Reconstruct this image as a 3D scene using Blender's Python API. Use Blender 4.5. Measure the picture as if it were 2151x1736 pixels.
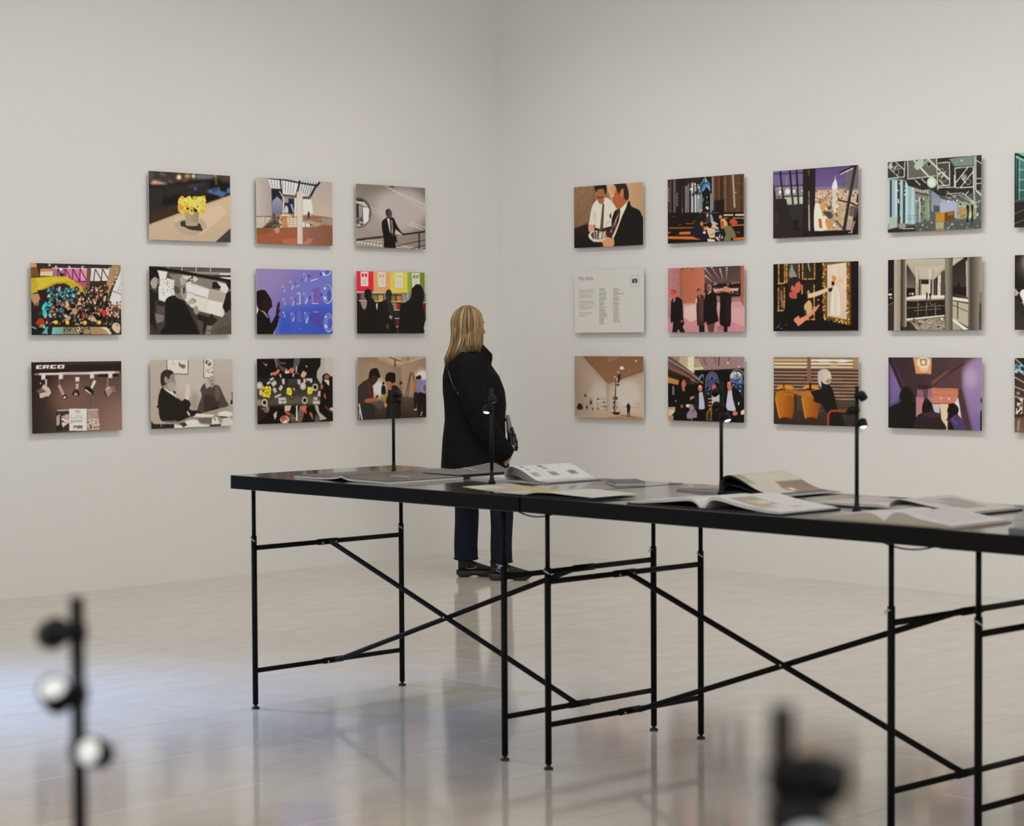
import bpy, bmesh, math, random
import numpy as np
from mathutils import Vector, Matrix

# ------------------------------------------------------------------ clear
for o in list(bpy.data.objects):
    bpy.data.objects.remove(o, do_unlink=True)
scene = bpy.context.scene
COL = scene.collection

# ------------------------------------------------------------------ camera
# room frame: the corner of the two white walls is the origin, the left wall is
# the plane y = 0 (x < 0), the right wall the plane x = 0 (y < 0), floor z = 0.
ROOM_A = 0.7750          # angle between camera right and the room's x axis
CA, SA = math.cos(ROOM_A), math.sin(ROOM_A)
CAM = Vector((-9.9512, -10.2897, 1.46))
PITCH, ROLL = 0.0364, -0.0054
FOCAL_PX = 4347.43

def to_room(v):
    return Vector((v[0] * CA + v[1] * SA, -v[0] * SA + v[1] * CA, v[2]))

cp, sp = math.cos(PITCH), math.sin(PITCH)
fwd0 = Vector((0, cp, -sp)); up0 = Vector((0, sp, cp)); rt0 = Vector((1, 0, 0))
rt1 = math.cos(ROLL) * rt0 + math.sin(ROLL) * up0
up1 = -math.sin(ROLL) * rt0 + math.cos(ROLL) * up0
RT, UP, FW = to_room(rt1), to_room(up1), to_room(fwd0)
cam_data = bpy.data.cameras.new('camera')
cam = bpy.data.objects.new('camera', cam_data)
COL.objects.link(cam)
m = Matrix((( RT.x, UP.x, -FW.x, CAM.x), (RT.y, UP.y, -FW.y, CAM.y), (RT.z, UP.z, -FW.z, CAM.z), (0, 0, 0, 1)))
cam.matrix_world = m
cam_data.sensor_fit = 'HORIZONTAL'
cam_data.sensor_width = 36.0
cam_data.lens = FOCAL_PX / 2151.0 * 36.0
cam_data.clip_start = 0.05
cam_data.clip_end = 100
cam_data.dof.use_dof = True
cam_data.dof.focus_distance = 10.4
cam_data.dof.aperture_fstop = 4.6
scene.camera = cam

def pixel_ray(px, py):
    return (FW + (px - 1075.5) / FOCAL_PX * RT - (py - 868.0) / FOCAL_PX * UP)

def pixel_on_plane(px, py, axis, value):
    d = pixel_ray(px, py)
    t = (value - CAM[axis]) / d[axis]
    return CAM + t * d

# ------------------------------------------------------------------ world, lights, exposure
vs = scene.view_settings
vs.view_transform = 'Standard'
vs.look = 'None'
vs.gamma = 1.0
vs.use_curve_mapping = False
vs.exposure = -0.26
world = bpy.data.worlds.new('world')
scene.world = world
world.use_nodes = True
wn = world.node_tree.nodes
wn['Background'].inputs[0].default_value = (0.62, 0.76, 1.0, 1)
wn['Background'].inputs[1].default_value = 0.5

def area_light(name, loc, target, sx, sy, power, color):
    d = bpy.data.lights.new(name, 'AREA')
    d.shape = 'RECTANGLE'; d.size = sx; d.size_y = sy; d.energy = power; d.color = color
    o = bpy.data.objects.new(name, d); COL.objects.link(o)
    o.location = loc
    dirv = Vector(target) - Vector(loc)
    q = dirv.to_track_quat('-Z', 'Y')
    o.rotation_euler = q.to_euler()
    return o

WARM = (1.0, 0.970, 0.930)
CEIL = 4.7
def spot_light(name, loc, target, power, color, cone, soft):
    d = bpy.data.lights.new(name, 'SPOT')
    d.energy = power; d.color = color; d.spot_size = math.radians(cone); d.spot_blend = 1.0; d.shadow_soft_size = soft
    o = bpy.data.objects.new(name, d); COL.objects.link(o)
    o.location = loc
    o.rotation_euler = (Vector(target) - Vector(loc)).to_track_quat('-Z', 'Y').to_euler()
    return o
# wall washers along both walls (the luminaire housings are built further down)
WASH_D = 2.7
WASH_L = [(-1.35, -WASH_D), (-3.0, -WASH_D), (-4.65, -WASH_D)]
WASH_R = [(-WASH_D, -1.45), (-WASH_D, -3.1), (-WASH_D, -4.75), (-WASH_D, -6.4)]
for i, (x, y) in enumerate(WASH_L):
    spot_light('washer_light', (x, y, 4.38), (x, 0.0, 0.55), 60, WARM, 88, 0.025)
for i, (x, y) in enumerate(WASH_R):
    spot_light('washer_light', (x, y, 4.38), (0.0, y, 0.55), 62 if i < 1 else 78, WARM, 88, 0.025)
# large luminous ceiling panels over the middle of the room
PANELS = [(-3.0, -3.0), (-5.9, -2.9), (-2.9, -5.9), (-6.6, -6.6)]
PANEL_W = [42, 12, 40, 6]
for (x, y), pw in zip(PANELS, PANEL_W):
    area_light('panel_light', (x, y, 4.56), (x, y, 0), 1.9, 1.9, pw, (1.0, 0.968, 0.93))
# fill light from unseen glowing bands, added on the two walls behind the camera
area_light('window_light', (-6.0, -12.70, 3.1), (-6.0, 0, 2.0), 7.0, 1.9, 106, (1.0, 0.985, 0.965))
area_light('window_light', (-12.50, -6.0, 3.1), (0, -6.0, 2.0), 7.0, 1.9, 106, (1.0, 0.985, 0.965))
# daylight outside the glazed door in the left wall
day = area_light('daylight', (-7.35, 1.7, 2.9), (-5.95, -1.75, 0.0), 1.3, 1.3, 108, (0.28, 0.48, 1.0))
day.data.spread = math.radians(38)

# ------------------------------------------------------------------ helpers
def srgb(h):
    if isinstance(h, str):
        c = [int(h[i:i + 2], 16) / 255 for i in (0, 2, 4)]
    else:
        c = [v / 255 for v in h]
    return [v / 12.92 if v <= 0.04045 else ((v + 0.055) / 1.055) ** 2.4 for v in c]

def link(o, parent=None):
    COL.objects.link(o)
    if parent is not None:
        o.parent = parent
    return o

def tag(o, label=None, cat=None, group=None, kind=None):
    if label: o['label'] = label
    if cat: o['category'] = cat
    if group: o['group'] = group
    if kind: o['kind'] = kind
    return o

def thing(name, loc=(0, 0, 0), rz=0.0, label=None, cat=None, group=None):
    o = bpy.data.objects.new(name, None)
    o.empty_display_size = 0.1
    COL.objects.link(o)
    o.location = loc; o.rotation_euler = (0, 0, rz)
    return tag(o, label, cat, group)

def mesh_obj(name, verts, faces, mat, parent=None, smooth=False):
    me = bpy.data.meshes.new(name)
    me.from_pydata([tuple(v) for v in verts], [], faces)
    me.update()
    if smooth:
        me.polygons.foreach_set('use_smooth', [True] * len(me.polygons))
    if mat is not None:
        me.materials.append(mat)
    o = bpy.data.objects.new(name, me)
    return link(o, parent)

class MB:
    """collects shapes into one mesh"""
    def __init__(s):
        s.v = []; s.f = []; s.sm = []
    def add(s, v, f, smooth=False):
        n = len(s.v)
        s.v += [tuple(p) for p in v]
        s.f += [tuple(i + n for i in q) for q in f]
        s.sm += [smooth] * len(f)
        return s
    def box(s, x0, x1, y0, y1, z0, z1):
        v = [(x0, y0, z0), (x1, y0, z0), (x1, y1, z0), (x0, y1, z0), (x0, y0, z1), (x1, y0, z1), (x1, y1, z1), (x0, y1, z1)]
        f = [(0, 3, 2, 1), (4, 5, 6, 7), (0, 1, 5, 4), (1, 2, 6, 5), (2, 3, 7, 6), (3, 0, 4, 7)]
        return s.add(v, f)
    def cbox(s, x0, x1, y0, y1, z0, z1, c):
        """box with chamfered edges"""
        bm = bmesh.new()
        bmesh.ops.create_cube(bm, size=1)
        for q in bm.verts:
            q.co = Vector(((x0 + x1) / 2 + q.co.x * (x1 - x0), (y0 + y1) / 2 + q.co.y * (y1 - y0), (z0 + z1) / 2 + q.co.z * (z1 - z0)))
        bmesh.ops.bevel(bm, geom=list(bm.edges), offset=c, segments=1, affect='EDGES')
        bm.verts.index_update()
        s.add([q.co[:] for q in bm.verts], [[q.index for q in fa.verts] for fa in bm.faces])
        bm.free()
        return s
    def tube(s, pts, r, seg=10, cap=True, flat=1.0):
        pts = [Vector(p) for p in pts]
        n = len(pts)
        rr = r if isinstance(r, (list, tuple)) else [r] * n
        t0 = (pts[1] - pts[0]).normalized()
        a = Vector((0, 0, 1)) if abs(t0.z) < 0.9 else Vector((1, 0, 0))
        nrm = t0.cross(a).normalized()
        v = []; f = []
        for i in range(n):
            t = (pts[min(i + 1, n - 1)] - pts[max(i - 1, 0)]).normalized()
            nrm = (nrm - t * nrm.dot(t)).normalized()
            b = t.cross(nrm)
            for k in range(seg):
                an = 2 * math.pi * k / seg
                v.append(pts[i] + rr[i] * (math.cos(an) * nrm + flat * math.sin(an) * b))
        for i in range(n - 1):
            for k in range(seg):
                k2 = (k + 1) % seg
                f.append((i * seg + k, i * seg + k2, (i + 1) * seg + k2, (i + 1) * seg + k))
        s.add(v, f, True)
        if cap:
            m_ = len(s.v) - n * seg
            s.f.append(tuple(m_ + k for k in reversed(range(seg)))); s.sm.append(False)
            s.f.append(tuple(m_ + (n - 1) * seg + k for k in range(seg))); s.sm.append(False)
        return s
    def lathe(s, prof, seg=16, origin=(0, 0, 0), axis=(0, 0, 1)):
        """prof: list of (radius, height along axis)"""
        ax = Vector(axis).normalized()
        a = Vector((1, 0, 0)) if abs(ax.x) < 0.9 else Vector((0, 1, 0))
        e1 = ax.cross(a).normalized(); e2 = ax.cross(e1)
        o = Vector(origin)
        v = []; f = []
        for (r, h) in prof:
            for k in range(seg):
                an = 2 * math.pi * k / seg
                v.append(o + ax * h + r * (math.cos(an) * e1 + math.sin(an) * e2))
        for i in range(len(prof) - 1):
            for k in range(seg):
                k2 = (k + 1) % seg
                f.append((i * seg + k, i * seg + k2, (i + 1) * seg + k2, (i + 1) * seg + k))
        f.append(tuple(reversed(range(seg))))
        f.append(tuple((len(prof) - 1) * seg + k for k in range(seg)))
        return s.add(v, f, True)
    def ball(s, c, rx, ry=None, rz=None, seg=16, rings=10, rot=None):
        ry = rx if ry is None else ry
        rz = rx if rz is None else rz
        v = []; f = []
        c = Vector(c)
        for i in range(1, rings):
            th = math.pi * i / rings
            for k in range(seg):
                an = 2 * math.pi * k / seg
                p = Vector((rx * math.sin(th) * math.cos(an), ry * math.sin(th) * math.sin(an), rz * math.cos(th)))
                v.append(c + (rot @ p if rot else p))
        top = len(v); p = Vector((0, 0, rz)); v.append(c + (rot @ p if rot else p))
        bot = len(v); p = Vector((0, 0, -rz)); v.append(c + (rot @ p if rot else p))
        for i in range(rings - 2):
            for k in range(seg):
                k2 = (k + 1) % seg
                f.append((i * seg + k, (i + 1) * seg + k, (i + 1) * seg + k2, i * seg + k2))
        for k in range(seg):
            k2 = (k + 1) % seg
            f.append((top, k, k2))
            f.append((bot, (rings - 2) * seg + k2, (rings - 2) * seg + k))
        return s.add(v, f, True)
    def loft(s, rings, cap=True, smooth=True):
        n = len(rings[0]); v = []; f = []
        for r in rings: v += [Vector(p) for p in r]
        for i in range(len(rings) - 1):
            for k in range(n):
                k2 = (k + 1) % n
                f.append((i * n + k, i * n + k2, (i + 1) * n + k2, (i + 1) * n + k))
        if cap:
            f.append(tuple(reversed(range(n))))
            f.append(tuple((len(rings) - 1) * n + k for k in range(n)))
        return s.add(v, f, smooth)
    def build(s, name, mat, parent=None):
        o = mesh_obj(name, s.v, s.f, mat, parent)
        o.data.polygons.foreach_set('use_smooth', s.sm)
        return o

def copy_tree(o, parent=None):
    c = o.copy()
    COL.objects.link(c)
    c.parent = parent
    for ch in o.children:
        copy_tree(ch, c)
    return c

# ------------------------------------------------------------------ materials
def material(name, color, rough=0.5, metal=0.0, spec=0.5, noise=0.0, nscale=20.0, bump=0.0, bscale=60.0, emission=None, estr=0.0, coat=0.0):
    mt = bpy.data.materials.new(name)
    mt.use_nodes = True
    nt = mt.node_tree
    b = nt.nodes['Principled BSDF']
    col = list(color) + [1.0]
    b.inputs['Roughness'].default_value = rough
    b.inputs['Metallic'].default_value = metal
    b.inputs['Specular IOR Level'].default_value = spec
    if coat:
        b.inputs['Coat Weight'].default_value = coat
        b.inputs['Coat Roughness'].default_value = 0.1
    tc = nt.nodes.new('ShaderNodeTexCoord')
    nz = nt.nodes.new('ShaderNodeTexNoise')
    nz.inputs['Scale'].default_value = nscale
    nz.inputs['Detail'].default_value = 4.0
    nt.links.new(tc.outputs['Object'], nz.inputs['Vector'])
    mx = nt.nodes.new('ShaderNodeMix'); mx.data_type = 'RGBA'
    mx.inputs['A'].default_value = [c * (1 - noise) for c in color] + [1]
    mx.inputs['B'].default_value = [min(1, c * (1 + noise)) for c in color] + [1]
    nt.links.new(nz.outputs['Fac'], mx.inputs['Factor'])
    nt.links.new(mx.outputs['Result'], b.inputs['Base Color'])
    if bump:
        n2 = nt.nodes.new('ShaderNodeTexNoise'); n2.inputs['Scale'].default_value = bscale; n2.inputs['Detail'].default_value = 3
        nt.links.new(tc.outputs['Object'], n2.inputs['Vector'])
        bp = nt.nodes.new('ShaderNodeBump'); bp.inputs['Strength'].default_value = bump; bp.inputs['Distance'].default_value = 0.01
        nt.links.new(n2.outputs['Fac'], bp.inputs['Height'])
        nt.links.new(bp.outputs['Normal'], b.inputs['Normal'])
    if emission:
        b.inputs['Emission Color'].default_value = list(emission) + [1]
        b.inputs['Emission Strength'].default_value = estr
    return mt

def attribute_material(name, attr, rough=0.5, spec=0.5):
    mt = bpy.data.materials.new(name)
    mt.use_nodes = True
    nt = mt.node_tree
    b = nt.nodes['Principled BSDF']
    b.inputs['Roughness'].default_value = rough
    b.inputs['Specular IOR Level'].default_value = spec
    at = nt.nodes.new('ShaderNodeAttribute'); at.attribute_name = attr
    tc = nt.nodes.new('ShaderNodeTexCoord')
    nz = nt.nodes.new('ShaderNodeTexNoise'); nz.inputs['Scale'].default_value = 900.0
    nt.links.new(tc.outputs['Object'], nz.inputs['Vector'])
    hs = nt.nodes.new('ShaderNodeMix'); hs.data_type = 'RGBA'; hs.blend_type = 'OVERLAY'
    hs.inputs['Factor'].default_value = 0.06
    nt.links.new(at.outputs['Color'], hs.inputs['A'])
    nt.links.new(nz.outputs['Fac'], hs.inputs['B'])
    nt.links.new(hs.outputs['Result'], b.inputs['Base Color'])
    return mt

M = {}
M['wall'] = material('white_wall_paint', (0.80, 0.79, 0.765), 0.85, spec=0.15, noise=0.012, nscale=1.3, bump=0.05, bscale=90)
M['ceiling'] = material('white_ceiling_paint', (0.80, 0.795, 0.78), 0.9, spec=0.1, noise=0.01)
M['table_top'] = material('dark_linoleum', (0.026, 0.025, 0.025), 0.08, spec=0.8, noise=0.06, nscale=60)
M['table_edge'] = material('dark_edge_band', (0.0055, 0.0053, 0.0054), 0.6, spec=0.12, noise=0.05, nscale=40)
M['steel_black'] = material('black_powder_coated_steel', (0.0065, 0.006, 0.0056), 0.55, spec=0.09, noise=0.08, nscale=80)
M['steel'] = material('bare_steel_bolt', (0.62, 0.60, 0.57), 0.3, metal=0.9, noise=0.05)
M['rubber'] = material('black_rubber', (0.012, 0.012, 0.012), 0.7, noise=0.1)
M['lamp_black'] = material('black_lamp_metal', (0.0085, 0.008, 0.0078), 0.42, spec=0.2, noise=0.08, nscale=90)
M['lamp_lens'] = material('lit_lamp_lens', (0.9, 0.9, 0.9), 0.3, emission=(1.0, 0.97, 0.93), estr=2.6)
M['lamp_lens_dim'] = material('lit_lamp_lens_off_axis', (0.6, 0.62, 0.6), 0.4, emission=(0.95, 1.0, 0.96), estr=0.60)
M['lamp_lens_off'] = material('glass_lamp_lens', (0.30, 0.30, 0.32), 0.12, spec=0.8, noise=0.05)
M['panel_board'] = material('white_print_board', (0.74, 0.735, 0.72), 0.6, noise=0.02)
M['hanger'] = material('grey_wall_hanger', (0.30, 0.29, 0.28), 0.7, noise=0.05)
M['print'] = attribute_material('photographic_print', 'col', 0.45, 0.2)
M['paper_print'] = attribute_material('printed_paper', 'col', 0.38, 0.45)
M['paper_edge'] = material('paper_block_edge', (0.70, 0.68, 0.66), 0.8, spec=0.2, noise=0.10, nscale=400)
M['cover_black'] = material('black_book_cover', (0.014, 0.0135, 0.0135), 0.4, noise=0.05)
M['cover_grey'] = material('dark_grey_magazine_cover', (0.075, 0.071, 0.066), 0.42, noise=0.06, nscale=30)
M['cover_beige'] = material('beige_cloth_cover', (0.36, 0.32, 0.27), 0.75, noise=0.08, nscale=200)
M['cover_pale'] = material('pale_grey_cover', (0.42, 0.42, 0.44), 0.4, noise=0.05)
M['ink_white'] = material('white_printed_ink', (0.72, 0.70, 0.68), 0.5, noise=0.02)
M['ink_dark'] = material('dark_printed_ink', (0.05, 0.048, 0.045), 0.6, noise=0.02)
M['ink_grey'] = material('grey_printed_ink', (0.20, 0.195, 0.19), 0.6, noise=0.02)
M['ink_pink'] = material('pale_pink_printed_ink', (0.62, 0.50, 0.48), 0.6, noise=0.02)
M['luminaire'] = material('white_luminaire_housing', (0.7, 0.7, 0.69), 0.5, noise=0.02)
M['diffuser'] = material('luminaire_diffuser', (0.9, 0.9, 0.88), 0.5, emission=(1, 0.96, 0.9), estr=2.0)
M['frame_metal'] = material('grey_door_frame', (0.25, 0.25, 0.26), 0.4, metal=0.6, noise=0.03)

M['frosted'] = material('frosted_window_pane', (0.8, 0.8, 0.8), 0.5, emission=(1, 0.99, 0.97), estr=1.0)  # glow of the added fill bands behind the camera

def glass_material():
    mt = bpy.data.materials.new('door_glass')
    mt.use_nodes = True
    nt = mt.node_tree
    nt.nodes.remove(nt.nodes['Principled BSDF'])
    out = nt.nodes['Material Output']
    tr = nt.nodes.new('ShaderNodeBsdfTransparent'); tr.inputs[0].default_value = (0.95, 0.97, 0.98, 1)
    gl = nt.nodes.new('ShaderNodeBsdfGlossy'); gl.inputs['Roughness'].default_value = 0.02
    fr = nt.nodes.new('ShaderNodeFresnel'); fr.inputs['IOR'].default_value = 1.45
    mx = nt.nodes.new('ShaderNodeMixShader')
    nt.links.new(fr.outputs[0], mx.inputs[0]); nt.links.new(tr.outputs[0], mx.inputs[1]); nt.links.new(gl.outputs[0], mx.inputs[2])
    nt.links.new(mx.outputs[0], out.inputs[0])
    return mt
M['glass'] = glass_material()

def floor_material(name, c0, c1):
    mt = bpy.data.materials.new(name)
    mt.use_nodes = True
    nt = mt.node_tree
    N = nt.nodes; Lk = nt.links.new
    b = N['Principled BSDF']
    tc = N.new('ShaderNodeTexCoord')
    geo = N.new('ShaderNodeNewGeometry')
    oi = N.new('ShaderNodeObjectInfo')
    # position in the room plus a per-tile jump, so the veins stop at the joints
    mp = N.new('ShaderNodeMapping'); mp.inputs['Scale'].default_value = (2.6, 4.6, 1.0)
    jump = N.new('ShaderNodeVectorMath'); jump.operation = 'SCALE'
    comb = N.new('ShaderNodeCombineXYZ')
    Lk(oi.outputs['Random'], comb.inputs[0]); Lk(oi.outputs['Random'], comb.inputs[1])
    Lk(comb.outputs[0], jump.inputs[0]); jump.inputs['Scale'].default_value = 9.0
    ad = N.new('ShaderNodeVectorMath'); ad.operation = 'ADD'
    Lk(geo.outputs['Position'], ad.inputs[0]); Lk(jump.outputs[0], ad.inputs[1])
    Lk(ad.outputs[0], mp.inputs['Vector'])
    n1 = N.new('ShaderNodeTexNoise'); n1.inputs['Scale'].default_value = 1.7; n1.inputs['Detail'].default_value = 6; n1.inputs['Roughness'].default_value = 0.62
    Lk(mp.outputs[0], n1.inputs['Vector'])
    mx = N.new('ShaderNodeMix'); mx.data_type = 'RGBA'
    mx.inputs['A'].default_value = list(c0) + [1]; mx.inputs['B'].default_value = list(c1) + [1]
    rp = N.new('ShaderNodeValToRGB'); rp.color_ramp.elements[0].position = 0.32; rp.color_ramp.elements[1].position = 0.70
    Lk(n1.outputs['Fac'], rp.inputs[0]); Lk(rp.outputs[0], mx.inputs['Factor'])
    # tile to tile tone
    tone = N.new('ShaderNodeMapRange'); tone.inputs['To Min'].default_value = 0.975; tone.inputs['To Max'].default_value = 1.02
    Lk(oi.outputs['Random'], tone.inputs['Value'])
    mul = N.new('ShaderNodeVectorMath'); mul.operation = 'SCALE'
    Lk(mx.outputs['Result'], mul.inputs[0]); Lk(tone.outputs[0], mul.inputs['Scale'])
    # thin dark veins and pits
    mp2 = N.new('ShaderNodeMapping'); mp2.inputs['Scale'].default_value = (13.0, 24.0, 1.0)
    Lk(ad.outputs[0], mp2.inputs['Vector'])
    n2 = N.new('ShaderNodeTexNoise'); n2.inputs['Scale'].default_value = 1.6; n2.inputs['Detail'].default_value = 8; n2.inputs['Roughness'].default_value = 0.7; n2.inputs['Distortion'].default_value = 0.5
    Lk(mp2.outputs[0], n2.inputs['Vector'])
    rv = N.new('ShaderNodeValToRGB'); rv.color_ramp.elements[0].position = 0.27; rv.color_ramp.elements[1].position = 0.315
    rv.color_ramp.elements[0].color = (0.42, 0.38, 0.34, 1); rv.color_ramp.elements[1].color = (1, 1, 1, 1)
    Lk(n2.outputs['Fac'], rv.inputs[0])
    mm = N.new('ShaderNodeMix'); mm.data_type = 'RGBA'; mm.blend_type = 'MULTIPLY'; mm.inputs['Factor'].default_value = 0.85
    Lk(mul.outputs[0], mm.inputs['A']); Lk(rv.outputs[0], mm.inputs['B'])
    Lk(mm.outputs['Result'], b.inputs['Base Color'])
    # polish worn unevenly
    n3 = N.new('ShaderNodeTexNoise'); n3.inputs['Scale'].default_value = 1.1; n3.inputs['Detail'].default_value = 5
    Lk(geo.outputs['Position'], n3.inputs['Vector'])
    rr = N.new('ShaderNodeMapRange'); rr.inputs['To Min'].default_value = 0.065; rr.inputs['To Max'].default_value = 0.125
    Lk(n3.outputs['Fac'], rr.inputs['Value']); Lk(rr.outputs[0], b.inputs['Roughness'])
    b.inputs['Specular IOR Level'].default_value = 0.5
    n4 = N.new('ShaderNodeTexNoise'); n4.inputs['Scale'].default_value = 14; n4.inputs['Detail'].default_value = 2
    Lk(mp.outputs[0], n4.inputs['Vector'])
    bp = N.new('ShaderNodeBump'); bp.inputs['Strength'].default_value = 0.012; bp.inputs['Distance'].default_value = 0.01
    Lk(n4.outputs['Fac'], bp.inputs['Height']); Lk(bp.outputs[0], b.inputs['Normal'])
    return mt
M['floor'] = floor_material('polished_travertine', (0.595, 0.54, 0.465), (0.665, 0.612, 0.538))
M['floor_yellow'] = floor_material('yellowish_travertine', (0.565, 0.50, 0.375), (0.64, 0.58, 0.46))
M['mortar'] = material('floor_joint_mortar', (0.33, 0.30, 0.26), 0.8, noise=0.1)

# ------------------------------------------------------------------ the room
XW, YW = -12.6, -12.8
floor = MB().box(XW, 0, YW, 0, -0.06, -0.004).build('floor', M['mortar'])
tag(floor, kind='structure')
TX, TY, JT = 0.84, 0.56, 0.0016
def tile_mesh(w, d):
    mb = MB(); c = 0.0012
    x0, x1, y0, y1 = -w / 2 + JT / 2, w / 2 - JT / 2, -d / 2 + JT / 2, d / 2 - JT / 2
    v = [(x0, y0, -0.004), (x1, y0, -0.004), (x1, y1, -0.004), (x0, y1, -0.004),
         (x0, y0, -c / 2), (x1, y0, -c / 2), (x1, y1, -c / 2), (x0, y1, -c / 2),
         (x0 + c, y0 + c, 0), (x1 - c, y0 + c, 0), (x1 - c, y1 - c, 0), (x0 + c, y1 - c, 0)]
    f = [(8, 9, 10, 11)]
    for k in range(4):
        k2 = (k + 1) % 4
        f += [(k, k2, 4 + k2, 4 + k), (4 + k, 4 + k2, 8 + k2, 8 + k)]
    return v, f
tiles = []
row = 0
y = 0.0
rows_y = [-0.40 - 0.56 * i for i in range(-1, 23)]
edges_y = [0.0] + [v for v in rows_y if YW < v < -0.05] + [YW]
for r in range(len(edges_y) - 1):
    y1, y0 = edges_y[r], edges_y[r + 1]
    off = (-2.30 + 0.42 * (r - 5)) % TX
    xs = [0.0] + [off - TX * k for k in range(0, 17) if XW < off - TX * k < -0.06] + [XW]
    for i in range(len(xs) - 1):
        tiles.append((xs[i + 1], xs[i], y0, y1))
def tile_score(t):
    c = Vector(((t[0] + t[1]) / 2, (t[2] + t[3]) / 2, 0)) - CAM
    dpt = c.dot(FW)
    if dpt < 2: return 99
    px = c.dot(RT) / dpt * FOCAL_PX
    py = -c.dot(UP) / dpt * FOCAL_PX
    if abs(px) > 1250 or py > 1000: return 50 + abs(px) / 1000
    return dpt
tiles.sort(key=tile_score)
tile_cache = {}
rest = MB()
for i, t in enumerate(tiles):
    w, d = round(t[1] - t[0], 3), round(t[3] - t[2], 3)
    if i < 290 and tile_score(t) < 60:
        if (w, d) not in tile_cache:
            v, f = tile_mesh(w, d)
            me = bpy.data.meshes.new('tile'); me.from_pydata(v, [], f); me.update(); me.materials.append(M['floor'])
            tile_cache[(w, d)] = me
        me = tile_cache[(w, d)]
        cx, cy = (t[0] + t[1]) / 2, (t[2] + t[3]) / 2
        if abs(cx + 4.05) < 0.42 and abs(cy + 4.04) < 0.28:
            me = me.copy(); me.materials.clear(); me.materials.append(M['floor_yellow'])
        o = bpy.data.objects.new('tile', me)
        o.location = (cx, cy, 0)
        link(o, floor)
    else:
        v, f = tile_mesh(w, d)
        cx, cy = (t[0] + t[1]) / 2, (t[2] + t[3]) / 2
        rest.add([(p[0] + cx, p[1] + cy, p[2]) for p in v], f)
o = rest.build('tile', M['floor'], floor)
o['kind'] = 'stuff'

# walls (the left one is pierced by a glazed door beyond the picture's left edge)
DX0, DX1, DH = -7.9, -5.25, 2.75
wl = MB().box(DX1, 0.2, 0, 0.2, -0.06, CEIL).box(XW - 0.2, DX0, 0, 0.2, -0.06, CEIL).box(DX0, DX1, 0, 0.2, DH, CEIL)
tag(wl.build('wall_left', M['wall']), kind='structure')
tag(MB().box(0, 0.2, YW - 0.2, 0, -0.06, CEIL).build('wall_right', M['wall']), kind='structure')
tag(MB().box(XW - 0.2, XW, YW - 0.2, 0, -0.06, CEIL).build('wall_far_side', M['wall']), kind='structure')
tag(MB().box(XW, 0, YW - 0.2, YW, -0.06, CEIL).build('wall_behind', M['wall']), kind='structure')
tag(MB().box(XW - 0.2, 0.2, YW - 0.2, 0.2, CEIL, CEIL + 0.2).build('ceiling', M['ceiling']), kind='structure')
door = tag(thing('door_1', (DX0, 0.1, 0)), kind='structure')
W_ = DX1 - DX0
fm = MB().box(0, 0.06, -0.05, 0.05, 0, DH).box(W_ - 0.06, W_, -0.05, 0.05, 0, DH).box(0.06, W_ - 0.06, -0.05, 0.05, DH - 0.06, DH).box(W_ / 2 - 0.03, W_ / 2 + 0.03, -0.05, 0.05, 0, DH - 0.06)
fm.build('frame', M['frame_metal'], door)
for k in range(2):
    MB().box(0.06 + k * (W_ / 2 - 0.03), W_ / 2 - 0.03 + k * (W_ / 2 - 0.03), -0.006, 0.006, 0.0, DH - 0.06).build('pane', M['glass'], door)
# added glowing bands for the fill light, shaped like frosted windows, out of view
for n_, (loc_, rz_) in enumerate((((-6.0, YW, 2.1), 0.0), ((XW, -6.0, 2.1), -math.pi / 2))):
    wd = tag(thing('window_%d' % (n_ + 1), loc_, rz_), kind='structure')
    MB().box(-3.6, 3.6, 0.0, 0.05, 0.0, 0.06).box(-3.6, 3.6, 0.0, 0.05, 1.94, 2.0).box(-3.6, -3.54, 0, 0.05, 0.06, 1.94).box(3.54, 3.6, 0, 0.05, 0.06, 1.94).build('frame', M['frame_metal'], wd)
    for k in range(4):
        MB().box(-3.53 + k * 1.77, -3.53 + k * 1.77 + 1.75, 0.005, 0.02, 0.06, 1.94).build('pane', M['frosted'], wd)
# ground outside the door
tag(MB().box(DX0 - 2, DX1 + 2, 0.2, 5, -0.06, -0.01).build('floor_outside', M['mortar']), kind='structure')

# luminaires on the ceiling
def washer(x, y, toward, label):
    t = thing('wall_washer', (x, y, CEIL), 0, label, 'ceiling light', 'wall washers on the ceiling')
    MB().lathe([(0.05, 0), (0.05, -0.02), (0.015, -0.025), (0.015, -0.20)], 12).build('stem', M['luminaire'], t)
    d = Vector((toward[0], toward[1], -1.15)).normalized()
    s = Vector((toward[1], toward[0], 0)).normalized()
    n = d.cross(s)
    c = Vector((0, 0, -0.25)) - d * 0.03
    v = []
    for a in (-0.10, 0.06):
        for (i, j) in ((-1, -1), (1, -1), (1, 1), (-1, 1)):
            v.append(c + d * a + s * 0.23 * i + n * 0.10 * j)
    f = [(0, 3, 2, 1), (0, 1, 5, 4), (1, 2, 6, 5), (2, 3, 7, 6), (3, 0, 4, 7), (4, 5, 6, 7)]
    MB().add(v, f).build('housing', M['luminaire'], t)
for i, (x, y) in enumerate(WASH_L):
    washer(x, y, (0, 1), 'white ceiling washer facing the left wall, %s from the corner' % ('first', 'second', 'third')[i])
for i, (x, y) in enumerate(WASH_R):
    washer(x, y, (1, 0), 'white ceiling washer facing the right wall, %s from the corner' % ('first', 'second', 'third', 'fourth')[i])
PANEL_AT = ('in the corner of the two walls', 'beside the left wall', 'beside the right wall', 'nearest the camera')
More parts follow.
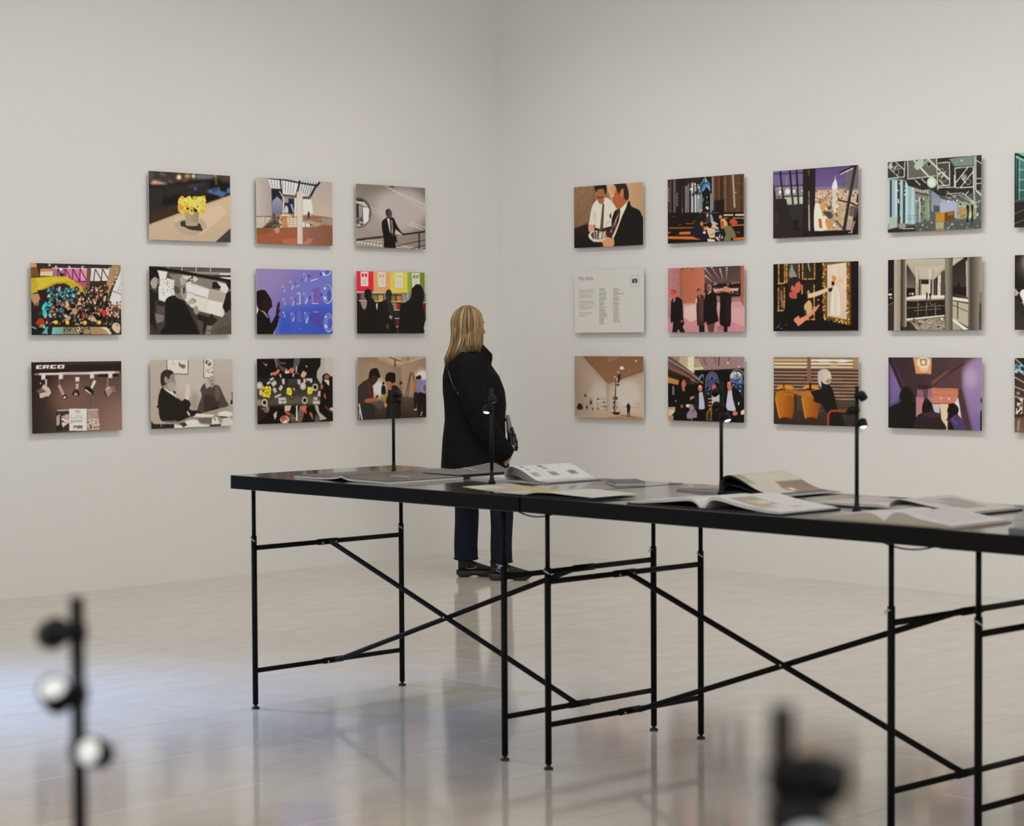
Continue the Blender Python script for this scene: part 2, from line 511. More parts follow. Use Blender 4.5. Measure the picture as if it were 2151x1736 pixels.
for (x, y), pa in zip(PANELS, PANEL_AT):
    t = thing('ceiling_panel', (x, y, CEIL), 0, 'square luminous ceiling panel ' + pa, 'ceiling light', 'luminous ceiling panels')
    MB().box(-1.0, 1.0, -1.0, 1.0, -0.10, 0).build('housing', M['luminaire'], t)

# ------------------------------------------------------------------ tables
ZT, ZU = 0.922, 0.868
LEG, WID = 1.425, 0.765
def make_table(loc, tilt, u0, u1, label):
    t = thing('trestle_table', loc, -math.pi / 2 - tilt, label, 'table', 'black trestle tables in a row')
    top = MB().cbox(u0, u1, -0.032, 0.815, ZU, ZT, 0.0015).build('tabletop', M['table_top'], t)
    top.data.materials.append(M['table_edge'])
    for p in top.data.polygons:
        if abs(p.normal.z) < 0.5: p.material_index = 1
    for u in (0, LEG):
        for v in (0, WID):
            lg = MB().tube([(u, v, 0.018), (u, v, 0.685)], 0.0112, 14).build('leg', M['steel_black'], t)
            MB().tube([(u, v, 0.68), (u, v, ZU + 0.002)], 0.0082, 12).build('inner_tube', M['steel_black'], lg)
            MB().lathe([(0.0155, 0.0), (0.0160, 0.004), (0.0135, 0.008), (0.0070, 0.010), (0.0070, 0.022)], 14, (u, v, 0)).build('foot', M['rubber'], lg)
            sx = 1 if u == 0 else -1
            MB().tube([(u - 0.006 * sx, v - 0.014, 0.676), (u + 0.006 * sx, v - 0.016, 0.674), (u + 0.017 * sx, v - 0.008, 0.664)], 0.0022, 6).build('clip', M['steel'], lg)
        for z in (0.151, 0.637):
            MB().tube([(u, 0.009, z), (u, WID - 0.009, z)], 0.0098, 12).build('rail', M['steel_black'], t)
    vm = WID / 2
    # two crossing braces, the mid of one upper rail to the mid of the other lower rail
    for k, (za, zb, dv) in enumerate(((0.637, 0.151, -0.012), (0.151, 0.637, 0.012))):
        p = [Vector((0.012, vm + dv, za)), Vector((0.05, vm + dv, za + (zb - za) * 0.02)), Vector((LEG - 0.05, vm + dv, zb - (zb - za) * 0.02)), Vector((LEG - 0.012, vm + dv, zb))]
        MB().tube(p, [0.0075, 0.0098, 0.0098, 0.0075], 12).build('brace', M['steel_black'], t)
        for u, z in ((0, za), (LEG, zb)):
            br = MB().tube([(u, vm - 0.05 + dv, z), (u, vm + 0.05 + dv, z)], 0.0125, 12).build('bracket', M['steel_black'], t)
            s = 1 if u == 0 else -1
            for dd in (-0.034, 0.034):
                ax = Vector((s, 0, -0.25)).normalized()
                MB().lathe([(0.0040, 0.010), (0.0040, 0.0140), (0.002, 0.0152)], 8, (u, vm + dv + dd, z), ax).build('bolt', M['steel'], br)
    MB().lathe([(0.0042, 0), (0.0042, 0.002), (0.0025, 0.003)], 8, (LEG / 2, vm - 0.0225, 0.394), (0, -1, 0)).build('rivet', M['steel'], t)
    return t
TILT_A, TILT_B = math.radians(0.5), math.radians(1.75)
make_table((-4.992, -3.770, 0), TILT_A, -0.108, 1.532, 'black trestle table at the left end of the row, crossed tube legs')
make_table((-5.006, -5.408, 0), TILT_B, -0.099, 1.618, 'black trestle table in the middle of the row, carrying the open books')
make_table((-5.072, -7.137, 0), TILT_B, -0.108, 1.62, 'black trestle table cut off by the right edge of the picture')
# the table the photographer stands at, below the frame, carrying the two blurred lamps
make_table((-9.50, -8.62, 0), 0.0, -0.05, 1.62, 'black trestle table below the frame under the blurred lamps')

# cables under the tabletops
def on_tbl(loc, tilt, u, v):
    a = -math.pi / 2 - tilt
    return (loc[0] + u * math.cos(a) - v * math.sin(a), loc[1] + u * math.sin(a) + v * math.cos(a))
def cable(y0, y1, x, sag, label):
    pts = []
    for i in range(13):
        s = i / 12
        pts.append((x, y0 + (y1 - y0) * s, ZU - 0.003 - sag * 4 * s * (1 - s)))
    tag(MB().tube(pts, 0.0028, 6).build('cable', M['rubber']), label, 'cable', 'cables under the tabletops')
cable(-5.21, -5.40, -4.96, 0.017, 'thin black cable sagging under the first seam of the tabletops')
cable(-6.80, -6.97, -5.04, 0.013, 'thin black cable sagging under the second seam of the tabletops')

# ------------------------------------------------------------------ display lamps
def make_lamp(loc, h, heads, label, group):
    """heads: (drop below the top, direction of the arm, direction of the lens, lit)"""
    t = thing('display_lamp', loc, -ROOM_A, label, 'lamp', group)
    MB().tube([(0, 0, 0.006), (0, 0, h)], 0.0064, 12).build('pole', M['lamp_black'], t)
    MB().lathe([(0.0138, 0), (0.0140, 0.006), (0.0115, 0.009), (0.0090, 0.013), (0.0076, 0.022), (0.0067, 0.05)], 16).build('base', M['lamp_black'], t)
    for (dz, arm, look, lit) in heads:
        z = h - dz
        a = Vector(arm).normalized(); d = Vector(look).normalized()
        c = Vector((0, 0, z)) + a * 0.0185
        hd = MB().lathe([(0.003, -0.0155), (0.008, -0.0145), (0.0112, -0.011), (0.0130, -0.005), (0.0134, 0.004), (0.0132, 0.0125), (0.0118, 0.0125), (0.0116, 0.010)], 16, c, d)
        hd.tube([(0, 0, z), c - a * 0.006], 0.0045, 8)
        hd.lathe([(0.0082, -0.007), (0.0088, -0.006), (0.0088, 0.006), (0.0082, 0.007)], 12, (0, 0, z))
        hd = hd.build('spot_head', M['lamp_black'], t)
        MB().lathe([(0.0114, 0.0085), (0.0112, 0.0112), (0.008, 0.0138), (0.003, 0.0150)], 16, c, d).build('lens', M[{0: 'lamp_lens_off', 1: 'lamp_lens', 2: 'lamp_lens_dim'}[int(lit)]], hd)
    return t
g = 'slender display lamps on the tables'
make_lamp((-4.552, -4.105, ZT), 0.352, [(0.036, (1, 0.5, 0), (0.6, 1, -0.5), False), (0.060, (1, 0.2, 0), (0.5, 1, -0.7), False)],
          'black pole lamp in front of the print of two men, on the left table', g)
make_lamp((-4.667, -4.786, ZT), 0.352, [(0.040, (0.25, -1, 0), (0.2, -0.1, -1), False), (0.078, (-1, -0.4, 0), (-0.15, -0.35, -1), True)],
          'black pole lamp in front of the standing woman, one lit head', g)
make_lamp((-4.517, -5.759, ZT), 0.383, [(0.034, (-1, -0.1, 0), (-0.5, 0.8, -0.5), False), (0.080, (-0.8, 0.3, 0), (-0.2, 0.9, -0.5), False), (0.120, (1, -0.3, 0), (0.25, -0.35, -0.9), True)],
          'black pole lamp behind the open hardcover, under the print of men looking up', g)
make_lamp((-4.775, -6.511, ZT), 0.385, [(0.030, (0.6, -0.5, 0), (0.6, 0.3, -0.9), False), (0.074, (-1, -0.2, 0), (-0.2, 0.9, -0.5), False), (0.114, (1, -0.3, 0), (0.10, -0.35, -1), True)],
          'black pole lamp standing between the two open books at the right, one lit head', g)
g2 = 'blurred display lamps close to the camera'
make_lamp((-8.991, -8.780, ZT), 0.3197, [(0.030, (-1, -0.1, 0), (-0.5, 0.8, -0.3), False), (0.083, (-1, -0.5, 0), (-0.1, -0.75, 0.8), 2), (0.132, (1, -0.5, 0), (-0.45, -1, 0.35), 2)],
          'blurred black pole lamp close to the camera at the lower left', g2)
make_lamp((-9.095, -9.617, ZT), 0.3443, [(0.038, (1, -0.1, 0), (1, 0.25, -0.35), False), (0.058, (0.6, -0.9, 0), (-0.05, -0.9, -0.7), 2)],
          'blurred black pole lamp close to the camera at the lower right', g2)

# ------------------------------------------------------------------ books and magazines
def catmull(pts, n):
    """smooth curve through the control points"""
    P = [Vector((p[0], p[1], 0)) for p in pts]
    P = [2 * P[0] - P[1]] + P + [2 * P[-1] - P[-2]]
    out = []
    segs = len(P) - 3
    for i in range(n + 1):
        t = i / n * segs
        k = min(int(t), segs - 1); s = t - k
        a, b, c, d = P[k:k + 4]
        q = 0.5 * ((2 * b) + (c - a) * s + (2 * a - 5 * b + 4 * c - d) * s * s + (3 * b - a - 3 * c + d) * s ** 3)
        out.append((q.x, q.y))
    return out

def paint(me, colors):
    at = me.color_attributes.new('col', 'BYTE_COLOR', 'POINT')
    at.data.foreach_set('color', np.asarray(colors, dtype=np.float32).ravel())

def page_sheet(name, prof, depth, art, base, parent, thick=0.0, nv=44, taper=0.0):
    """a printed sheet: the profile (u, z) swept along v; art = list of (u0,u1,v0,v1,hex) in page fractions"""
    nu = len(prof)
    L = [0.0]
    for i in range(1, nu):
        L.append(L[-1] + math.dist(prof[i], prof[i - 1]))
    v = []; col = []; f = []
    rnd = random.Random(len(art) * 7 + nu)
    arts = [(a, srgb(a[4])) for a in art]
    bc = srgb(base)
    for j in range(nv + 1):
        fv = j / nv
        for i in range(nu):
            fu = L[i] / L[-1]
            v.append((prof[i][0], fv * depth, prof[i][1] * (1 - taper * fv)))
            c = bc
            for a, ac in arts:
                if a[0] <= fu <= a[1] and a[2] <= fv <= a[3]:
                    k = 1.0
                    if len(a) > 5: k = 1 + a[5] * (rnd.random() - 0.5)
                    c = [min(1, q * k) for q in ac]
            col.append(list(c) + [1.0])
    for j in range(nv):
        for i in range(nu - 1):
            f.append((j * nu + i, j * nu + i + 1, (j + 1) * nu + i + 1, (j + 1) * nu + i))
    o = mesh_obj(name, v, f, M['paper_print'], parent, True)
    paint(o.data, col)
    if thick:
        sm = o.modifiers.new('thickness', 'SOLIDIFY'); sm.thickness = thick; sm.offset = -1
    return o

def block(name, prof, depth, z0, mat, parent, th=None):
    """solid paper block under a profile"""
    n = len(prof)
    lo = [z0 if th is None else max(z0, p[1] - th) for p in prof]
    v = [(p[0], 0.0008, p[1] - 0.0006) for p in prof] + [(p[0], 0.0008, l) for p, l in zip(prof, lo)]
    v += [(p[0], depth - 0.0008, p[1] - 0.0006) for p in prof] + [(p[0], depth - 0.0008, l) for p, l in zip(prof, lo)]
    f = []
    for i in range(n - 1):
        f.append((n + i, n + i + 1, i + 1, i))
        f.append((2 * n + i, 2 * n + i + 1, 3 * n + i + 1, 3 * n + i))
        f.append((i, i + 1, 2 * n + i + 1, 2 * n + i))
        f.append((n + i, 3 * n + i, 3 * n + i + 1, n + i + 1))
    f.append((0, 2 * n, 3 * n, n)); f.append((n - 1, 2 * n - 1, 4 * n - 1, 3 * n - 1))
    return mesh_obj(name, v, f, mat, parent, False)

def book_at(name, x, y, tilt, label, cat, group):
    """local x runs across the spread to the picture's right, local y away from the camera, origin at the near end of the spine"""
    return thing(name, (x, y, ZT), -math.pi / 2 - tilt, label, cat, group)

def mirror(p): return [(-a, b) for a, b in p]
GB = 'books and magazines on the tables'

def lettering(name, text, size, mat, parent, loc, rot):
    cu = bpy.data.curves.new(name, 'FONT')
    cu.body = text; cu.size = size
    tmp = bpy.data.objects.new(name, cu); COL.objects.link(tmp)
    dg = bpy.context.evaluated_depsgraph_get()
    me = bpy.data.meshes.new_from_object(tmp.evaluated_get(dg))
    bpy.data.objects.remove(tmp, do_unlink=True)
    me.materials.clear(); me.materials.append(mat)
    o = bpy.data.objects.new(name, me)
    link(o, parent)
    o.location = loc; o.rotation_euler = rot
    return o

# 1 - dark magazine lying open face down, left table
b = book_at('magazine', -4.955, -4.262, TILT_A, 'dark grey magazine lying open face down at the front edge of the left table', 'magazine', GB)
pl = catmull([(-0.285, 0.010), (-0.20, 0.0105), (-0.10, 0.012), (-0.03, 0.017), (0.0, 0.024)], 20)
pr_ = catmull([(0.0, 0.024), (0.02, 0.0185), (0.06, 0.0125), (0.15, 0.0115), (0.285, 0.0105)], 22)
for nm, pp in (('cover', pl), ('cover', pr_)):
    page_sheet(nm, pp, 0.37, [(0, 1, 0, 1, '575049', 0.05)], '575049', b, 0.0008, 20)
for pp in (pl, pr_):
    blk = [(q[0], q[1] - 0.0014) for q in pp]
    block('pages', blk, 0.368, 0.0006, M['paper_edge'], b, 0.0085)
for k, (u, w) in enumerate(((0.045, 0.020), (0.075, 0.014), (0.10, 0.026), (0.135, 0.018))):
    MB().box(u, u + w, 0.20, 0.214, 0.0124, 0.0133).build('title_mark', M['ink_white'], b)

# 2 - dark magazine, cover bent up, at the back of the left table
b = book_at('magazine', -4.53, -4.245, TILT_A, 'dark grey magazine with a raised cover corner lying in front of the woman', 'magazine', GB)
page_sheet('cover', catmull([(-0.21, 0.0045), (-0.12, 0.004), (-0.04, 0.0045), (0.0, 0.005)], 16), 0.29, [(0, 1, 0, 1, '5a544d', 0.05)], '5a544d', b, 0.0008, 16)
# right half: the far corner lifts
nu, nv = 20, 20
v = []; f = []; col = []
for j in range(nv + 1):
    for i in range(nu + 1):
        s, t = i / nu, j / nv
        z = 0.0105 + 0.008 * t * math.exp(-((s - 0.15) / 0.30) ** 2) + 0.026 * (t ** 1.4) * math.exp(-((s - 0.45) / 0.30) ** 2)
        v.append((0.215 * s, 0.30 * t, z)); col.append(srgb('5f5952') + [1])
for j in range(nv):
    for i in range(nu):
        f.append((j * (nu + 1) + i, j * (nu + 1) + i + 1, (j + 1) * (nu + 1) + i + 1, (j + 1) * (nu + 1) + i))
o = mesh_obj('cover', v, f, M['paper_print'], b, True); paint(o.data, col)
o.modifiers.new('thickness', 'SOLIDIFY').thickness = 0.0009
block('pages', [(-0.208, 0.0040), (-0.01, 0.0042)], 0.288, 0.0005, M['paper_edge'], b)
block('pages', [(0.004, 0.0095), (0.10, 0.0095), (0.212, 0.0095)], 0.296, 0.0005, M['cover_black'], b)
for k, (u, w) in enumerate(((0.075, 0.010), (0.090, 0.022), (0.118, 0.012), (0.135, 0.022))):
    s = (u + w / 2) / 0.215; t = 0.5
    z = 0.0105 + 0.008 * t * math.exp(-((s - 0.15) / 0.30) ** 2) + 0.026 * (t ** 1.4) * math.exp(-((s - 0.45) / 0.30) ** 2)
    MB().box(u, u + w, 0.145, 0.158, z + 0.0006, z + 0.0022).build('title_mark', M['ink_white'], b)

# 3 - white magazine with rolled pages
b = book_at('magazine', -4.545, -4.742, TILT_A, 'white magazine with a rolled open page and small pictures, left table', 'magazine', GB)
block('pages', catmull([(-0.205, 0.006), (-0.12, 0.010), (-0.04, 0.011), (0.0, 0.006)], 16), 0.298, 0.0005, M['paper_edge'], b)
page_sheet('page', catmull([(-0.205, 0.0065), (-0.12, 0.0105), (-0.04, 0.0115), (0.0, 0.0065)], 20), 0.30, [], 'd6d3d2', b)
block('pages', [(0.0, 0.004), (0.06, 0.0045), (0.16, 0.004), (0.208, 0.003)], 0.298, 0.0005, M['paper_edge'], b)
art3 = [(0.34, 0.41, 0.07, 0.15, '6a6663', 0.6), (0.46, 0.51, 0.07, 0.15, '6a6663', 0.6), (0.56, 0.70, 0.07, 0.20, '9a9693', 0.8),
        (0.34, 0.42, 0.38, 0.46, '6f6b68', 0.6), (0.46, 0.51, 0.38, 0.46, '77736f', 0.6), (0.55, 0.69, 0.38, 0.51, '95918d', 0.8),
        (0.55, 0.69, 0.72, 0.85, '8a8682', 0.8), (0.80, 0.82, 0.05, 0.6, 'c4c0bc', 0.3), (0.30, 0.75, 0.26, 0.28, 'cfcbc7', 0.3)]
for k in range(5):
    s = 1 - 0.055 * k
    pk = 0.056 - 0.007 * k
    pp = catmull([(0.0, 0.004), (-0.016 * s, 0.022 * s), (-0.004, pk * 0.86), (0.024 * s, pk), (0.075 * s, pk * 0.80), (0.135 * s, pk * 0.33), (0.178 + 0.006 * k, 0.0065), (0.214 - 0.004 * k, 0.0050)], 44)
    page_sheet('page', pp, 0.30, art3 if k == 0 else [], 'dcdad9' if k == 0 else 'bdb8b5', b, 0.0011)

# 4 - thin brochure with a yellow page at the front edge
b = book_at('brochure', -5.005, -5.30, TILT_A, 'thin open brochure with yellow and white pages at the first table seam', 'brochure', GB)
page_sheet('page', catmull([(-0.315, 0.016), (-0.22, 0.010), (-0.10, 0.005), (0.0, 0.004)], 26), 0.23,
           [(0, 1, 0, 1, 'a5a19c', 0.03), (0.18, 0.86, 0.55, 1.0, 'bfa455', 0.05), (0.66, 0.76, 0.0, 0.5, 'c9c7c5'), (0, 0.30, 0, 0.55, 'c9c3b2')], 'a5a19c', b, 0.0007)
page_sheet('page', catmull([(0.0, 0.004), (0.05, 0.013), (0.12, 0.016), (0.21, 0.013), (0.318, 0.010)], 26), 0.23, [(0, 0.22, 0, 1, 'aaa7a3')], 'cfcdc6', b, 0.0007)
page_sheet('page', [(0.0, 0.002), (0.10, 0.002), (0.31, 0.002)], 0.225, [(0, 1, 0, 1, '4e4b49')], '4e4b49', b, 0.0006, 6)

# 5 - two small closed booklets at the back edge
b = book_at('booklet', -4.435, -5.195, TILT_A + 0.55, 'lower of two small grey booklets lying at the back edge of the left table', 'booklet', GB)
MB().cbox(-0.155, 0, 0, 0.11, 0.0, 0.0055, 0.0008).build('pages', M['paper_edge'], b)
MB().box(-0.156, 0.001, -0.001, 0.111, 0.0055, 0.0064).build('cover', M['cover_grey'], b)
b = book_at('booklet', -4.430, -5.192, TILT_A + 0.62, 'upper of two small grey booklets lying at the back edge of the left table', 'booklet', GB)
b.location.z = ZT + 0.0066
MB().cbox(-0.15, 0, 0, 0.105, 0.0, 0.0045, 0.0008).build('pages', M['cover_pale'], b)
MB().box(-0.151, 0.001, -0.001, 0.106, 0.0045, 0.0054).build('cover', M['cover_grey'], b)

# 6 - magazine behind the lamp: left page flat, right pages rolled up
b = book_at('magazine', -4.475, -5.735, TILT_B, 'magazine with a high rolled colour page behind the open black hardcover', 'magazine', GB)
art6l = [(0, 1, 0.30, 1, 'b09a86', 0.10), (0.2, 0.8, 0.45, 0.8, 'b88a74', 0.15), (0, 1, 0, 0.30, '8f8b88', 0.12), (0.3, 0.9, 0.10, 0.20, '5c5a5a', 0.2)]
block('pages', catmull([(-0.225, 0.006), (-0.12, 0.009), (-0.04, 0.010), (0.0, 0.005)], 16), 0.275, 0.0005, M['cover_pale'], b)
page_sheet('page', catmull([(-0.225, 0.0065), (-0.12, 0.0095), (-0.04, 0.0105), (0.0, 0.0055)], 24), 0.28, art6l, 'a8a29c', b)
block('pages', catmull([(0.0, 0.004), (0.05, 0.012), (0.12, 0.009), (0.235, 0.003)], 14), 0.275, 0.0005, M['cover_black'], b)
art6 = [(0, 0.5, 0, 1, 'a9a48f', 0.10), (0.10, 0.40, 0.0, 0.45, '98947c', 0.12), (0.30, 0.62, 0.15, 1, 'cfc9b8', 0.12), (0.50, 0.85, 0.50, 1, '8b7462', 0.14), (0.60, 0.72, 0.35, 0.62, '97765a', 0.3),
        (0.55, 0.95, 0.0, 0.45, 'cdc6b6', 0.12), (0.66, 0.71, 0.52, 0.60, 'e2ddd4'), (0.86, 1.0, 0, 1, '8f8f93', 0.1)]
for k in range(2):
    s = 1 - 0.05 * k; pk = 0.064 - 0.006 * k
    pp = catmull([(0.0, 0.004), (-0.022 * s, 0.020), (-0.012 * s, pk * 0.80), (0.026, pk), (0.075, pk * 0.80), (0.145, pk * 0.34), (0.205, 0.0085), (0.285 - 0.01 * k, 0.005)], 48)
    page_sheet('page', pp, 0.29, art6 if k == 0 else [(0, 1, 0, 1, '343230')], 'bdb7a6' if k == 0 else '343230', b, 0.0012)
page_sheet('page', catmull([(0.0, 0.004), (-0.006, 0.014), (0.02, 0.030), (0.06, 0.026), (0.14, 0.012), (0.24, 0.005)], 30), 0.285, [(0, 1, 0, 1, '2c3550')], '2c3550', b, 0.0010)

# 7 - open hardcover, black boards, white pages
def hardcover(x, y, tilt, w, depth, tl, tr, cover, artl, artr, label, bl=0.012, br=0.016, basel='dcdad8', baser='dcdad8', edge=None, thl=0.008, thr=0.010):
    b = book_at('book', x, y, tilt, label, 'book', GB)
    ct = 0.0042
    MB().cbox(-w - 0.008, -0.008, -0.008, depth + 0.008, 0.0, ct, 0.0007).build('cover', cover, b)
    MB().cbox(0.008, w + 0.008, -0.008, depth + 0.008, 0.0, ct, 0.0007).build('cover', cover, b)
    MB().cbox(-0.0075, 0.0075, -0.008, depth + 0.008, 0.0, 0.0030, 0.0006).build('spine', cover, b)
    ll = catmull([(0.0, ct + 0.002), (-0.012, ct + tl * 0.75), (-0.035, ct + tl + bl * 0.8), (-0.07, ct + tl + bl), (-w * 0.55, ct + tl * 0.85 + bl * 0.45), (-w, ct + tl * 0.45)], 34)
    rr = catmull([(0.0, ct + 0.002), (0.010, ct + tr * 0.70), (0.032, ct + tr + br * 0.85), (0.07, ct + tr + br), (w * 0.55, ct + tr * 0.75 + br * 0.40), (w, ct + tr * 0.35)], 34)
    for pp, art, base, th in ((ll, artl, basel, thl), (rr, artr, baser, thr)):
        block('page_block', pp, depth, ct, edge or M['paper_edge'], b, th)
        page_sheet('page', pp, depth, art, base, b)
    return b
hardcover(-5.028, -6.108, TILT_B, 0.312, 0.275, 0.011, 0.013, M['cover_black'],
          [(0.30, 0.9, 0.25, 0.95, 'd2d0ce', 0.02)],
          [(0.30, 0.66, 0.10, 0.52, 'a79a86', 0.25), (0.42, 0.60, 0.20, 0.50, 'c4b08a', 0.25), (0.48, 0.58, 0.28, 0.46, 'ddd6c8', 0.1), (0.62, 0.74, 0.06, 0.30, 'b8a684', 0.2), (0.80, 0.86, 0.50, 0.62, 'b7a291', 0.2)],
          'open hardcover with black boards and bright white pages on the middle table', 0.016, 0.023)

# 9 - open hardcover at the back
b9 = hardcover(-4.655, -6.545, TILT_B, 0.300, 0.255, 0.006, 0.008, M['cover_black'],
          [(0.35, 0.95, 0.3, 1, 'c0b6ae', 0.1), (0.1, 0.5, 0.4, 0.8, 'b9a49b', 0.12)],
          [(0.25, 0.62, 0.25, 0.85, 'a5a19c', 0.2), (0.55, 0.80, 0.30, 0.80, 'b39b86', 0.2), (0.2, 0.5, 0.1, 0.5, 'c4beb5', 0.1)],
          'open hardcover with a lifted page behind the rightmost lamp', 0.003, 0.004, 'd0cac4', 'cfcac2')
pp = catmull([(0.0, 0.008), (0.006, 0.022), (0.035, 0.034), (0.085, 0.030), (0.16, 0.019), (0.24, 0.0125), (0.298, 0.0095)], 40)
page_sheet('page', pp, 0.256, [(0.30, 0.62, 0.30, 0.85, 'a09d99', 0.22), (0.58, 0.80, 0.25, 0.75, 'b2957c', 0.2), (0.22, 0.45, 0.15, 0.5, 'bcb6ae', 0.12)], 'cbc6bd', b9, 0.0014)

# 10 - open cloth-bound book at the front edge
b10 = hardcover(-5.062, -6.815, TILT_B, 0.232, 0.275, 0.014, 0.012, M['cover_beige'],
          [], [(0.2, 0.85, 0.2, 0.9, 'c9c6c6', 0.02)],
          'open book with beige boards and empty pages, right of the black hardcover', 0.009, 0.018, 'd3d0ce', 'd2d0cf',
          material('cream_page_edge', (0.52, 0.46, 0.38), 0.85, noise=0.12, nscale=300), None, None)

# 11 - closed dark book at the right edge
b = book_at('book', -5.075, -7.235, TILT_B, 'closed book with a dark spine cut off by the right edge of the picture', 'book', GB)
MB().cbox(0.002, 0.235, 0.004, 0.29, 0.002, 0.0125, 0.001).build('page_block', M['paper_edge'], b)
MB().box(0.0, 0.238, 0.0, 0.294, 0.0125, 0.0150).box(0.0, 0.238, 0.0, 0.294, 0.0, 0.002).box(-0.0025, 0.0, 0.0, 0.294, 0.0, 0.0150).box(0.0, 0.238, -0.0016, 0.0, 0.0, 0.0150).build('cover', material('slate_cover', (0.17, 0.17, 0.19), 0.4, noise=0.05), b)

# ------------------------------------------------------------------ the visitor
M['coat'] = material('black_wool_coat', (0.0062, 0.0058, 0.0058), 0.85, spec=0.12, noise=0.15, nscale=60, bump=0.08, bscale=220)
M['denim'] = material('dark_blue_denim', (0.0040, 0.0072, 0.0140), 0.8, spec=0.2, noise=0.25, nscale=90, bump=0.05, bscale=300)
M['shoe'] = material('black_knit_shoe', (0.008, 0.008, 0.008), 0.75, noise=0.2, nscale=120)
M['sole'] = material('black_rubber_sole', (0.012, 0.011, 0.011), 0.6, noise=0.1)
M['reflective'] = material('light_grey_shoe_piping', (0.45, 0.47, 0.48), 0.4, noise=0.05)
M['sock'] = material('blue_sock', (0.10, 0.20, 0.45), 0.8, noise=0.1)
M['skin'] = material('skin', (0.50, 0.30, 0.22), 0.55, spec=0.3, noise=0.05, nscale=30)
M['hair'] = attribute_material('blonde_hair', 'col', 0.42, 0.4)
M['eye_white'] = material('eye_white', (0.7, 0.68, 0.65), 0.2)
M['leather_grey'] = material('grey_leather', (0.20, 0.20, 0.195), 0.45, noise=0.08, nscale=50)
M['leather_black'] = material('black_leather', (0.010, 0.010, 0.010), 0.4, noise=0.1)
M['chrome'] = material('chrome_buckle', (0.75, 0.74, 0.72), 0.18, metal=1.0)

def fuse(name, mb, voxel, mat, parent, smooth_iter=3, factor=0.5):
    tmp = mb.build('tmp', None)
    md = tmp.modifiers.new('r', 'REMESH'); md.mode = 'VOXEL'; md.voxel_size = voxel; md.use_smooth_shade = True
    if smooth_iter:
        ms = tmp.modifiers.new('s', 'SMOOTH'); ms.factor = factor; ms.iterations = smooth_iter
    dg = bpy.context.evaluated_depsgraph_get()
    me = bpy.data.meshes.new_from_object(tmp.evaluated_get(dg))
    me.name = name
    bpy.data.objects.remove(tmp, do_unlink=True)
    me.materials.clear(); me.materials.append(mat)
    me.polygons.foreach_set('use_smooth', [True] * len(me.polygons))
    o = bpy.data.objects.new(name, me)
    return link(o, parent)

S = 0.002894
def PX(px): return (px - 1010) * S
def PZ(py): return (1213 - py) * S
wom = thing('person', (-1.288, -1.165, 0), -ROOM_A, 'woman with long blonde hair in a black coat and jeans looking at the wall', 'person')

# coat: (z, back x, front x, half width)
SEC = [(PZ(722), PX(984), PX(1019), 0.070), (PZ(735), PX(976), PX(1025), 0.095), (PZ(748), PX(951), PX(1031), 0.155), (PZ(766), PX(937), PX(1035), 0.188),
       (PZ(790), PX(932), PX(1052), 0.205), (PZ(820), PX(932), PX(1063), 0.212), (PZ(850), PX(935), PX(1066), 0.208), (PZ(880), PX(936), PX(1063), 0.210),
       (PZ(920), PX(931), PX(1064), 0.222), (PZ(950), PX(929), PX(1067), 0.230), (PZ(980), PX(927), PX(1071), 0.236), (PZ(997), PX(926), PX(1073), 0.238)]
def sec_at(z):
    for a, b in zip(SEC, SEC[1:]):
        if b[0] <= z <= a[0]:
            t = (a[0] - z) / (a[0] - b[0])
            return [a[i] + (b[i] - a[i]) * t for i in range(4)]
    return list(SEC[0] if z > SEC[0][0] else SEC[-1])
def ring(z, x0, x1, hw, n=40, e=2.35, fold=0.0):
    out = []
    cx, hx = (x0 + x1) / 2, (x1 - x0) / 2
    for k in range(n):
        an = 2 * math.pi * k / n
        c, s = math.cos(an), math.sin(an)
        x = math.copysign(abs(c) ** (2 / e), c); y_ = math.copysign(abs(s) ** (2 / e), s)
        w = 1 + fold * math.sin(7 * an + 3 * z) 
        out.append((cx + hx * x * w, hw * y_ * w, z))
    return out
def coat_y(x, z):
    z_, x0, x1, hw = sec_at(z)
    cx, hx = (x0 + x1) / 2, (x1 - x0) / 2
    r = min(0.999, abs((x - cx) / hx))
    return -hw * (1 - r ** 2.35) ** (1 / 2.35)
zs = [SEC[0][0] + (SEC[-1][0] - SEC[0][0]) * i / 44 for i in range(45)]
torso = []
for z in zs:
    _, x0, x1, hw = sec_at(z)
    torso.append(ring(z, x0, x1, hw, fold=0.016 * max(0, (1.0 - z)) / 0.4))
mb = MB().loft(list(reversed(torso)))
SH_R, EL_R, WR_R = Vector((PX(982), -0.165, PZ(768))), Vector((PX(1016), -0.245, PZ(876))), Vector((PX(1065), -0.150, PZ(950)))
SH_L, EL_L, WR_L = Vector((PX(990), 0.165, PZ(766))), Vector((PX(1000), 0.250, PZ(880))), Vector((PX(1040), 0.200, PZ(930)))
def limb(a, b, c, ra, rb, rc, n=16):
    p = []; r = []
    for i in range(n + 1):
        t = i / n
        q = (1 - t) ** 2 * a + 2 * t * (1 - t) * (2 * b - (a + c) / 2) + t * t * c
        p.append(q); r.append(((1 - t) ** 2) * ra + 2 * t * (1 - t) * rb + t * t * rc)
    return p, r
for (a, b_, c) in ((SH_R, EL_R, WR_R), (SH_L, EL_L, WR_L)):
    p, r = limb(a, b_, c, 0.088, 0.076, 0.062)
    mb.tube(p, r, 18)
    mb.ball(a, 0.092, 0.085, 0.085)
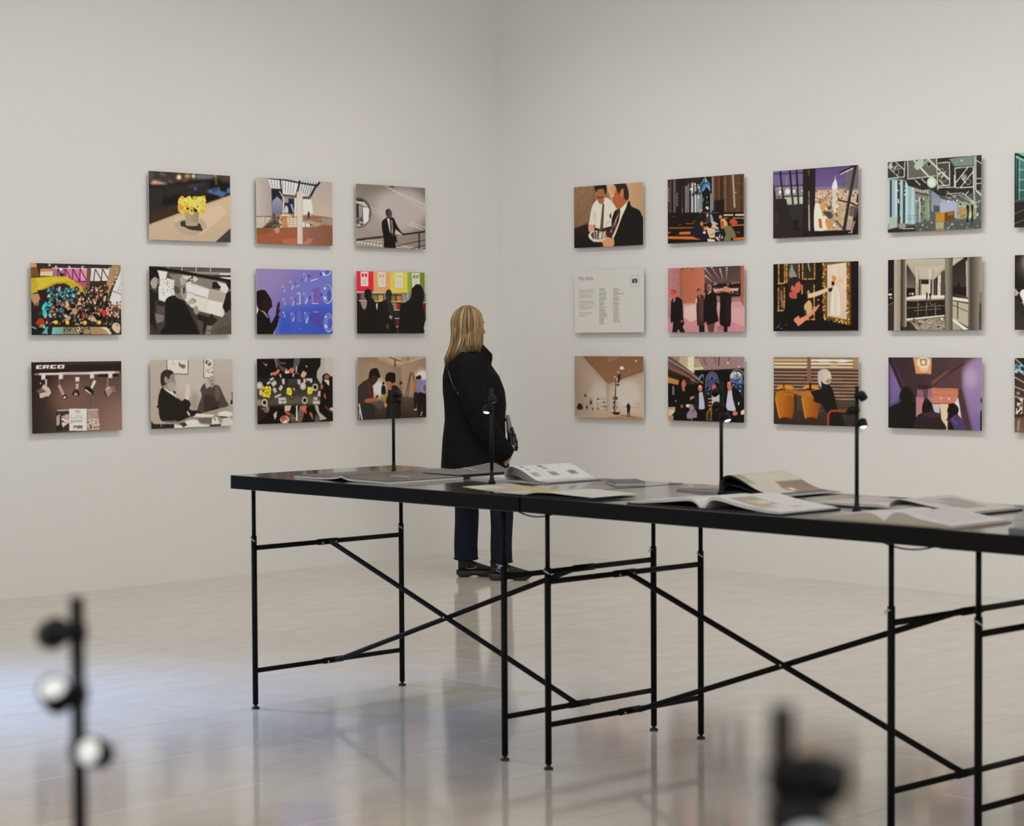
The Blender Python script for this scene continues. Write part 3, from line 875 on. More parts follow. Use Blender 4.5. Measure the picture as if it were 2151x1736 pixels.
# turned-up collar and lapel
cen = Vector((PX(1003), 0.0))
for sgn in (-1, 1):
    pts = []
    for i in range(9):
        t = i / 8
        an = math.pi * (1.0 - 0.93 * t) * sgn
        pts.append(Vector((cen.x + 0.070 * math.cos(an) + (0.012 * t), 0.075 * math.sin(an), PZ(729) - 0.052 * t)))
    mb.tube(pts, [0.020 + 0.002 * i / 8 for i in range(9)], 10)
lap = [(PX(1019), PZ(724)), (PX(1037), PZ(743)), (PX(1037), PZ(755)), (PX(1031), PZ(775)), (PX(1012), PZ(760)), (PX(1008), PZ(735))]
for y0, y1 in ((-0.075, -0.040), (0.030, 0.062)):
    n0 = len(lap)
    v = [(a, y0, z) for a, z in lap] + [(a, y1, z) for a, z in lap]
    f = [tuple(range(n0)), tuple(reversed(range(n0, 2 * n0)))] + [(i, n0 + i, n0 + (i + 1) % n0, (i + 1) % n0) for i in range(n0)]
    mb.add(v, f)
coat = fuse('coat', mb, 0.0085, M['coat'], wom, 4)
# cuff edge and coat buttons
MB().lathe([(0.006, 0), (0.006, 0.003), (0.002, 0.004)], 10, (PX(1024.5), -0.078, PZ(754)), (0.3, -1, 0)).build('button', M['chrome'], coat)
for k, (bx, bz) in enumerate(((1050, 936), (1054, 944))):
    MB().lathe([(0.007, 0), (0.007, 0.004), (0.003, 0.005)], 10, (PX(bx), -0.237, PZ(bz)), (0.2, -1, 0)).build('button', M['leather_black'], coat)

# body (mostly under the clothes), head and hands: one continuous skin
FA = math.radians(34)                       # the head looks to the right and away
hf = Vector((math.cos(FA), math.sin(FA), 0)); hs = Vector((-math.sin(FA), math.cos(FA), 0)); hu = Vector((0, 0, 1))
HC = Vector((PX(989), 0.0, PZ(686)))
RH = Matrix((hf, hs, hu)).transposed()
def H(a, b_, c): return HC + hf * a + hs * b_ + hu * c
bd = MB()
bd.ball(H(-0.012, 0, 0.022), 0.092, 0.074, 0.092, 24, 16, RH)           # cranium
bd.ball(H(0.026, 0, -0.030), 0.062, 0.058, 0.080, 20, 14, RH)           # face
bd.ball(H(0.050, 0, -0.088), 0.026, 0.030, 0.022, 14, 10, RH)           # chin
bd.tube([H(0.083, 0, 0.012), H(0.096, 0, -0.014), H(0.107, 0, -0.033), H(0.090, 0, -0.041)], [0.008, 0.009, 0.012, 0.009], 10)   # nose
bd.ball(H(0.078, 0, 0.030), 0.016, 0.050, 0.012, 14, 8, RH)             # brow
bd.ball(H(0.083, 0, -0.057), 0.010, 0.022, 0.005, 12, 8, RH); bd.ball(H(0.081, 0, -0.068), 0.010, 0.020, 0.006, 12, 8, RH)   # lips
for sg in (-1, 1):
    bd.ball(H(0.062, sg * 0.036, -0.022), 0.024, 0.020, 0.020, 12, 8, RH)   # cheeks
    bd.ball(H(-0.008, sg * 0.074, -0.012), 0.016, 0.008, 0.030, 10, 8, RH)  # ears
bd.tube([H(-0.030, 0, -0.045), Vector((PX(996), 0, PZ(722))), Vector((PX(992), 0, PZ(745)))], [0.052, 0.052, 0.060], 16)
tr = []
for z in [PZ(735) + (0.78 - PZ(735)) * i / 16 for i in range(17)]:
    _, x0, x1, hw = sec_at(z)
    tr.append(ring(z, x0 + 0.035, x1 - 0.035, max(0.05, hw - 0.04)))
bd.loft(list(reversed(tr)))
for (a, b_, c) in ((SH_R, EL_R, WR_R), (SH_L, EL_L, WR_L)):
    p, r = limb(a, b_, c, 0.055, 0.044, 0.030)
    bd.tube(p, r, 12)
def hand(w, d, nrm):
    """palm and five bent fingers; w wrist, d pointing direction, nrm back of the hand"""
    d = Vector(d).normalized(); nrm = Vector(nrm).normalized(); nrm = (nrm - d * nrm.dot(d)).normalized(); sd = d.cross(nrm)
    bd.tube([w - d * 0.05, w, w + d * 0.02], [0.030, 0.026, 0.026], 12)
    rot = Matrix((d, sd, nrm)).transposed()
    bd.ball(w + d * 0.055, 0.050, 0.040, 0.017, 14, 10, rot)
    for k, (o_, ln) in enumerate(((-0.030, 0.070), (-0.010, 0.080), (0.010, 0.076), (0.029, 0.060))):
        p0 = w + d * 0.085 + sd * o_
        p1 = p0 + d * ln * 0.45 - nrm * 0.006
        p2 = p1 + d * ln * 0.18 - nrm * ln * 0.34
        p3 = p2 - d * ln * 0.12 - nrm * ln * 0.28
        bd.tube([p0 - d * 0.02, p0, p1, p2, p3], [0.009, 0.0092, 0.0086, 0.0080, 0.0066], 10)
        bd.ball(p3, 0.0066)
    p0 = w + d * 0.025 - sd * 0.030
    bd.tube([w + d * 0.01 - sd * 0.015, p0, p0 + d * 0.030 - sd * 0.018 - nrm * 0.008, p0 + d * 0.056 - sd * 0.020 - nrm * 0.022], [0.013, 0.012, 0.0098, 0.0075], 10)
    bd.ball(p0 + d * 0.056 - sd * 0.020 - nrm * 0.022, 0.0075)
hand(WR_R + Vector((0.0, 0.016, -0.032)), (-0.12, 0.9, -0.42), (0.85, -0.10, -0.30))
hand(WR_L + Vector((0.01, -0.012, -0.03)), (0.30, -0.45, -0.75), (0.6, 0.55, 0.3))
LEGS = [((PX(986), 0.085), (PX(981), 0.045), (PX(979), 0.030)), ((PX(1026), -0.095), (PX(1055), -0.125), (PX(1054), -0.150))]
for hp, kn, an in LEGS:
    bd.tube([(hp[0], hp[1], 0.80), (kn[0], kn[1], 0.46), ((kn[0] + an[0]) / 2, (kn[1] + an[1]) / 2, 0.33), (an[0], an[1], 0.09)], [0.068, 0.047, 0.050, 0.034], 12)
body = fuse('body', bd, 0.0055, M['skin'], wom, 2)
for sg in (-1, 1):
    e = MB().ball(H(0.072, sg * 0.031, 0.012), 0.012).build('eye', M['eye_white'], wom)
    MB().ball(H(0.0795, sg * 0.031, 0.012), 0.0058).build('iris', M['leather_black'], e)

# jeans
jb = MB()
for k, (hp, kn, an) in enumerate(LEGS):
    prof = [(0.82, hp, 0.085, 0.085), (0.62, ((hp[0] * 0.6 + kn[0] * 0.4), (hp[1] * 0.6 + kn[1] * 0.4)), 0.080, 0.080), (0.46, kn, 0.0745, 0.075), (0.42, kn, 0.074, 0.075), (0.30, ((kn[0] + an[0]) / 2, (kn[1] + an[1]) / 2), 0.073, 0.074), (0.20, an, 0.0725, 0.072), (0.105, an, 0.0725, 0.072)]
    if k == 1: prof = [(a, b_, c * (0.96 if a > 0.4 else 0.90), d * 0.92) for a, b_, c, d in prof]
    rings = []
    for i in range(31):
        z = 0.82 + (0.105 - 0.82) * i / 30
        for a, b_ in zip(prof, prof[1:]):
            if b_[0] <= z <= a[0] + 1e-6:
                t = (a[0] - z) / (a[0] - b_[0]); break
        cx = a[1][0] + (b_[1][0] - a[1][0]) * t; cy = a[1][1] + (b_[1][1] - a[1][1]) * t
        rx = a[2] + (b_[2] - a[2]) * t; ry = a[3] + (b_[3] - a[3]) * t
        rings.append([(cx + rx * math.cos(q) * (1 + 0.02 * math.sin(3 * q + 22 * z)), cy + ry * math.sin(q) * (1 + 0.02 * math.sin(2 * q + 31 * z)), z) for q in [2 * math.pi * j / 28 for j in range(28)]])
    jb.loft(list(reversed(rings)))
jb.loft(list(reversed([ring(z, PX(945), PX(1050), 0.185) for z in (0.95, 0.90, 0.85, 0.80, 0.76)])))
jeans = fuse('jeans', jb, 0.0075, M['denim'], wom, 2)
for k, (hp, kn, an) in enumerate(LEGS):
    r_ = 0.0735 if k == 0 else 0.0665
    MB().tube([(an[0] + r_ * math.cos(q), an[1] + (r_ - 0.001) * math.sin(q), 0.112) for q in [2 * math.pi * j / 28 for j in range(29)]], 0.004, 6, cap=False).build('hem', M['denim'], jeans)

# shoes
def shoe(hx, y_, ang, L):
    sh = []
    def T(p):
        c, s = math.cos(ang), math.sin(ang)
        return (hx + p[0] * c - p[1] * s, y_ + p[0] * s + p[1] * c, p[2])
    # sole: thick, curled up at heel and toe, waisted under the arch
    rings = []
    for i in range(23):
        t = i / 22
        w = 0.036 + 0.010 * math.sin(math.pi * min(1, t * 1.1)) - 0.006 * math.exp(-((t - 0.42) / 0.14) ** 2)
        w *= min(1, math.sqrt(max(0.02, t * 9)), math.sqrt(max(0.015, (1 - t) * 7)))
        zb = 0.018 * max(0, (0.10 - t) / 0.10) ** 1.5 + 0.030 * max(0, (t - 0.80) / 0.20) ** 1.6 + 0.012 * math.exp(-((t - 0.45) / 0.13) ** 2)
        zt = 0.036 + 0.006 * (1 - t) + 0.010 * max(0, (t - 0.85) / 0.15)
        x = t * L
        rings.append([T(p) for p in ((x, -w * 0.92, zb), (x, w * 0.92, zb), (x, w, (zb + zt) / 2), (x, w * 0.93, zt), (x, -w * 0.93, zt), (x, -w, (zb + zt) / 2))])
    so = MB().loft(rings, smooth=True)
    up = MB(); rings = []
    for i in range(21):
        t = i / 20
        x = 0.012 + t * (L - 0.022)
        w = (0.031 + 0.010 * math.sin(math.pi * min(1, t * 1.15))) * min(1, math.sqrt(max(0.03, t * 8 + 0.2)), math.sqrt(max(0.03, (1 - t) * 6)))
        top = 0.118 - 0.02 * t if t < 0.30 else 0.112 - (0.112 - 0.052) * ((t - 0.30) / 0.70) ** 0.75
        top = max(top, 0.047)
        rg = []
        for k in range(14):
            q = 2 * math.pi * k / 14
            rg.append(T((x, w * math.cos(q) * (0.78 if math.sin(q) > 0 and t < 0.35 else 1), 0.034 + (top - 0.034) * (0.5 + 0.5 * math.sin(q)))))
        rings.append(rg)
    up.loft(rings)
    s = up.build('shoe', M['shoe'], wom)
    so.build('sole', M['sole'], s)
    # pale piping loop on the outer side
    pts = [T((0.085 + 0.035 * math.cos(q), -0.042 - 0.002, 0.072 + 0.020 * math.sin(q))) for q in [math.pi * (0.95 + 1.05 * j / 12) for j in range(13)]]
    MB().tube(pts, 0.0014, 6).build('piping', M['reflective'], s)
    MB().tube([T((0.045, -0.030, 0.100)), T((0.065, -0.036, 0.098)), T((0.078, -0.038, 0.075))], 0.0024, 6).build('pull_loop', M['reflective'], s)
    return s
shoe(PX(958), 0.035, math.radians(4), 0.245)
shoe(PX(1027), -0.155, math.radians(-3), 0.268)

for k, (hp, kn, an) in enumerate(LEGS):
    MB().tube([(an[0] - 0.006, an[1], 0.060), (an[0], an[1], 0.130)], [0.041, 0.044], 14).build('sock', M['sock'] if k else M['shoe'], wom)
# hair: an under-layer and some four hundred locks
rng = random.Random(5)
def hair_path(psi, th0, k=1.0, jit=0.0, zoff=0.0, n=15):
    """psi: azimuth from the looking direction; path from the crown over the head and down"""
    dx, ds = math.cos(psi), math.sin(psi)
    rx, rs, rz = 0.106 * k, 0.090 * k, 0.112 * k
    c = HC + hu * 0.018 - hf * 0.010
    pts = []
    nt = 8
    for i in range(nt):
        th = th0 + (math.radians(97) - th0) * i / (nt - 1)
        pts.append(c + hf * rx * math.sin(th) * dx + hs * rs * math.sin(th) * ds + hu * rz * math.cos(th))
    e = pts[-1]
    out = Vector((e.x - c.x, e.y - c.y, 0))
    lx = e.x + 0.01
    # ends lie lower towards the back (picture left)
    zend = 1.392 - 0.085 * min(1, max(0, (PX(992) - lx) / 0.115)) + zoff
    for i in range(1, n - nt + 1):
        t = i / (n - nt)
        z = e.z + (zend - e.z) * t
        flare = 1 + 0.10 * t - 0.22 * math.sin(math.pi * t) * 0.25
        px_ = c.x + out.x * flare; py_ = c.y + out.y * flare
        if lx < PX(985): px_ -= 0.030 * t ** 2.2
        if out.y < 0: py_ -= 0.030 * t * t
        pts.append(Vector((px_ + jit * math.sin(3 * t + psi * 5), py_ + jit * math.cos(4 * t + psi * 3), z)))
    return pts
hb = MB(); hcol = []
def hair_add(mbx, colr):
    hcol.extend([list(colr) + [1]] * (len(mbx.v) - len(hcol)))
# under-layer
n_ps = 46
grid = [hair_path(math.radians(66 + 232 * i / n_ps), math.radians(3), 0.955) for i in range(n_ps + 1)]
v = [p for g_ in grid for p in g_]
n_p = len(grid[0])
f = [(i * n_p + j, (i + 1) * n_p + j, (i + 1) * n_p + j + 1, i * n_p + j + 1) for i in range(n_ps) for j in range(n_p - 1)]
hb.add(v, f, True); hair_add(hb, srgb('4f3b25'))
fr = [hair_path(math.radians(-66 + 134 * i / 14), math.radians(3), 0.955)[:5] for i in range(15)]
v = [p for g_ in fr for p in g_]
f = [(i * 5 + j, (i + 1) * 5 + j, (i + 1) * 5 + j + 1, i * 5 + j + 1) for i in range(14) for j in range(4)]
hb.add(v, f, True); hair_add(hb, srgb('6e5638'))
tones = ['9a7c50', '8f7249', 'a88a5c', 'b89c6c', '7f623e', '6d5235', 'a08355', '8a6c45', '5f472d', 'c4a97a', '765a39', '4f3b26']
for i in range(760):
    psi = math.radians(rng.uniform(58, 304))
    th0 = math.radians(rng.choice((4, 10, 18, 30, 45)))
    p = hair_path(psi, th0, rng.uniform(0.975, 1.035), rng.uniform(0.000, 0.007), rng.uniform(-0.022, 0.022))
    front = min(abs(psi - math.radians(60)), abs(psi - math.radians(304)))
    if front < 0.35: p = p[:-rng.choice((1, 1, 2, 2, 3))]
    w = rng.uniform(0.0018, 0.0040)
    m_ = len(p)
    hb.tube(p, [w * (0.5 + 0.5 * min(1, j / 3)) * (1 if j < m_ - 4 else (m_ - j) / 4.6) for j in range(m_)], 5, flat=0.55)
    c = srgb(rng.choice(tones)); k = rng.uniform(0.8, 1.1)
    hair_add(hb, [q * k for q in c])
for i in range(110):          # hair combed back from the forehead
    psi = math.radians(rng.uniform(-60, 62))
    p = hair_path(psi, math.radians(rng.uniform(4, 20)), rng.uniform(0.97, 1.0))[:rng.choice((4, 4, 5))]
    w = 0.003; m_ = len(p)
    hb.tube(p, [w * (1 if j < m_ - 1 else 0.3) for j in range(m_)], 5, flat=0.55)
    hair_add(hb, srgb(rng.choice(tones)))
# one thin lock curling forward over the collar
p = [Vector((PX(990), -0.085, PZ(725))), Vector((PX(996), -0.090, PZ(733))), Vector((PX(1005), -0.085, PZ(738))), Vector((PX(1018), -0.080, PZ(738)))]
hb.tube(p, [0.003, 0.003, 0.0025, 0.001], 5); hair_add(hb, srgb('b0925f'))
hair = hb.build('hair', M['hair'], wom)
paint(hair.data, hcol)

# handbag, and the strap across the back
bag = thing('handbag', (-1.288, -1.165, 0), -ROOM_A, 'small grey and black handbag with beaded chain carried in front of the woman', 'handbag')
bg = MB()
rings = []
for i in range(9):
    t = i / 8
    z = PZ(946) + (PZ(874) - PZ(946)) * t
    x0 = PX(1069) - 0.010 * t; x1 = PX(1085) - 0.040 * t ** 1.5
    rings.append(ring(z, x0, max(x1, x0 + 0.018), 0.060 - 0.02 * t, 20, 3.2))
bg.loft(rings)
bb = bg.build('bag_body', M['leather_black'], bag)
fl = MB(); rings = []
for i in range(6):
    t = i / 5
    z = PZ(908) + (PZ(871) - PZ(908)) * t
    tt = (z - PZ(946)) / (PZ(874) - PZ(946))
    x0 = PX(1069) - 0.010 * tt - 0.003; x1 = PX(1085) - 0.040 * min(1, tt) ** 1.5 + 0.003
    rings.append(ring(z, x0, max(x1, x0 + 0.02), 0.063 - 0.02 * tt, 20, 3.2))
fl.loft(rings).build('flap', M['leather_grey'], bag)
for i in range(11):
    t = i / 10
    px_ = 1077 + 10 * math.sin(t * 1.9); py_ = 899 + 44 * t
    MB().ball((PX(px_), -0.055 - 0.02 * math.sin(3 * t), PZ(py_)), 0.0085 if i % 3 else 0.011, seg=10, rings=6).build('bead', M['leather_black'], bag)
MB().lathe([(0.010, -0.002), (0.014, -0.002), (0.014, 0.002), (0.010, 0.002)], 16, (PX(1078), -0.066, PZ(938)), (0.2, -1, 0)).build('ring', M['chrome'], bag)
sp = []
path = [(944, 764), (948, 782), (954, 800), (961, 815), (968, 822), (978, 830), (986, 840), (991, 850), (996, 862)]
for a, c in path:
    x, z = PX(a), PZ(c)
    sp.append(Vector((x, coat_y(x, z) - 0.004, z)))
strap = MB().tube(sp, 0.0065, 8, flat=0.3).build('bag_strap', M['leather_black'], wom)
# over the left shoulder and down the front to the bag
sp2 = [sp[0], Vector((PX(956), -0.05, PZ(743))), Vector((PX(985), 0.10, PZ(738))), Vector((PX(1012), 0.20, PZ(752))), Vector((PX(1035), 0.215, PZ(790))), Vector((PX(1050), 0.20, PZ(830))), Vector((PX(1064), 0.09, PZ(885)))]
MB().tube(sp2, 0.0065, 8, flat=0.3).build('bag_strap', M['leather_black'], wom)
bk = sp[4]
t_ = (sp[5] - sp[3]).normalized(); nn = Vector((0, -1, 0)); n2 = t_.cross(nn).normalized()
c = bk + Vector((0.006, -0.006, 0.0))
MB().tube([c + n2 * 0.011 + t_ * 0.016, c + n2 * 0.011 - t_ * 0.010, c - n2 * 0.011 - t_ * 0.010, c - n2 * 0.011 + t_ * 0.016], 0.0022, 6).build('buckle', M['chrome'], strap)

# ------------------------------------------------------------------ photographs on the walls
# every picture is drawn here as vector shapes, rasterised with numpy and carried by the print's vertices
PRINT_GAIN = 0.66        # reflectance of a print tone relative to how it looks in the room light
NXP, NYP = 190, 126
def homography(q):
    """maps the quad (tl, tr, br, bl) to the unit square"""
    A = []; B = []
    for (x, y), (u, v) in zip(q, ((0, 0), (1, 0), (1, 1), (0, 1))):
        A.append([x, y, 1, 0, 0, 0, -u * x, -u * y]); B.append(u)
        A.append([0, 0, 0, x, y, 1, -v * x, -v * y]); B.append(v)
    h = np.linalg.solve(np.array(A, float), np.array(B, float))
    return np.append(h, 1).reshape(3, 3)

class Art:
    def __init__(s, quad, nx=NXP, ny=NYP, seed=1):
        s.W, s.H = nx * 2, ny * 2
        s.h = homography(quad)
        s.img = np.zeros((s.H, s.W, 3))
        s.r = np.random.RandomState(seed)
        s.k = s.W / abs(quad[1][0] - quad[0][0])
    def c(s, h): return np.array([int(h[i:i + 2], 16) / 255 for i in (0, 2, 4)])
    def m(s, pts):
        if isinstance(pts, str):
            a = np.array([float(q) for q in pts.split()]).reshape(-1, 2)
        else:
            a = np.array(pts, float)
        w = a[:, :1] * s.h[:, 0] + a[:, 1:2] * s.h[:, 1] + s.h[:, 2]
        return np.stack([w[:, 0] / w[:, 2] * s.W, w[:, 1] / w[:, 2] * s.H], 1)
    def bg(s, tl, tr, br, bl):
        u = np.linspace(0, 1, s.W)[None, :, None]; v = np.linspace(0, 1, s.H)[:, None, None]
        s.img[:] = (s.c(tl) * (1 - u) + s.c(tr) * u) * (1 - v) + (s.c(bl) * (1 - u) + s.c(br) * u) * v
        return s
    def fill(s, q, col, a=1.0):
        x0, y0 = np.floor(q.min(0)).astype(int); x1, y1 = np.ceil(q.max(0)).astype(int)
        X0, Y0, X1, Y1 = max(x0, 0), max(y0, 0), min(x1 + 1, s.W), min(y1 + 1, s.H)
        if X0 >= X1 or Y0 >= Y1: return s
        xs = np.arange(X0, X1)[None, :] + 0.5; ys = np.arange(Y0, Y1)[:, None] + 0.5
        ins = np.zeros((Y1 - Y0, X1 - X0), bool)
        n = len(q)
        for i in range(n):
            ax, ay = q[i]; bx, by = q[(i + 1) % n]
            if ay == by: continue
            cond = (ay > ys) != (by > ys)
            ins ^= cond & (xs < (bx - ax) * (ys - ay) / (by - ay) + ax)
        sub = s.img[Y0:Y1, X0:X1]
        if '>' in col:
            c0, c1 = col.split('>')
            t = np.clip((ys - y0) / max(1, y1 - y0), 0, 1)[:, :, None]
            cc = (s.c(c0) * (1 - t) + s.c(c1) * t) * np.ones((1, X1 - X0, 1))
        elif '|' in col:
            c0, c1 = col.split('|')
            t = np.clip((xs - x0) / max(1, x1 - x0), 0, 1)[:, :, None]
            cc = (s.c(c0) * (1 - t) + s.c(c1) * t) * np.ones((Y1 - Y0, 1, 1))
        else:
            cc = np.ones_like(sub) * s.c(col)
        sub[ins] = sub[ins] * (1 - a) + cc[ins] * a
        return s
    def p(s, col, pts, a=1.0): return s.fill(s.m(pts), col, a)
    def s(s_, col, pts, a=1.0):
        """smooth closed outline"""
        q = np.array([float(t) for t in pts.split()]).reshape(-1, 2)
        n = len(q); out = []
        for i in range(n):
            p0, p1, p2, p3 = q[i - 1], q[i], q[(i + 1) % n], q[(i + 2) % n]
            for t in (0, 0.25, 0.5, 0.75):
                out.append(0.5 * (2 * p1 + (p2 - p0) * t + (2 * p0 - 5 * p1 + 4 * p2 - p3) * t * t + (3 * p1 - p0 - 3 * p2 + p3) * t ** 3))
        return s_.fill(s_.m(out), col, a)
    def e(s, col, cx, cy, rx, ry=None, rot=0, a=1.0, n=20):
        ry = rx if ry is None else ry
        t = np.linspace(0, 2 * np.pi, n, endpoint=False); c, sn = math.cos(rot), math.sin(rot)
        x, y = rx * np.cos(t), ry * np.sin(t)
        return s.fill(s.m(np.stack([cx + x * c - y * sn, cy + x * sn + y * c], 1)), col, a)
    def l(s, col, w, pts, a=1.0):
        q = np.array([float(t) for t in pts.split()]).reshape(-1, 2)
        for i in range(len(q) - 1):
            d = q[i + 1] - q[i]; L = np.hypot(*d)
            if L == 0: continue
            n = np.array([-d[1], d[0]]) / L * w / 2
            s.fill(s.m([q[i] + n, q[i + 1] + n, q[i + 1] - n, q[i] - n]), col, a)
        return s
    def rect(s, col, x0, y0, x1, y1, a=1.0): return s.p(col, [(x0, y0), (x1, y0), (x1, y1), (x0, y1)], a)
    def dots(s, n, box, pal, r0, r1, asp=1.0, a=1.0):
        pal = pal.split()
        for _ in range(n):
            r = s.r.uniform(r0, r1)
            s.e(pal[s.r.randint(len(pal))], s.r.uniform(box[0], box[2]), s.r.uniform(box[1], box[3]), r, r * asp * s.r.uniform(0.7, 1.4), s.r.uniform(-0.5, 0.5), a, 8)
        return s
    def blur(s, n=1):
        if n >= 3:
            r = int(2.2 * n) + 1
            k = np.exp(-0.5 * (np.arange(-r, r + 1) / (0.85 * n)) ** 2); k /= k.sum()
            p_ = np.pad(s.img, ((r, r), (0, 0), (0, 0)), 'edge')
            s.img = sum(k[i] * p_[i:i + s.H] for i in range(2 * r + 1))
            p_ = np.pad(s.img, ((0, 0), (r, r), (0, 0)), 'edge')
            s.img = sum(k[i] * p_[:, i:i + s.W] for i in range(2 * r + 1))
            return s
        for _ in range(n):
            for ax in (0, 1):
                b = np.concatenate([np.take(s.img, [0], ax), s.img, np.take(s.img, [-1], ax)], ax)
                k = s.img.shape[ax]
                s.img = 0.25 * np.take(b, range(0, k), ax) + 0.5 * np.take(b, range(1, k + 1), ax) + 0.25 * np.take(b, range(2, k + 2), ax)
        return s
    def noise(s, amp, cell=4):
        g = s.r.uniform(-1, 1, (s.H // cell + 1, s.W // cell + 1))
        g = np.kron(g, np.ones((cell, cell)))[:s.H, :s.W]
        s.img = np.clip(s.img * (1 + amp * g[:, :, None]), 0, 1)
        return s
    def streaks(s, amp, cell=5):
        g = np.repeat(s.r.uniform(-1, 1, s.W // cell + 1), cell)[:s.W]
        s.img = np.clip(s.img * (1 + amp * g[None, :, None]), 0, 1)
        return s
    def result(s):
        s.blur(1)
        im = s.img.reshape(s.H // 2, 2, s.W // 2, 2, 3).mean((1, 3))
        lin = np.where(im <= 0.04045, im / 12.92, ((im + 0.055) / 1.055) ** 2.4)
        return np.clip(1.10 * lin ** 1.07 / PRINT_GAIN, 0, 0.95)

def head(A, skin, hair, cx, cy, rx, ry, back=1, hat=0.45):
    """a small head: face oval with a cap of hair"""
    A.e(hair, cx - back * rx * 0.15, cy - ry * 0.12, rx * 1.05, ry * 1.02)
    A.e(skin, cx + back * rx * 0.30, cy + ry * 0.18, rx * 0.72, ry * 0.80)
    return A

PICS = {}
def pic(fn):
    PICS[fn.__name__] = fn
    return fn

@pic
def flowers(A):
    A.bg('3a3430', '4a4038', '241d18', '1e1814').noise(0.1, 12)
    A.p('4a463f', '118 172 225 190 215 340 118 370').p('c09a88', '160 395 225 350 480 420 470 440 170 460')
    A.p('15110f', '118 440 400 440 760 400 1300 340 1680 330 1680 700 1100 830 118 830')
    A.p('2c2926', '118 500 420 500 400 700 300 920 118 960').p('5e5750', '620 330 700 262 760 300 700 350').e('e8dcc8', 700, 300, 45).e('e9e2d6', 975, 282, 34).e('b98d4e', 860, 280, 55, 40)
    A.p('6b6c72', '1030 250 1380 262 1300 340 1030 330').p('96413f', '760 350 880 345 850 380 770 390').e('b9896a', 1395, 275, 30, 22).p('6b5546', '1380 290 1430 290 1425 460 1390 450').p('453a32', '1480 300 1680 300 1680 420 1500 390')
    A.p('9c8070', '480 345 610 405 590 412 500 375').e('b8b3a9', 365, 232, 17).e('9c8f86', 425, 262, 17)
    A.p('2a2724', '430 450 1100 420 1300 380 1250 640 900 660 640 640 420 700').p('43413c', '870 450 1200 400 1200 430 880 500')
    A.blur(3)
    A.p('3a2c22', '118 980 700 800 700 980 118 1200').e('3d64c8', 1012, 525, 27, 32).p('4f6798', '1245 540 1480 490 1480 560 1620 600 1520 690 1400 640 1250 600').p('31425f', '1330 545 1440 515 1450 560 1340 590').p('4d6a95', '1610 520 1680 490 1680 600 1600 620')
    A.blur(2)
    A.p('bfa98c>b3a088', '118 1205 700 990 1200 805 1680 640 1680 1270 1380 1540 118 1490')
    A.p('c9baa4', '600 1100 1500 820 1600 1000 1100 1400 700 1300', 0.5).blur(3)
    A.p('423c3b', '1375 1535 1680 1265 1680 1550 1375 1540').l('d8c8ac', 8, '118 1205 700 990').l('cdbda2', 8, '1375 1535 1680 1265')
    A.s('a3907c', '600 1200 680 1130 760 1095 1000 1080 1150 1120 1225 1250 1130 1330 1000 1410 820 1390 700 1330', 0.7)
    A.s('38342c', '720 1160 800 1130 1070 1180 1110 1240 1140 1320 1060 1320 900 1300 800 1250 730 1230')
    A.p('a5967c|8f8066', '795 960 1080 950 1050 1215 930 1250 820 1220').e('9a8a70', 935, 1210, 115, 35).e('2f2b24', 940, 1245, 125, 22, 0.05, 0.6)
    A.e('a5967c', 940, 1190, 112, 40)
    A.dots(170, (700, 690, 1180, 930), 'd9b048 e4c05a cda03a efd070 c8952f', 24, 48)
    A.e('d9b048', 760, 960, 50, 35).e('d9a83c', 1150, 950, 55, 45).e('dcb650', 930, 985, 45, 35)
    A.dots(40, (720, 700, 1150, 900), 'f0d67c e2bd58', 14, 24)
    A.e('2a241a', 860, 900, 24, 20).e('2a241a', 940, 940, 18).p('1e1c18', '960 870 1050 930 1020 970 980 950').e('2a241a', 1050, 862, 14)

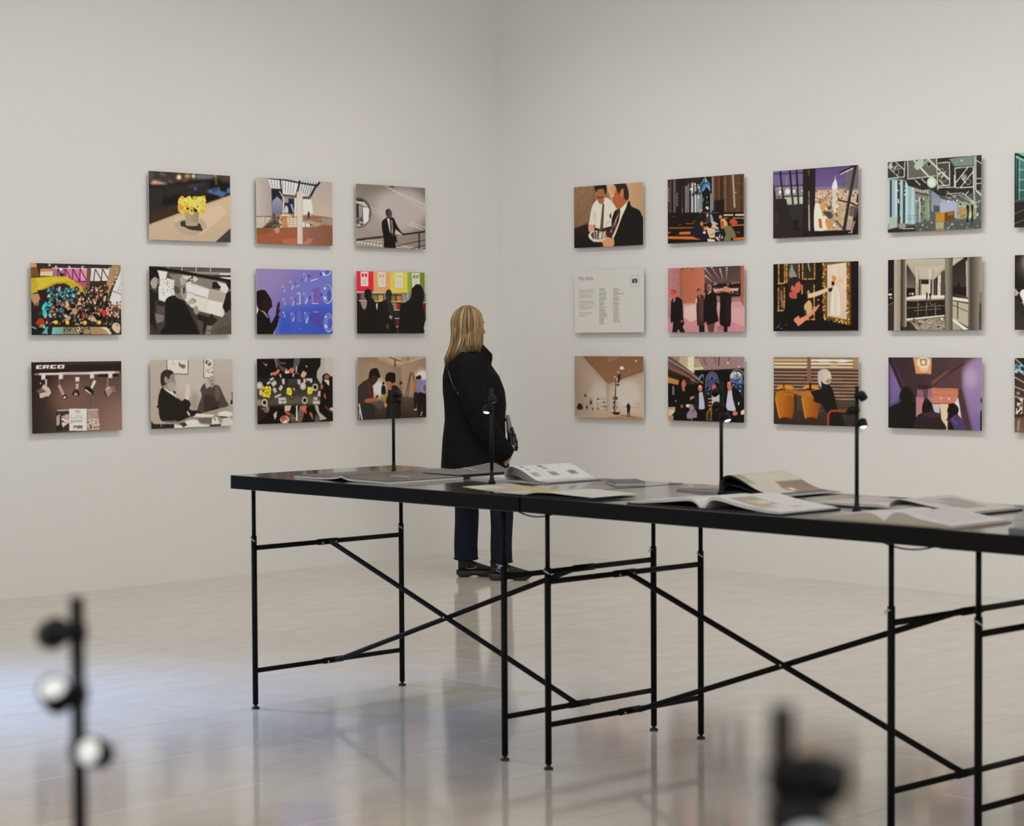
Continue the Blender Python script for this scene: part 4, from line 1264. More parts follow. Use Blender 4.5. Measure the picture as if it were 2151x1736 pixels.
@pic
def atrium(A):
    A.bg('a89c96', '8e8580', '8a5c44', '86563c')
    A.p('b3a8a2|9d938f', '128 172 370 190 440 450 440 950 130 970')
    A.p('a49a96>b5a594', '1450 262 1672 270 1668 1000 1250 950 1070 940 1070 620 1230 610 1320 420')
    A.p('cfc9c2', '1070 620 1240 610 1280 900 1070 930')
    A.p('c9ccd0', '365 190 1450 260 1300 440 1230 600 940 560 660 520 640 410 440 400')
    for a in range(9): A.l('4a4c50', 9, f'{430+a*60} {195+a*4} {470+a*50} {405+a*14}')
    for a in range(7): A.l('3d3f44', 12, f'{1030+a*52} {240+a*4} {985+a*42} {480+a*16}')
    A.l('2d2b2c', 34, '365 190 700 225 1000 285 1310 335 1400 330').l('2d2b2c', 30, '1010 235 985 360 955 470 930 560').l('2d2b2c', 22, '625 230 645 430 660 520').l('2d2b2c', 46, '1420 270 1310 400 1230 560')
    A.p('5b5751', '660 510 940 540 910 590 680 560').p('56534d', '1070 555 1235 560 1225 620 1075 605')
    A.p('1f2028', '440 400 640 415 660 480 655 910 450 905').s('8f90a6>6c6d86', '545 560 570 580 650 650 655 780 640 900 460 900 450 780 460 650 520 600')
    A.l('d8d5d0', 16, '600 455 665 560 690 640 680 800 670 920').p('8f8c8a', '700 600 900 600 780 690 700 690')
    A.p('252a3c', '780 600 900 610 895 910 780 905').p('20242f', '700 690 780 690 780 880 700 880').s('b4b2c4', '735 740 775 800 770 885 700 880 705 800').p('a9abbd', '820 720 850 710 890 850 880 900')
    A.rect('c9c2b7', 900, 600, 950, 1180).p('cbb7a0', '640 920 770 920 950 1000 950 1190 560 1190 600 1000').p('b87c50', '640 960 740 960 770 1190 650 1190').p('4f4a44', '460 910 520 910 520 1180 460 1180')
    A.p('3d3a35', '250 1190 470 1040 600 960 600 1010 540 1190').dots(30, (460, 1000, 640, 1180), '2c2a28 6a645c 8a8278', 8, 18)
    A.p('b8aea4', '130 975 440 975 300 1150 240 1190 130 1190')
    for yy in (1035, 1090, 1140): A.l('8f867e', 6, f'130 {yy} 940 {yy-10}')
    A.l('7c4a33', 14, '130 965 950 980')
    for xx in (310, 800, 870): A.l('6e645c', 6, f'{xx} 975 {xx} 1180')
    A.p('8e5a3e>94583a', '130 1195 960 1180 960 1525 132 1503').p('7a4c36', '130 1195 480 1190 400 1300 132 1330', 0.6).s('c0a59a', '500 1200 580 1200 600 1260 540 1300 490 1250', 0.6).p('b06c4a', '640 1430 950 1400 950 1525 680 1520', 0.7)
    A.p('8c6152|7e5440', '1065 1180 1400 1160 1668 1150 1668 1560 1065 1530').p('b07868', '1065 1500 1180 1400 1280 1420 1200 1530 1065 1530', 0.8)
    A.p('a39074', '1065 1060 1200 1040 1480 1110 1320 1180 1180 1100 1065 1100').p('d2cfc9', '1065 1080 1200 1110 1300 1165 1065 1180').p('2d2a28', '1200 1110 1300 1160 1210 1150').rect('3a332e', 1112, 1090, 1126, 1180)
    A.l('7a4936', 13, '1070 985 1400 990').l('7a4936', 12, '1250 945 1668 998').p('94867a', '1420 990 1660 1000 1668 1150 1480 1110')
    for xx in (1340, 1430, 1550): A.l('6a5c52', 6, f'{xx} 990 {xx} 1110')
    A.p('c6b49d', '950 470 1040 460 1060 560 950 550').p('c7bdaf|b9b4ae', '955 550 1068 560 1060 1520 958 1520')
    A.s('2b2022', '1190 858 1205 900 1208 960 1200 985 1175 985 1168 910').l('4a3a34', 10, '1182 985 1162 1035').l('4a3a34', 10, '1195 985 1212 1030')
    A.noise(0.02, 3)

@pic
def railing(A):
    A.bg('7a7068', '726a60', '847a70', '9a918a')
    A.e('b0a9a6', 1100, 720, 560, 460).e('a69e9a', 900, 800, 700, 520, 0, 0.5).blur(18)
    A.e('4a443e', 190, 790, 275, 325).e('8c847c', 190, 790, 258, 308).e('2f2a26', 190, 780, 245, 290).e('c6c6c6', 180, 790, 238, 275)
    A.p('a09a92', '132 560 260 520 400 690 132 600', 0.5).p('2c2825', '132 500 230 500 340 560 150 540').p('4a4640', '132 580 280 630 290 1050 132 1050').p('8f887c', '190 630 270 640 265 880 200 880').p('262220', '155 600 185 610 185 890 160 890').dots(16, (140, 900, 280, 1050), '6a645a 8d867a b0aaa0', 12, 24).l('4a4640', 14, '280 660 370 664').p('d4d6d6', '290 690 420 700 400 960 300 1040')
    A.p('241e1b', '860 215 950 222 945 252 870 240')
    for i in range(16): A.e('ded6ca', 780 + i * 55, 232 + i * 26, 12, 15).e('cfc6ba', 935 + i * 44, 322 + i * 26, 9, 13)
    for i in range(10): A.e('d8d0c4', 1290 + i * 34, 992 + i * 12, 9, 13).e('d8d0c4', 1275 + i * 30, 1042 + i * 11, 10, 14)
    for i in range(6): A.e('bdb5ac', 470 + i * 52, 680 + i * 24, 13, 16).e('c2bab2', 500 + i * 60, 770 + i * 24, 11, 15)
    for i in range(8): A.e('ddd5cb', 185 + i * 68, 1418 + i * 10, 18, 22).e('cfc7bd', 360 + i * 60, 1368 + i * 8, 12, 18)
    A.p('8a8178', '132 1480 600 1520 132 1525', 0.6)
    for i in range(18): A.e('ddd5cb', 990 + i * 34, 1470 + i * 6, 10, 15).e('cfc7bd', 1000 + i * 34, 1520 + i * 4, 10, 12)
    A.p('857a6e', '1000 1300 1616 1200 1616 1400 1000 1500', 0.5)
    A.l('201a18', 44, '132 1368 720 1300').l('5a524c', 14, '132 1360 720 1292').l('1d1815', 34, '1140 1250 1616 1185').l('211c1a', 14, '980 1498 1616 1362').l('211c1a', 14, '1300 1555 1616 1470').l('1b1614', 26, '1478 1215 1478 1565').p('1b1614', '1560 1565 1616 1520 1616 1565')
    A.s('181412', '800 885 700 960 685 1000 690 1160 720 1300 725 1500 780 1540 970 1540 970 1400 1010 1440 990 1290 960 1250 1000 1230 970 1140 1120 1250 1160 1275 1180 1240 1110 1210 1010 1060 945 910 890 890')
    A.p('c9beb0', '795 900 850 920 920 1230 860 1220').p('4a4238', '850 920 875 930 905 1240 870 1235').p('bdb2a4', '885 930 905 960 925 1210 910 1180')
    A.p('3a342f', '870 1220 960 1260 1060 1280 980 1290 900 1270').s('4a443f', '830 700 880 730 905 810 890 880 850 915 800 880 770 810 775 740').p('302b28', '770 740 830 700 820 860 790 860')
    A.p('b9b0a8', '975 1140 1110 1245 960 1240')

@pic
def crowd(A):
    A.bg('2c2420', '3a2e28', '30281f', '241c18')
    A.rect('33292a', 280, 120, 1740, 240).p('b98a5a', '140 120 260 130 270 210 140 220').p('6e4a2c', '140 230 270 215 320 380 140 400').rect('c7b79c', 330, 240, 580, 380).p('b87c52', '330 240 580 250 560 290 340 300')
    A.p('9c6480', '560 240 830 240 840 390 600 390').p('c06c94', '830 230 1250 240 1240 480 1000 480 840 390').p('d694b0', '1110 240 1250 240 1240 480 1120 470', 0.7).p('c8c2c0', '1330 240 1700 250 1640 490 1300 480')
    for x in (680, 825, 970, 1115, 1410, 1555): A.l('241a1c', 16, f'{x} 240 {x-10 if x<1200 else x-35} 480').l('241a1c', 16, f'{x} 240 {x+130} 480')
    A.l('241a1c', 14, '1000 485 1640 485').l('d8d0cc', 14, '560 228 1720 236').p('2a2024', '710 330 790 330 790 385 710 380').e('c4d0c4', 735, 250, 30)
    A.rect('b04a78', 1010, 490, 1240, 590)
    for x, y in ((515, 165), (640, 205), (903, 210), (1163, 210)): A.e('c8c0b8', x, y, 24, 28).e('6a625a', x, y + 5, 12)
    A.p('ab9422>b3a02c', '145 415 600 380 840 385 1000 480 1200 620 1260 620 1260 720 1100 690 820 525 650 530 450 620 145 740').p('c8b83c', '240 430 600 400 840 400 1000 490 830 480 600 500 300 640', 0.55).dots(60, (170, 420, 780, 640), 'c9ba48 d6c960', 5, 10)
    A.p('2c262a', '450 640 650 535 820 530 1100 700 1140 900 500 900')
    A.p('6e5038', '1250 230 1330 200 1330 300 1290 620 1260 720 1220 600').p('a68a66|8e7450', '1740 165 1915 165 1915 250 1700 650 1640 890 1550 850 1640 480').dots(24, (1680, 200, 1860, 640), 'd9cba8', 7, 13).p('a88424', '1560 800 1680 800 1640 890 1550 850')
    A.p('c6c3c2', '1915 260 1915 940 1650 950 1700 800 1760 620').l('7c6c60', 18, '1720 660 1915 740').l('8c8078', 8, '1845 690 1915 520').l('8c8078', 8, '1845 690 1915 640').p('a9855e', '145 740 290 720 320 800 400 780 410 840 300 850 290 960 220 960 150 830')
    A.p('241c1a', '280 660 380 650 430 720 480 900 450 1000 300 960 330 850')
    pal = '2a2420 1c1815 3a332e 6a5a4c 9a7a62 c4a084 d0b094 1f2a2c 2b4a50 15100e 181412 221c18 8f6a50'
    A.dots(420, (470, 600, 1650, 1360), pal, 14, 30, 1.3)
    A.dots(150, (150, 880, 1900, 1500), pal, 18, 36, 1.3)
    A.dots(90, (460, 620, 1000, 900), '2a8a92 3aa0a8 1f5f68 1a2022 9fb8b4 2a2420', 12, 24, 1.3).dots(30, (380, 900, 560, 1180), '2fa4b0 44bcc6 1f6a72', 16, 34)
    A.dots(60, (1300, 540, 1620, 860), '5a1f22 3a1818 b48a74 d2a890 1a1210', 10, 20, 1.6)
    A.dots(110, (1650, 900, 1910, 1180), 'c8a088 2a2220 8a5a48 e0c4b0 3a2e2a', 10, 20)
    A.dots(70, (500, 880, 1650, 1240), 'c79a80 b4846a d8b498', 13, 20).dots(60, (560, 900, 1650, 1340), '14100e 1c1613', 22, 42)
    A.s('a8321e', '240 1320 270 1240 340 1200 400 1260 380 1330').e('d02a28', 1580, 1105, 50, 60).s('c23a2a', '1145 1080 1195 1150 1195 1210 1150 1190').e('b89a80', 1350, 1220, 55, 50).e('a48a74', 1000, 1070, 55, 70).e('3a6a90', 740, 1060, 50, 45).e('9a948c', 870, 1200, 50, 50)
    for x, y in ((630, 1285), (852, 1290), (1195, 1295), (1478, 1290)): A.e('d2a62c', x, y, 40, 42).e('e4c044', x - 6, y - 12, 24)
    A.p('221c18', '500 1340 1900 1330 1900 1400 500 1400').p('6cb0b4|7a8a70', '560 1380 780 1375 800 1520 540 1520').p('6f7a62|b08560', '780 1380 1600 1375 1720 1530 760 1525').p('c9bfa8', '1500 1380 1620 1380 1720 1500 1680 1535 1600 1440').p('3aa8b0', '430 1380 480 1370 440 1500 350 1510')
    A.e('cdbfae', 1062, 1410, 36, 46).e('6a5a4a', 1062, 1412, 18, 22).dots(14, (780, 1390, 1330, 1460), '241e18', 8, 14, 2).e('2a201a', 1130, 1505, 36, 30).e('8a4a2c', 1295, 1505, 20, 26)
    A.s('c4ad92', '1720 1380 1780 1300 1870 1320 1890 1420 1860 1500 1790 1480').e('b06a4a', 1830, 1345, 22).p('1a1512', '150 1400 340 1390 420 1420 300 1535 150 1535').p('5fb4c0', '160 1360 250 1400 240 1420 150 1380').e('7d8f3c', 350, 1350, 60, 26, -0.4)
    A.l('1a1512', 16, '600 1528 1720 1530')

@pic
def drawing_table(A):
    A.bg('4a443e', '5a544c', '5a5249', '3a342f')
    A.p('4f4a44>5c564f', '470 140 1790 180 1790 280 820 250 520 200')
    for x in (520, 805, 1090, 1380): A.l('cfcac2', 14, f'{x} 145 {x-5} 260')
    A.p('8f8880', '820 250 1790 270 1790 330 1100 300').p('d0ccc6', '300 200 520 210 480 380 640 420 650 560 650 760 450 860 330 820')
    A.p('7c756c', '520 300 900 310 1790 400 1790 650 1100 560 640 430').p('bab5ad', '800 330 1130 350 1120 430 820 400').dots(20, (820, 340, 1130, 480), '3a3530 e0dcd4 8a847c', 12, 24)
    A.p('c3beb7', '640 430 1080 510 1330 600 1690 670 1640 1000 1660 1200 1560 1160 1100 1040 860 900 640 800').p('d3cec8', '880 500 1090 560 1020 680 880 660').p('d2cdc7', '1100 570 1345 610 1290 780 1030 700').p('a39b92', '1350 615 1690 690 1620 880 1310 810').p('d0cac4', '1310 830 1600 890 1580 1150 1270 1070').p('cac5be', '890 700 1290 810 1230 1045 870 900').l('4a443e', 8, '1030 710 1280 782').l('7a736b', 8, '880 660 1020 690')
    A.dots(40, (350, 400, 620, 790), '5a554e 8f8a82 3a3631', 8, 18, 0.5).p('2a2520', '290 830 440 870 430 950 280 920').p('1c1815', '1420 460 1550 470 1780 470 1780 600 1720 640 1570 600 1400 590').p('c9c4bc', '1500 460 1680 490 1740 600 1700 700 1640 660 1560 640 1580 560').p('3c3732', '1440 320 1790 330 1790 440 1400 360').p('e0dcd5', '1570 370 1790 370 1780 420 1580 410').rect('d6d2ca', 1560, 290, 1790, 320)
    A.l('1a1613', 66, '135 165 700 250 1200 345 1790 450')
    A.p('191512', '135 140 300 220 330 300 350 400 340 540 280 590 135 570').s('9d958a', '160 470 230 370 290 380 310 470 270 590 200 580').p('6a625a', '300 380 345 400 340 520 310 500')
    A.p('221d19', '135 580 280 680 330 560 300 820 250 860 260 960 240 1200 300 1523 135 1523').p('524b44', '280 950 430 970 440 1090 300 1110').p('776f65', '240 1090 430 1130 410 1250 280 1290').p('3a342e', '135 1300 200 1320 320 1523 135 1523')
    A.s('1a1613', '600 740 700 740 830 810 900 900 960 960 1080 1230 1150 1523 380 1523 450 1300 450 900 500 780').p('3f3933', '740 760 900 880 1090 1180 1200 1300 1210 1523 1150 1523 1060 1320 880 920').p('544d45', '1090 1210 1230 1250 1210 1523 1150 1500', 0.8)
    A.s('776f65', '640 480 680 390 760 365 850 390 870 500 890 640 880 760 820 820 680 770 635 640').s('a29a8e', '760 370 850 390 865 480 800 540 760 480').s('968d81', '780 580 880 570 885 760 830 820 780 740').s('3a332d', '820 580 860 575 850 680 820 690').s('4f4840', '640 560 720 560 760 660 700 700 650 650')
    A.s('a69d90', '880 900 950 820 1010 785 1080 850 1040 900 940 910').s('938a7d', '1030 980 1080 940 1130 1030 1110 1120 1040 1080').l('2a2520', 12, '1020 800 1080 860')
    A.p('241f1b', '1100 1100 1330 1170 1230 1523 1200 1523 1220 1270 1100 1210').s('2b2621', '1330 1180 1390 1100 1440 1180 1500 1230 1400 1330 1300 1340').p('7f776b', '1290 1340 1400 1350 1360 1523 1260 1523').l('3a342e', 16, '1290 1440 1370 1445')
    A.p('1e1915', '1690 690 1790 640 1790 1060 1660 1080 1610 960 1650 830').s('5d554b', '1380 1523 1420 1320 1560 1220 1680 1080 1785 1050 1800 1523').p('4a433b', '1500 1400 1785 1300 1785 1523 1450 1523', 0.6)

@pic
def glass_wall(A):
    A.bg('94849f', '7668b4', '3d55b4', '6f6cb6')
    A.p('6a74bc', '900 300 1770 185 1765 900 1000 900', 0.75).p('3452b4', '600 1550 640 1000 1765 850 1765 1550', 0.7).p('8a7cae', '140 150 800 160 560 700 480 1300 140 900', 0.5)
    A.blur(14)
    A.p('3050b0', '590 1540 660 1200 850 1300 900 1540', 0.5).blur(6)
    for x, y, rx, ry in ((1665, 700, 100, 200), (1675, 1305, 95, 200), (1640, 190, 95, 110)):
        A.e('d8d6d4', x, y, rx + 4, ry + 4).e('4a4e80', x - 4, y - 4, rx - 6, ry - 8).e('6a78c8', x - 8, y, rx - 18, ry - 24).e('4a58a8', x + 30, y + 20, rx * 0.45, ry * 0.6)
        A.e('eceae8', x - 60, y - 125, 20, 24).e('e4e2e0', x - 55, y + 80, 22, 42, -0.5)
    A.p('7a68b0', '1310 200 1500 200 1495 350 1310 390').l('d8d2cc', 18, '1305 420 1455 362').p('6f5c9e', '1320 590 1500 550 1505 890 1325 890').p('8c7ab0', '1320 640 1360 650 1365 860 1325 880').l('cfc8d0', 16, '1330 895 1465 895').p('4e4a98', '1330 1080 1490 1080 1530 1400 1340 1370').l('cfc8d0', 10, '1330 1075 1470 1078')
    for x, y in ((1270, 315), (1285, 775), (1305, 1210), (1525, 270), (1535, 710), (1555, 1200)): A.rect('3848a4', x - 22, y - 36, x + 22, y + 36)
    for x, y in ((1120, 395), (1130, 785), (1145, 1180), (968, 480), (978, 810), (990, 1150)): A.rect('4650ac', x - 10, y - 32, x + 10, y + 32)
    for x, y, h in ((1190, 330, 90), (1195, 770, 130), (1205, 1180, 120), (905, 500, 100), (915, 840, 100), (915, 1180, 100), (735, 580, 70), (740, 860, 70), (735, 1130, 60)):
        A.e('7a76bc', x, y, h * 0.42, h, 0, 0.6).e('dcdae0', x - h * 0.3, y - h * 0.65, 11, 14).s('d2cfd4', f'{x+h*.2} {y+h*.2} {x+h*.35} {y+h*.1} {x+h*.1} {y+h*.95} {x-h*.1} {y+h*1.05}')
    A.p('7c70aa', '985 320 1085 300 1085 500 1000 530').l('d0cacc', 10, '985 545 1075 515').l('d0cacc', 16, '1000 690 1070 670 1075 905 1000 910').p('7a6cac', '1015 700 1050 695 1050 890 1015 895').p('7468b0', '1000 1060 1100 1060 1110 1290 1000 1280', 0.6).l('c8a8b8', 8, '1185 1290 1205 1330 1230 1280').l('a090b0', 10, '1040 1430 1100 1440')
    A.s('17130f', '145 670 180 630 260 610 340 625 370 670 420 740 470 840 470 890 480 960 420 1030 395 1080 380 1120 420 1190 450 1320 540 1170 580 1130 640 1190 600 1300 490 1550 143 1557 145 1150 170 1050 180 1000 145 900')
    A.p('2a1212', '250 850 330 830 410 740 470 850 478 970 400 1040 395 1100 300 1050 250 950', 0.9)
    A.p('a7a29a', '200 1030 310 1070 400 1200 385 1210 290 1090').s('3a1c18', '580 950 600 890 625 865 645 890 640 960 620 1020 660 1020 640 1070 600 1150 555 1130')
    A.p('c8c4be', '490 1540 600 1330 625 1200 640 1200 560 1420 520 1550', 0.7).p('c4c0ba', '145 960 190 1030 160 1110 145 1110')

@pic
def colour_shelves(A):
    A.bg('c22a3a', '7c8a38', '221c18', '1b1714')
    A.rect('cc2c3e', 150, 150, 525, 625).rect('dc9a64', 525, 150, 895, 645).rect('d2ba50', 895, 150, 1275, 660).p('8ea04a|6a7a24', '1275 150 1660 150 1660 670 1275 660').rect('b9b6b2', 1655, 150, 1690, 680)
    for x, y, c in ((330, 175, 'cc2c3e'), (710, 190, 'dc9a64'), (1085, 200, 'd2ba50'), (1462, 205, '7f9038')):
        A.p('d4cfc8', [(x - 85, y), (x + 85, y), (x + 80, y + 320), (x - 80, y + 320)]).rect(c, x - 62, y + 40, x - 8, y + 118).rect(c, x + 8, y + 40, x + 62, y + 118).rect('c3bfba', x - 58, y + 135, x + 58, y + 290)
    A.e('d09a98', 330, 400, 40, 60, 0, 0.4)
    A.l('cfc9c2', 22, '150 622 1280 655 1690 670').rect('7a726a', 150, 640, 1690, 820).l('cfc9c2', 16, '200 812 1290 838').rect('6a635c', 240, 640, 330, 800).rect('4a1c34', 150, 650, 240, 800)
    for x0, x1, y0, y1, c in ((515, 612, 690, 805, '7a8a34'), (632, 735, 692, 815, 'd0a04a'), (918, 1010, 700, 820, '6f8230'), (1035, 1130, 702, 825, 'd07a34'), (1030, 1115, 885, 1000, 'b01c24'), (1030, 1100, 1075, 1190, 'c08a34')):
        A.rect('241e1a', x0 - 12, y0 - 20, x1 + 14, y1).rect(c, x0, y0, x1, y1)
        for k in range(3): A.l('3a3420', 5, f'{x0+8} {y0+28+k*30} {x1-8} {y0+28+k*30}', 0.6)
    A.rect('8f8880', 1140, 680, 1270, 830).rect('cfc9c2', 1275, 650, 1290, 830).rect('8a847c', 240, 830, 400, 990).rect('857d74', 930, 860, 1030, 1000).l('cfc9c2', 16, '960 1015 1105 1020').rect('2c2420', 960, 1035, 1110, 1190).l('cfc9c2', 14, '985 1198 1085 1200').p('7a1a1c', '1030 1240 1120 1240 1130 1380 1010 1370').l('d8d2ca', 18, '1010 1380 1125 1388').rect('3f3834', 960, 1400, 1130, 1540).rect('6a2024', 1600, 870, 1680, 1020).l('cfc9c2', 14, '1610 850 1680 850').p('b8b2aa', '1590 1535 1640 1300 1680 1220 1672 1535')
    A.s('1a1613', '150 840 230 850 290 1000 340 1010 380 850 360 790 330 740 325 640 340 580 400 555 470 580 490 660 480 740 520 790 580 880 600 1010 620 870 740 810 800 780 790 680 810 600 860 565 910 600 925 680 910 800 900 860 950 930 970 1100 990 1300 970 1535 150 1535')
    A.p('3c2e2c', '800 690 905 690 905 840 880 900 820 880').e('2a2220', 858, 640, 40, 50).e('8a7a78', 862, 640, 8, 18).p('2f2628', '820 880 900 860 960 1000 960 1200 880 1200 840 1000').p('8d8a92', '865 1130 935 1150 920 1220 865 1200').p('4a4444', '790 1340 840 1320 870 1430 800 1420').p('d2cec6', '575 880 610 870 605 1000 590 1005')
    A.s('181411', '1100 1540 1085 1200 1110 900 1180 870 1290 800 1350 720 1365 560 1410 510 1470 450 1560 470 1630 600 1640 760 1600 900 1640 1040 1650 1250 1620 1400 1590 1540')

@pic
def track_lights(A):
    A.bg('2c2320', '4a3a36', '8a6e64', '2a2220')
    A.e('7a5c4c', 950, 900, 420, 420, 0, 0.8).e('8a6c62', 1750, 1300, 380, 420, 0, 0.8).e('6c544c', 1300, 900, 600, 600, 0, 0.4).blur(30)
    A.p('251c1a', '158 155 1983 135 1983 345 158 420').p('4a3832', '800 165 1983 140 1983 180 820 210').p('251c1a', '158 420 600 440 380 700 160 900', 0.5).blur(4)
    A.p('cdbcb6', '320 378 1845 342 1845 395 320 425').p('8f756a', '215 390 320 380 320 420 220 420').p('a0857a', '1845 345 1945 345 1935 390 1845 395').p('1d1615', '1500 420 1930 395 1900 455 1500 460').p('9a7a6e', '800 385 1300 370 1300 385 800 405', 0.7)
    for x, y in ((405, 420), (758, 410), (1090, 460), (1385, 400), (1757, 390)): A.rect('cfc0ba', x - 42, y, x + 42, y + 92).rect('6a5650', x + 6, y + 72, x + 28, y + 80)
    A.l('1d1614', 18, '395 510 400 620').p('c2b0a8', '440 510 480 505 470 690 445 700').e('c8b8b2', 458, 695, 24).p('bda9a0', '410 600 520 680 560 770 510 850 330 885 320 790 440 760 355 690').p('6a5650', '255 740 350 680 410 750 320 790').l('3a2c28', 10, '360 680 470 770').p('3a2c28', '420 850 510 840 440 920 380 920', 0.6).e('d2c4be', 347, 588, 14)
    A.l('9a8278', 12, '722 510 725 600').p('a88e80', '690 630 740 605 830 800 780 840').e('2a1f1c', 835, 860, 55, 45, -0.4).e('d8ccc4', 830, 870, 34, 18, -0.5)
    A.p('b79d8e', '1062 590 1115 595 1105 700 1050 700').s('2a1e1a', '1065 700 1130 790 1110 840 1050 850 980 800').rect('d8ccc4', 1030, 780, 1050, 835).rect('d8ccc4', 1064, 780, 1082, 835).e('4a362e', 1060, 720, 22)
    A.p('cfc0b8', '1420 515 1470 550 1380 715 1340 695').p('1d1614', '1215 660 1340 655 1410 740 1415 830 1350 800').p('d8cdc6', '1255 700 1390 815 1330 790 1250 730')
    A.p('9a8278', '1690 500 1715 490 1705 690 1685 690').l('5a4640', 12, '1735 500 1815 520 1825 600 1760 640 1730 560').p('9c8478', '1640 700 1735 640 1870 770 1790 760 1690 880 1640 760').p('3a2c28', '1612 740 1640 720 1700 880 1680 885').p('7e685e', '1755 660 1830 640 1870 770 1790 755').e('cdbcb4', 1700, 690, 20)
    A.l('6a5650', 5, '755 850 755 1100').l('8a7268', 5, '1410 800 1410 1100')
    A.p('3a302c', '655 1120 915 1110 915 1540 650 1545').p('b8a49a', '670 1120 910 1110 910 1140 680 1150').p('a9968c', '660 1250 730 1200 720 1420 660 1440').p('cdbdb4', '760 1250 910 1210 910 1380 770 1480').p('2a221e', '655 1440 780 1430 780 1540 650 1545').p('b39e94', '830 1210 910 1210 910 1300 840 1290').dots(14, (680, 1260, 900, 1470), '3a302c d8ccc4 8a766c', 8, 22)
    A.p('b9a59b', '1275 1110 1500 1100 1520 1520 1280 1530').dots(26, (1290, 1330, 1510, 1510), '3a2e2a cdbfb6 7a675e 241c1a', 10, 24)
    for x in range(1290, 1500, 34): A.l('4a3c38', 9, f'{x} 1130 {x-6} 1300')
    A.rect('d3c8c6', 915, 1098, 1270, 1540)
    # the large letters at the top left
    c = 'd6c6c4'
    A.p(c, '262 222 375 216 375 236 312 240 312 250 365 248 365 264 310 266 308 276 375 272 375 296 255 300')
    A.p(c, '395 216 525 212 525 256 500 262 520 294 478 296 462 266 440 268 436 297 388 298').p('251c1a', '445 232 480 230 480 244 443 246')
    A.p(c, '548 212 670 210 668 234 602 237 598 268 662 266 662 290 536 293')
    A.p(c, '692 212 832 210 826 290 686 293').p('251c1a', '740 233 784 231 780 268 736 270')
    A.rect('3a3030', 1000, 1440, 1185, 1465).rect('b07a70', 1000, 1478, 1070, 1494).rect('3a3030', 1075, 1476, 1180, 1496)
    for k in range(7): A.rect('d3c8c6', 1018 + k * 24, 1448, 1022 + k * 24, 1458)

@pic
def two_men(A):
    A.bg('aaa098', 'b0a8a2', 'a09488', 'a89a8e').p('c0bab4', '600 160 1300 150 1300 900 700 900', 0.4).blur(16)
    A.p('7d7066', '1000 800 1100 850 1080 1160 980 1160', 0.5).blur(10)
    A.l('4a4440', 12, '490 160 495 380').l('4a4440', 14, '600 440 920 455 920 150').p('c9c4bd', '500 160 915 155 912 440 500 430').s('6d665f', '740 195 770 245 860 265 850 335 780 320 730 270').l('9a938b', 8, '610 165 620 250 680 255')
    A.rect('3a3430', 1228, 150, 1240, 530).p('c6c1ba', '1240 150 1435 150 1430 530 1240 525').l('3a3430', 12, '1232 525 1340 527').rect('6a635c', 1432, 150, 1442, 480).e('4a443e', 1297, 215, 30, 45).dots(34, (1275, 180, 1405, 430), '4a443e 5a534c c6c1ba', 10, 22, 0.6)
    A.s('241e1a', '395 710 480 770 620 880 690 930 820 980 850 940 920 960 970 1060 940 1130 1000 1180 1240 1160 1540 1080 1500 1160 960 1310 840 1360 780 1400 390 1395 320 1110 310 1020 330 860').p('d2cdc6', '410 720 480 740 590 790 690 920 620 880 480 790').p('a49a90', '650 830 800 990 790 1000 660 880').p('3a332e', '600 790 650 785 680 830 640 850').e('2a231f', 310, 1100, 26)
    A.s('8d8378', '400 700 385 650 480 480 600 400 650 470 640 540 670 600 650 700 640 770 580 800 480 750').s('332c28', '360 560 380 430 470 360 580 375 625 430 560 470 520 560 470 490 440 600 480 640 390 690').e('938a7f', 470, 550, 34, 55).l('4a433d', 7, '495 505 600 530 640 560').s('a39a90', '520 640 620 620 650 680 630 780 570 780 510 700')
    A.s('bfb8b0', '860 650 910 640 950 690 945 920 890 960 850 910 870 780').p('dad6d0', '850 925 900 930 930 990 880 950').p('c2bdb6', '900 1180 960 1260 940 1300 890 1220')
    A.s('4c443e', '1280 740 1370 700 1450 670 1550 700 1630 880 1690 1000 1730 1090 1540 1160 1500 1060 1280 1050 1250 1220 1100 1170 1190 900 1165 770 1230 650 1280 650').s('38312c', '1270 870 1400 880 1540 1030 1500 1100 1260 1200 1230 1000').s('6a6058', '1460 700 1540 720 1560 900 1480 1000', 0.6)
    A.s('9c9388', '1330 600 1340 530 1390 485 1440 500 1465 600 1440 690 1390 720 1350 670').s('aba297', '1255 660 1290 590 1330 590 1330 640 1280 690').l('3a342f', 10, '1350 590 1430 590').p('5a524a', '1370 620 1410 700 1440 690 1430 640', 0.5)
    A.p('7e736a|a09488', '840 1360 1240 1220 1820 1080 1820 1495 1300 1500 300 1550').p('cdc7c0', '1080 1240 1460 1270 1380 1320 1030 1310').p('6a6058', '1100 1340 1400 1320 1390 1450 1180 1430').p('d0cbc4', '1400 1320 1490 1320 1560 1450 1390 1460').l('2f2925', 18, '1430 1330 1470 1380').e('cbc5bd', 1665, 1260, 152, 60).e('dad5ce', 1665, 1250, 130, 45).p('3a332e', '1520 1290 1560 1330 1700 1340 1700 1310 1560 1300')
    A.p('c9c2ba', '640 1450 700 1460 700 1530 640 1535').s('d2ccc5', '720 1470 800 1480 860 1400 950 1370 1090 1370 1160 1450 1340 1480 1320 1500 880 1520 700 1530').p('3c342e', '740 1440 850 1420 900 1470 820 1520').s('c4bdb5', '1600 1420 1640 1340 1780 1350 1820 1420 1820 1495 1580 1500').p('3a322c', '1360 1470 1580 1460 1580 1500 1340 1510')
    A.p('2a231f', '170 1380 230 1450 630 1450 630 1535 170 1553').l('bdb5ac', 10, '375 1510 365 1400 720 1395').p('1a1512', '1795 815 1815 815 1820 1060 1770 1060 1780 970 1805 970')

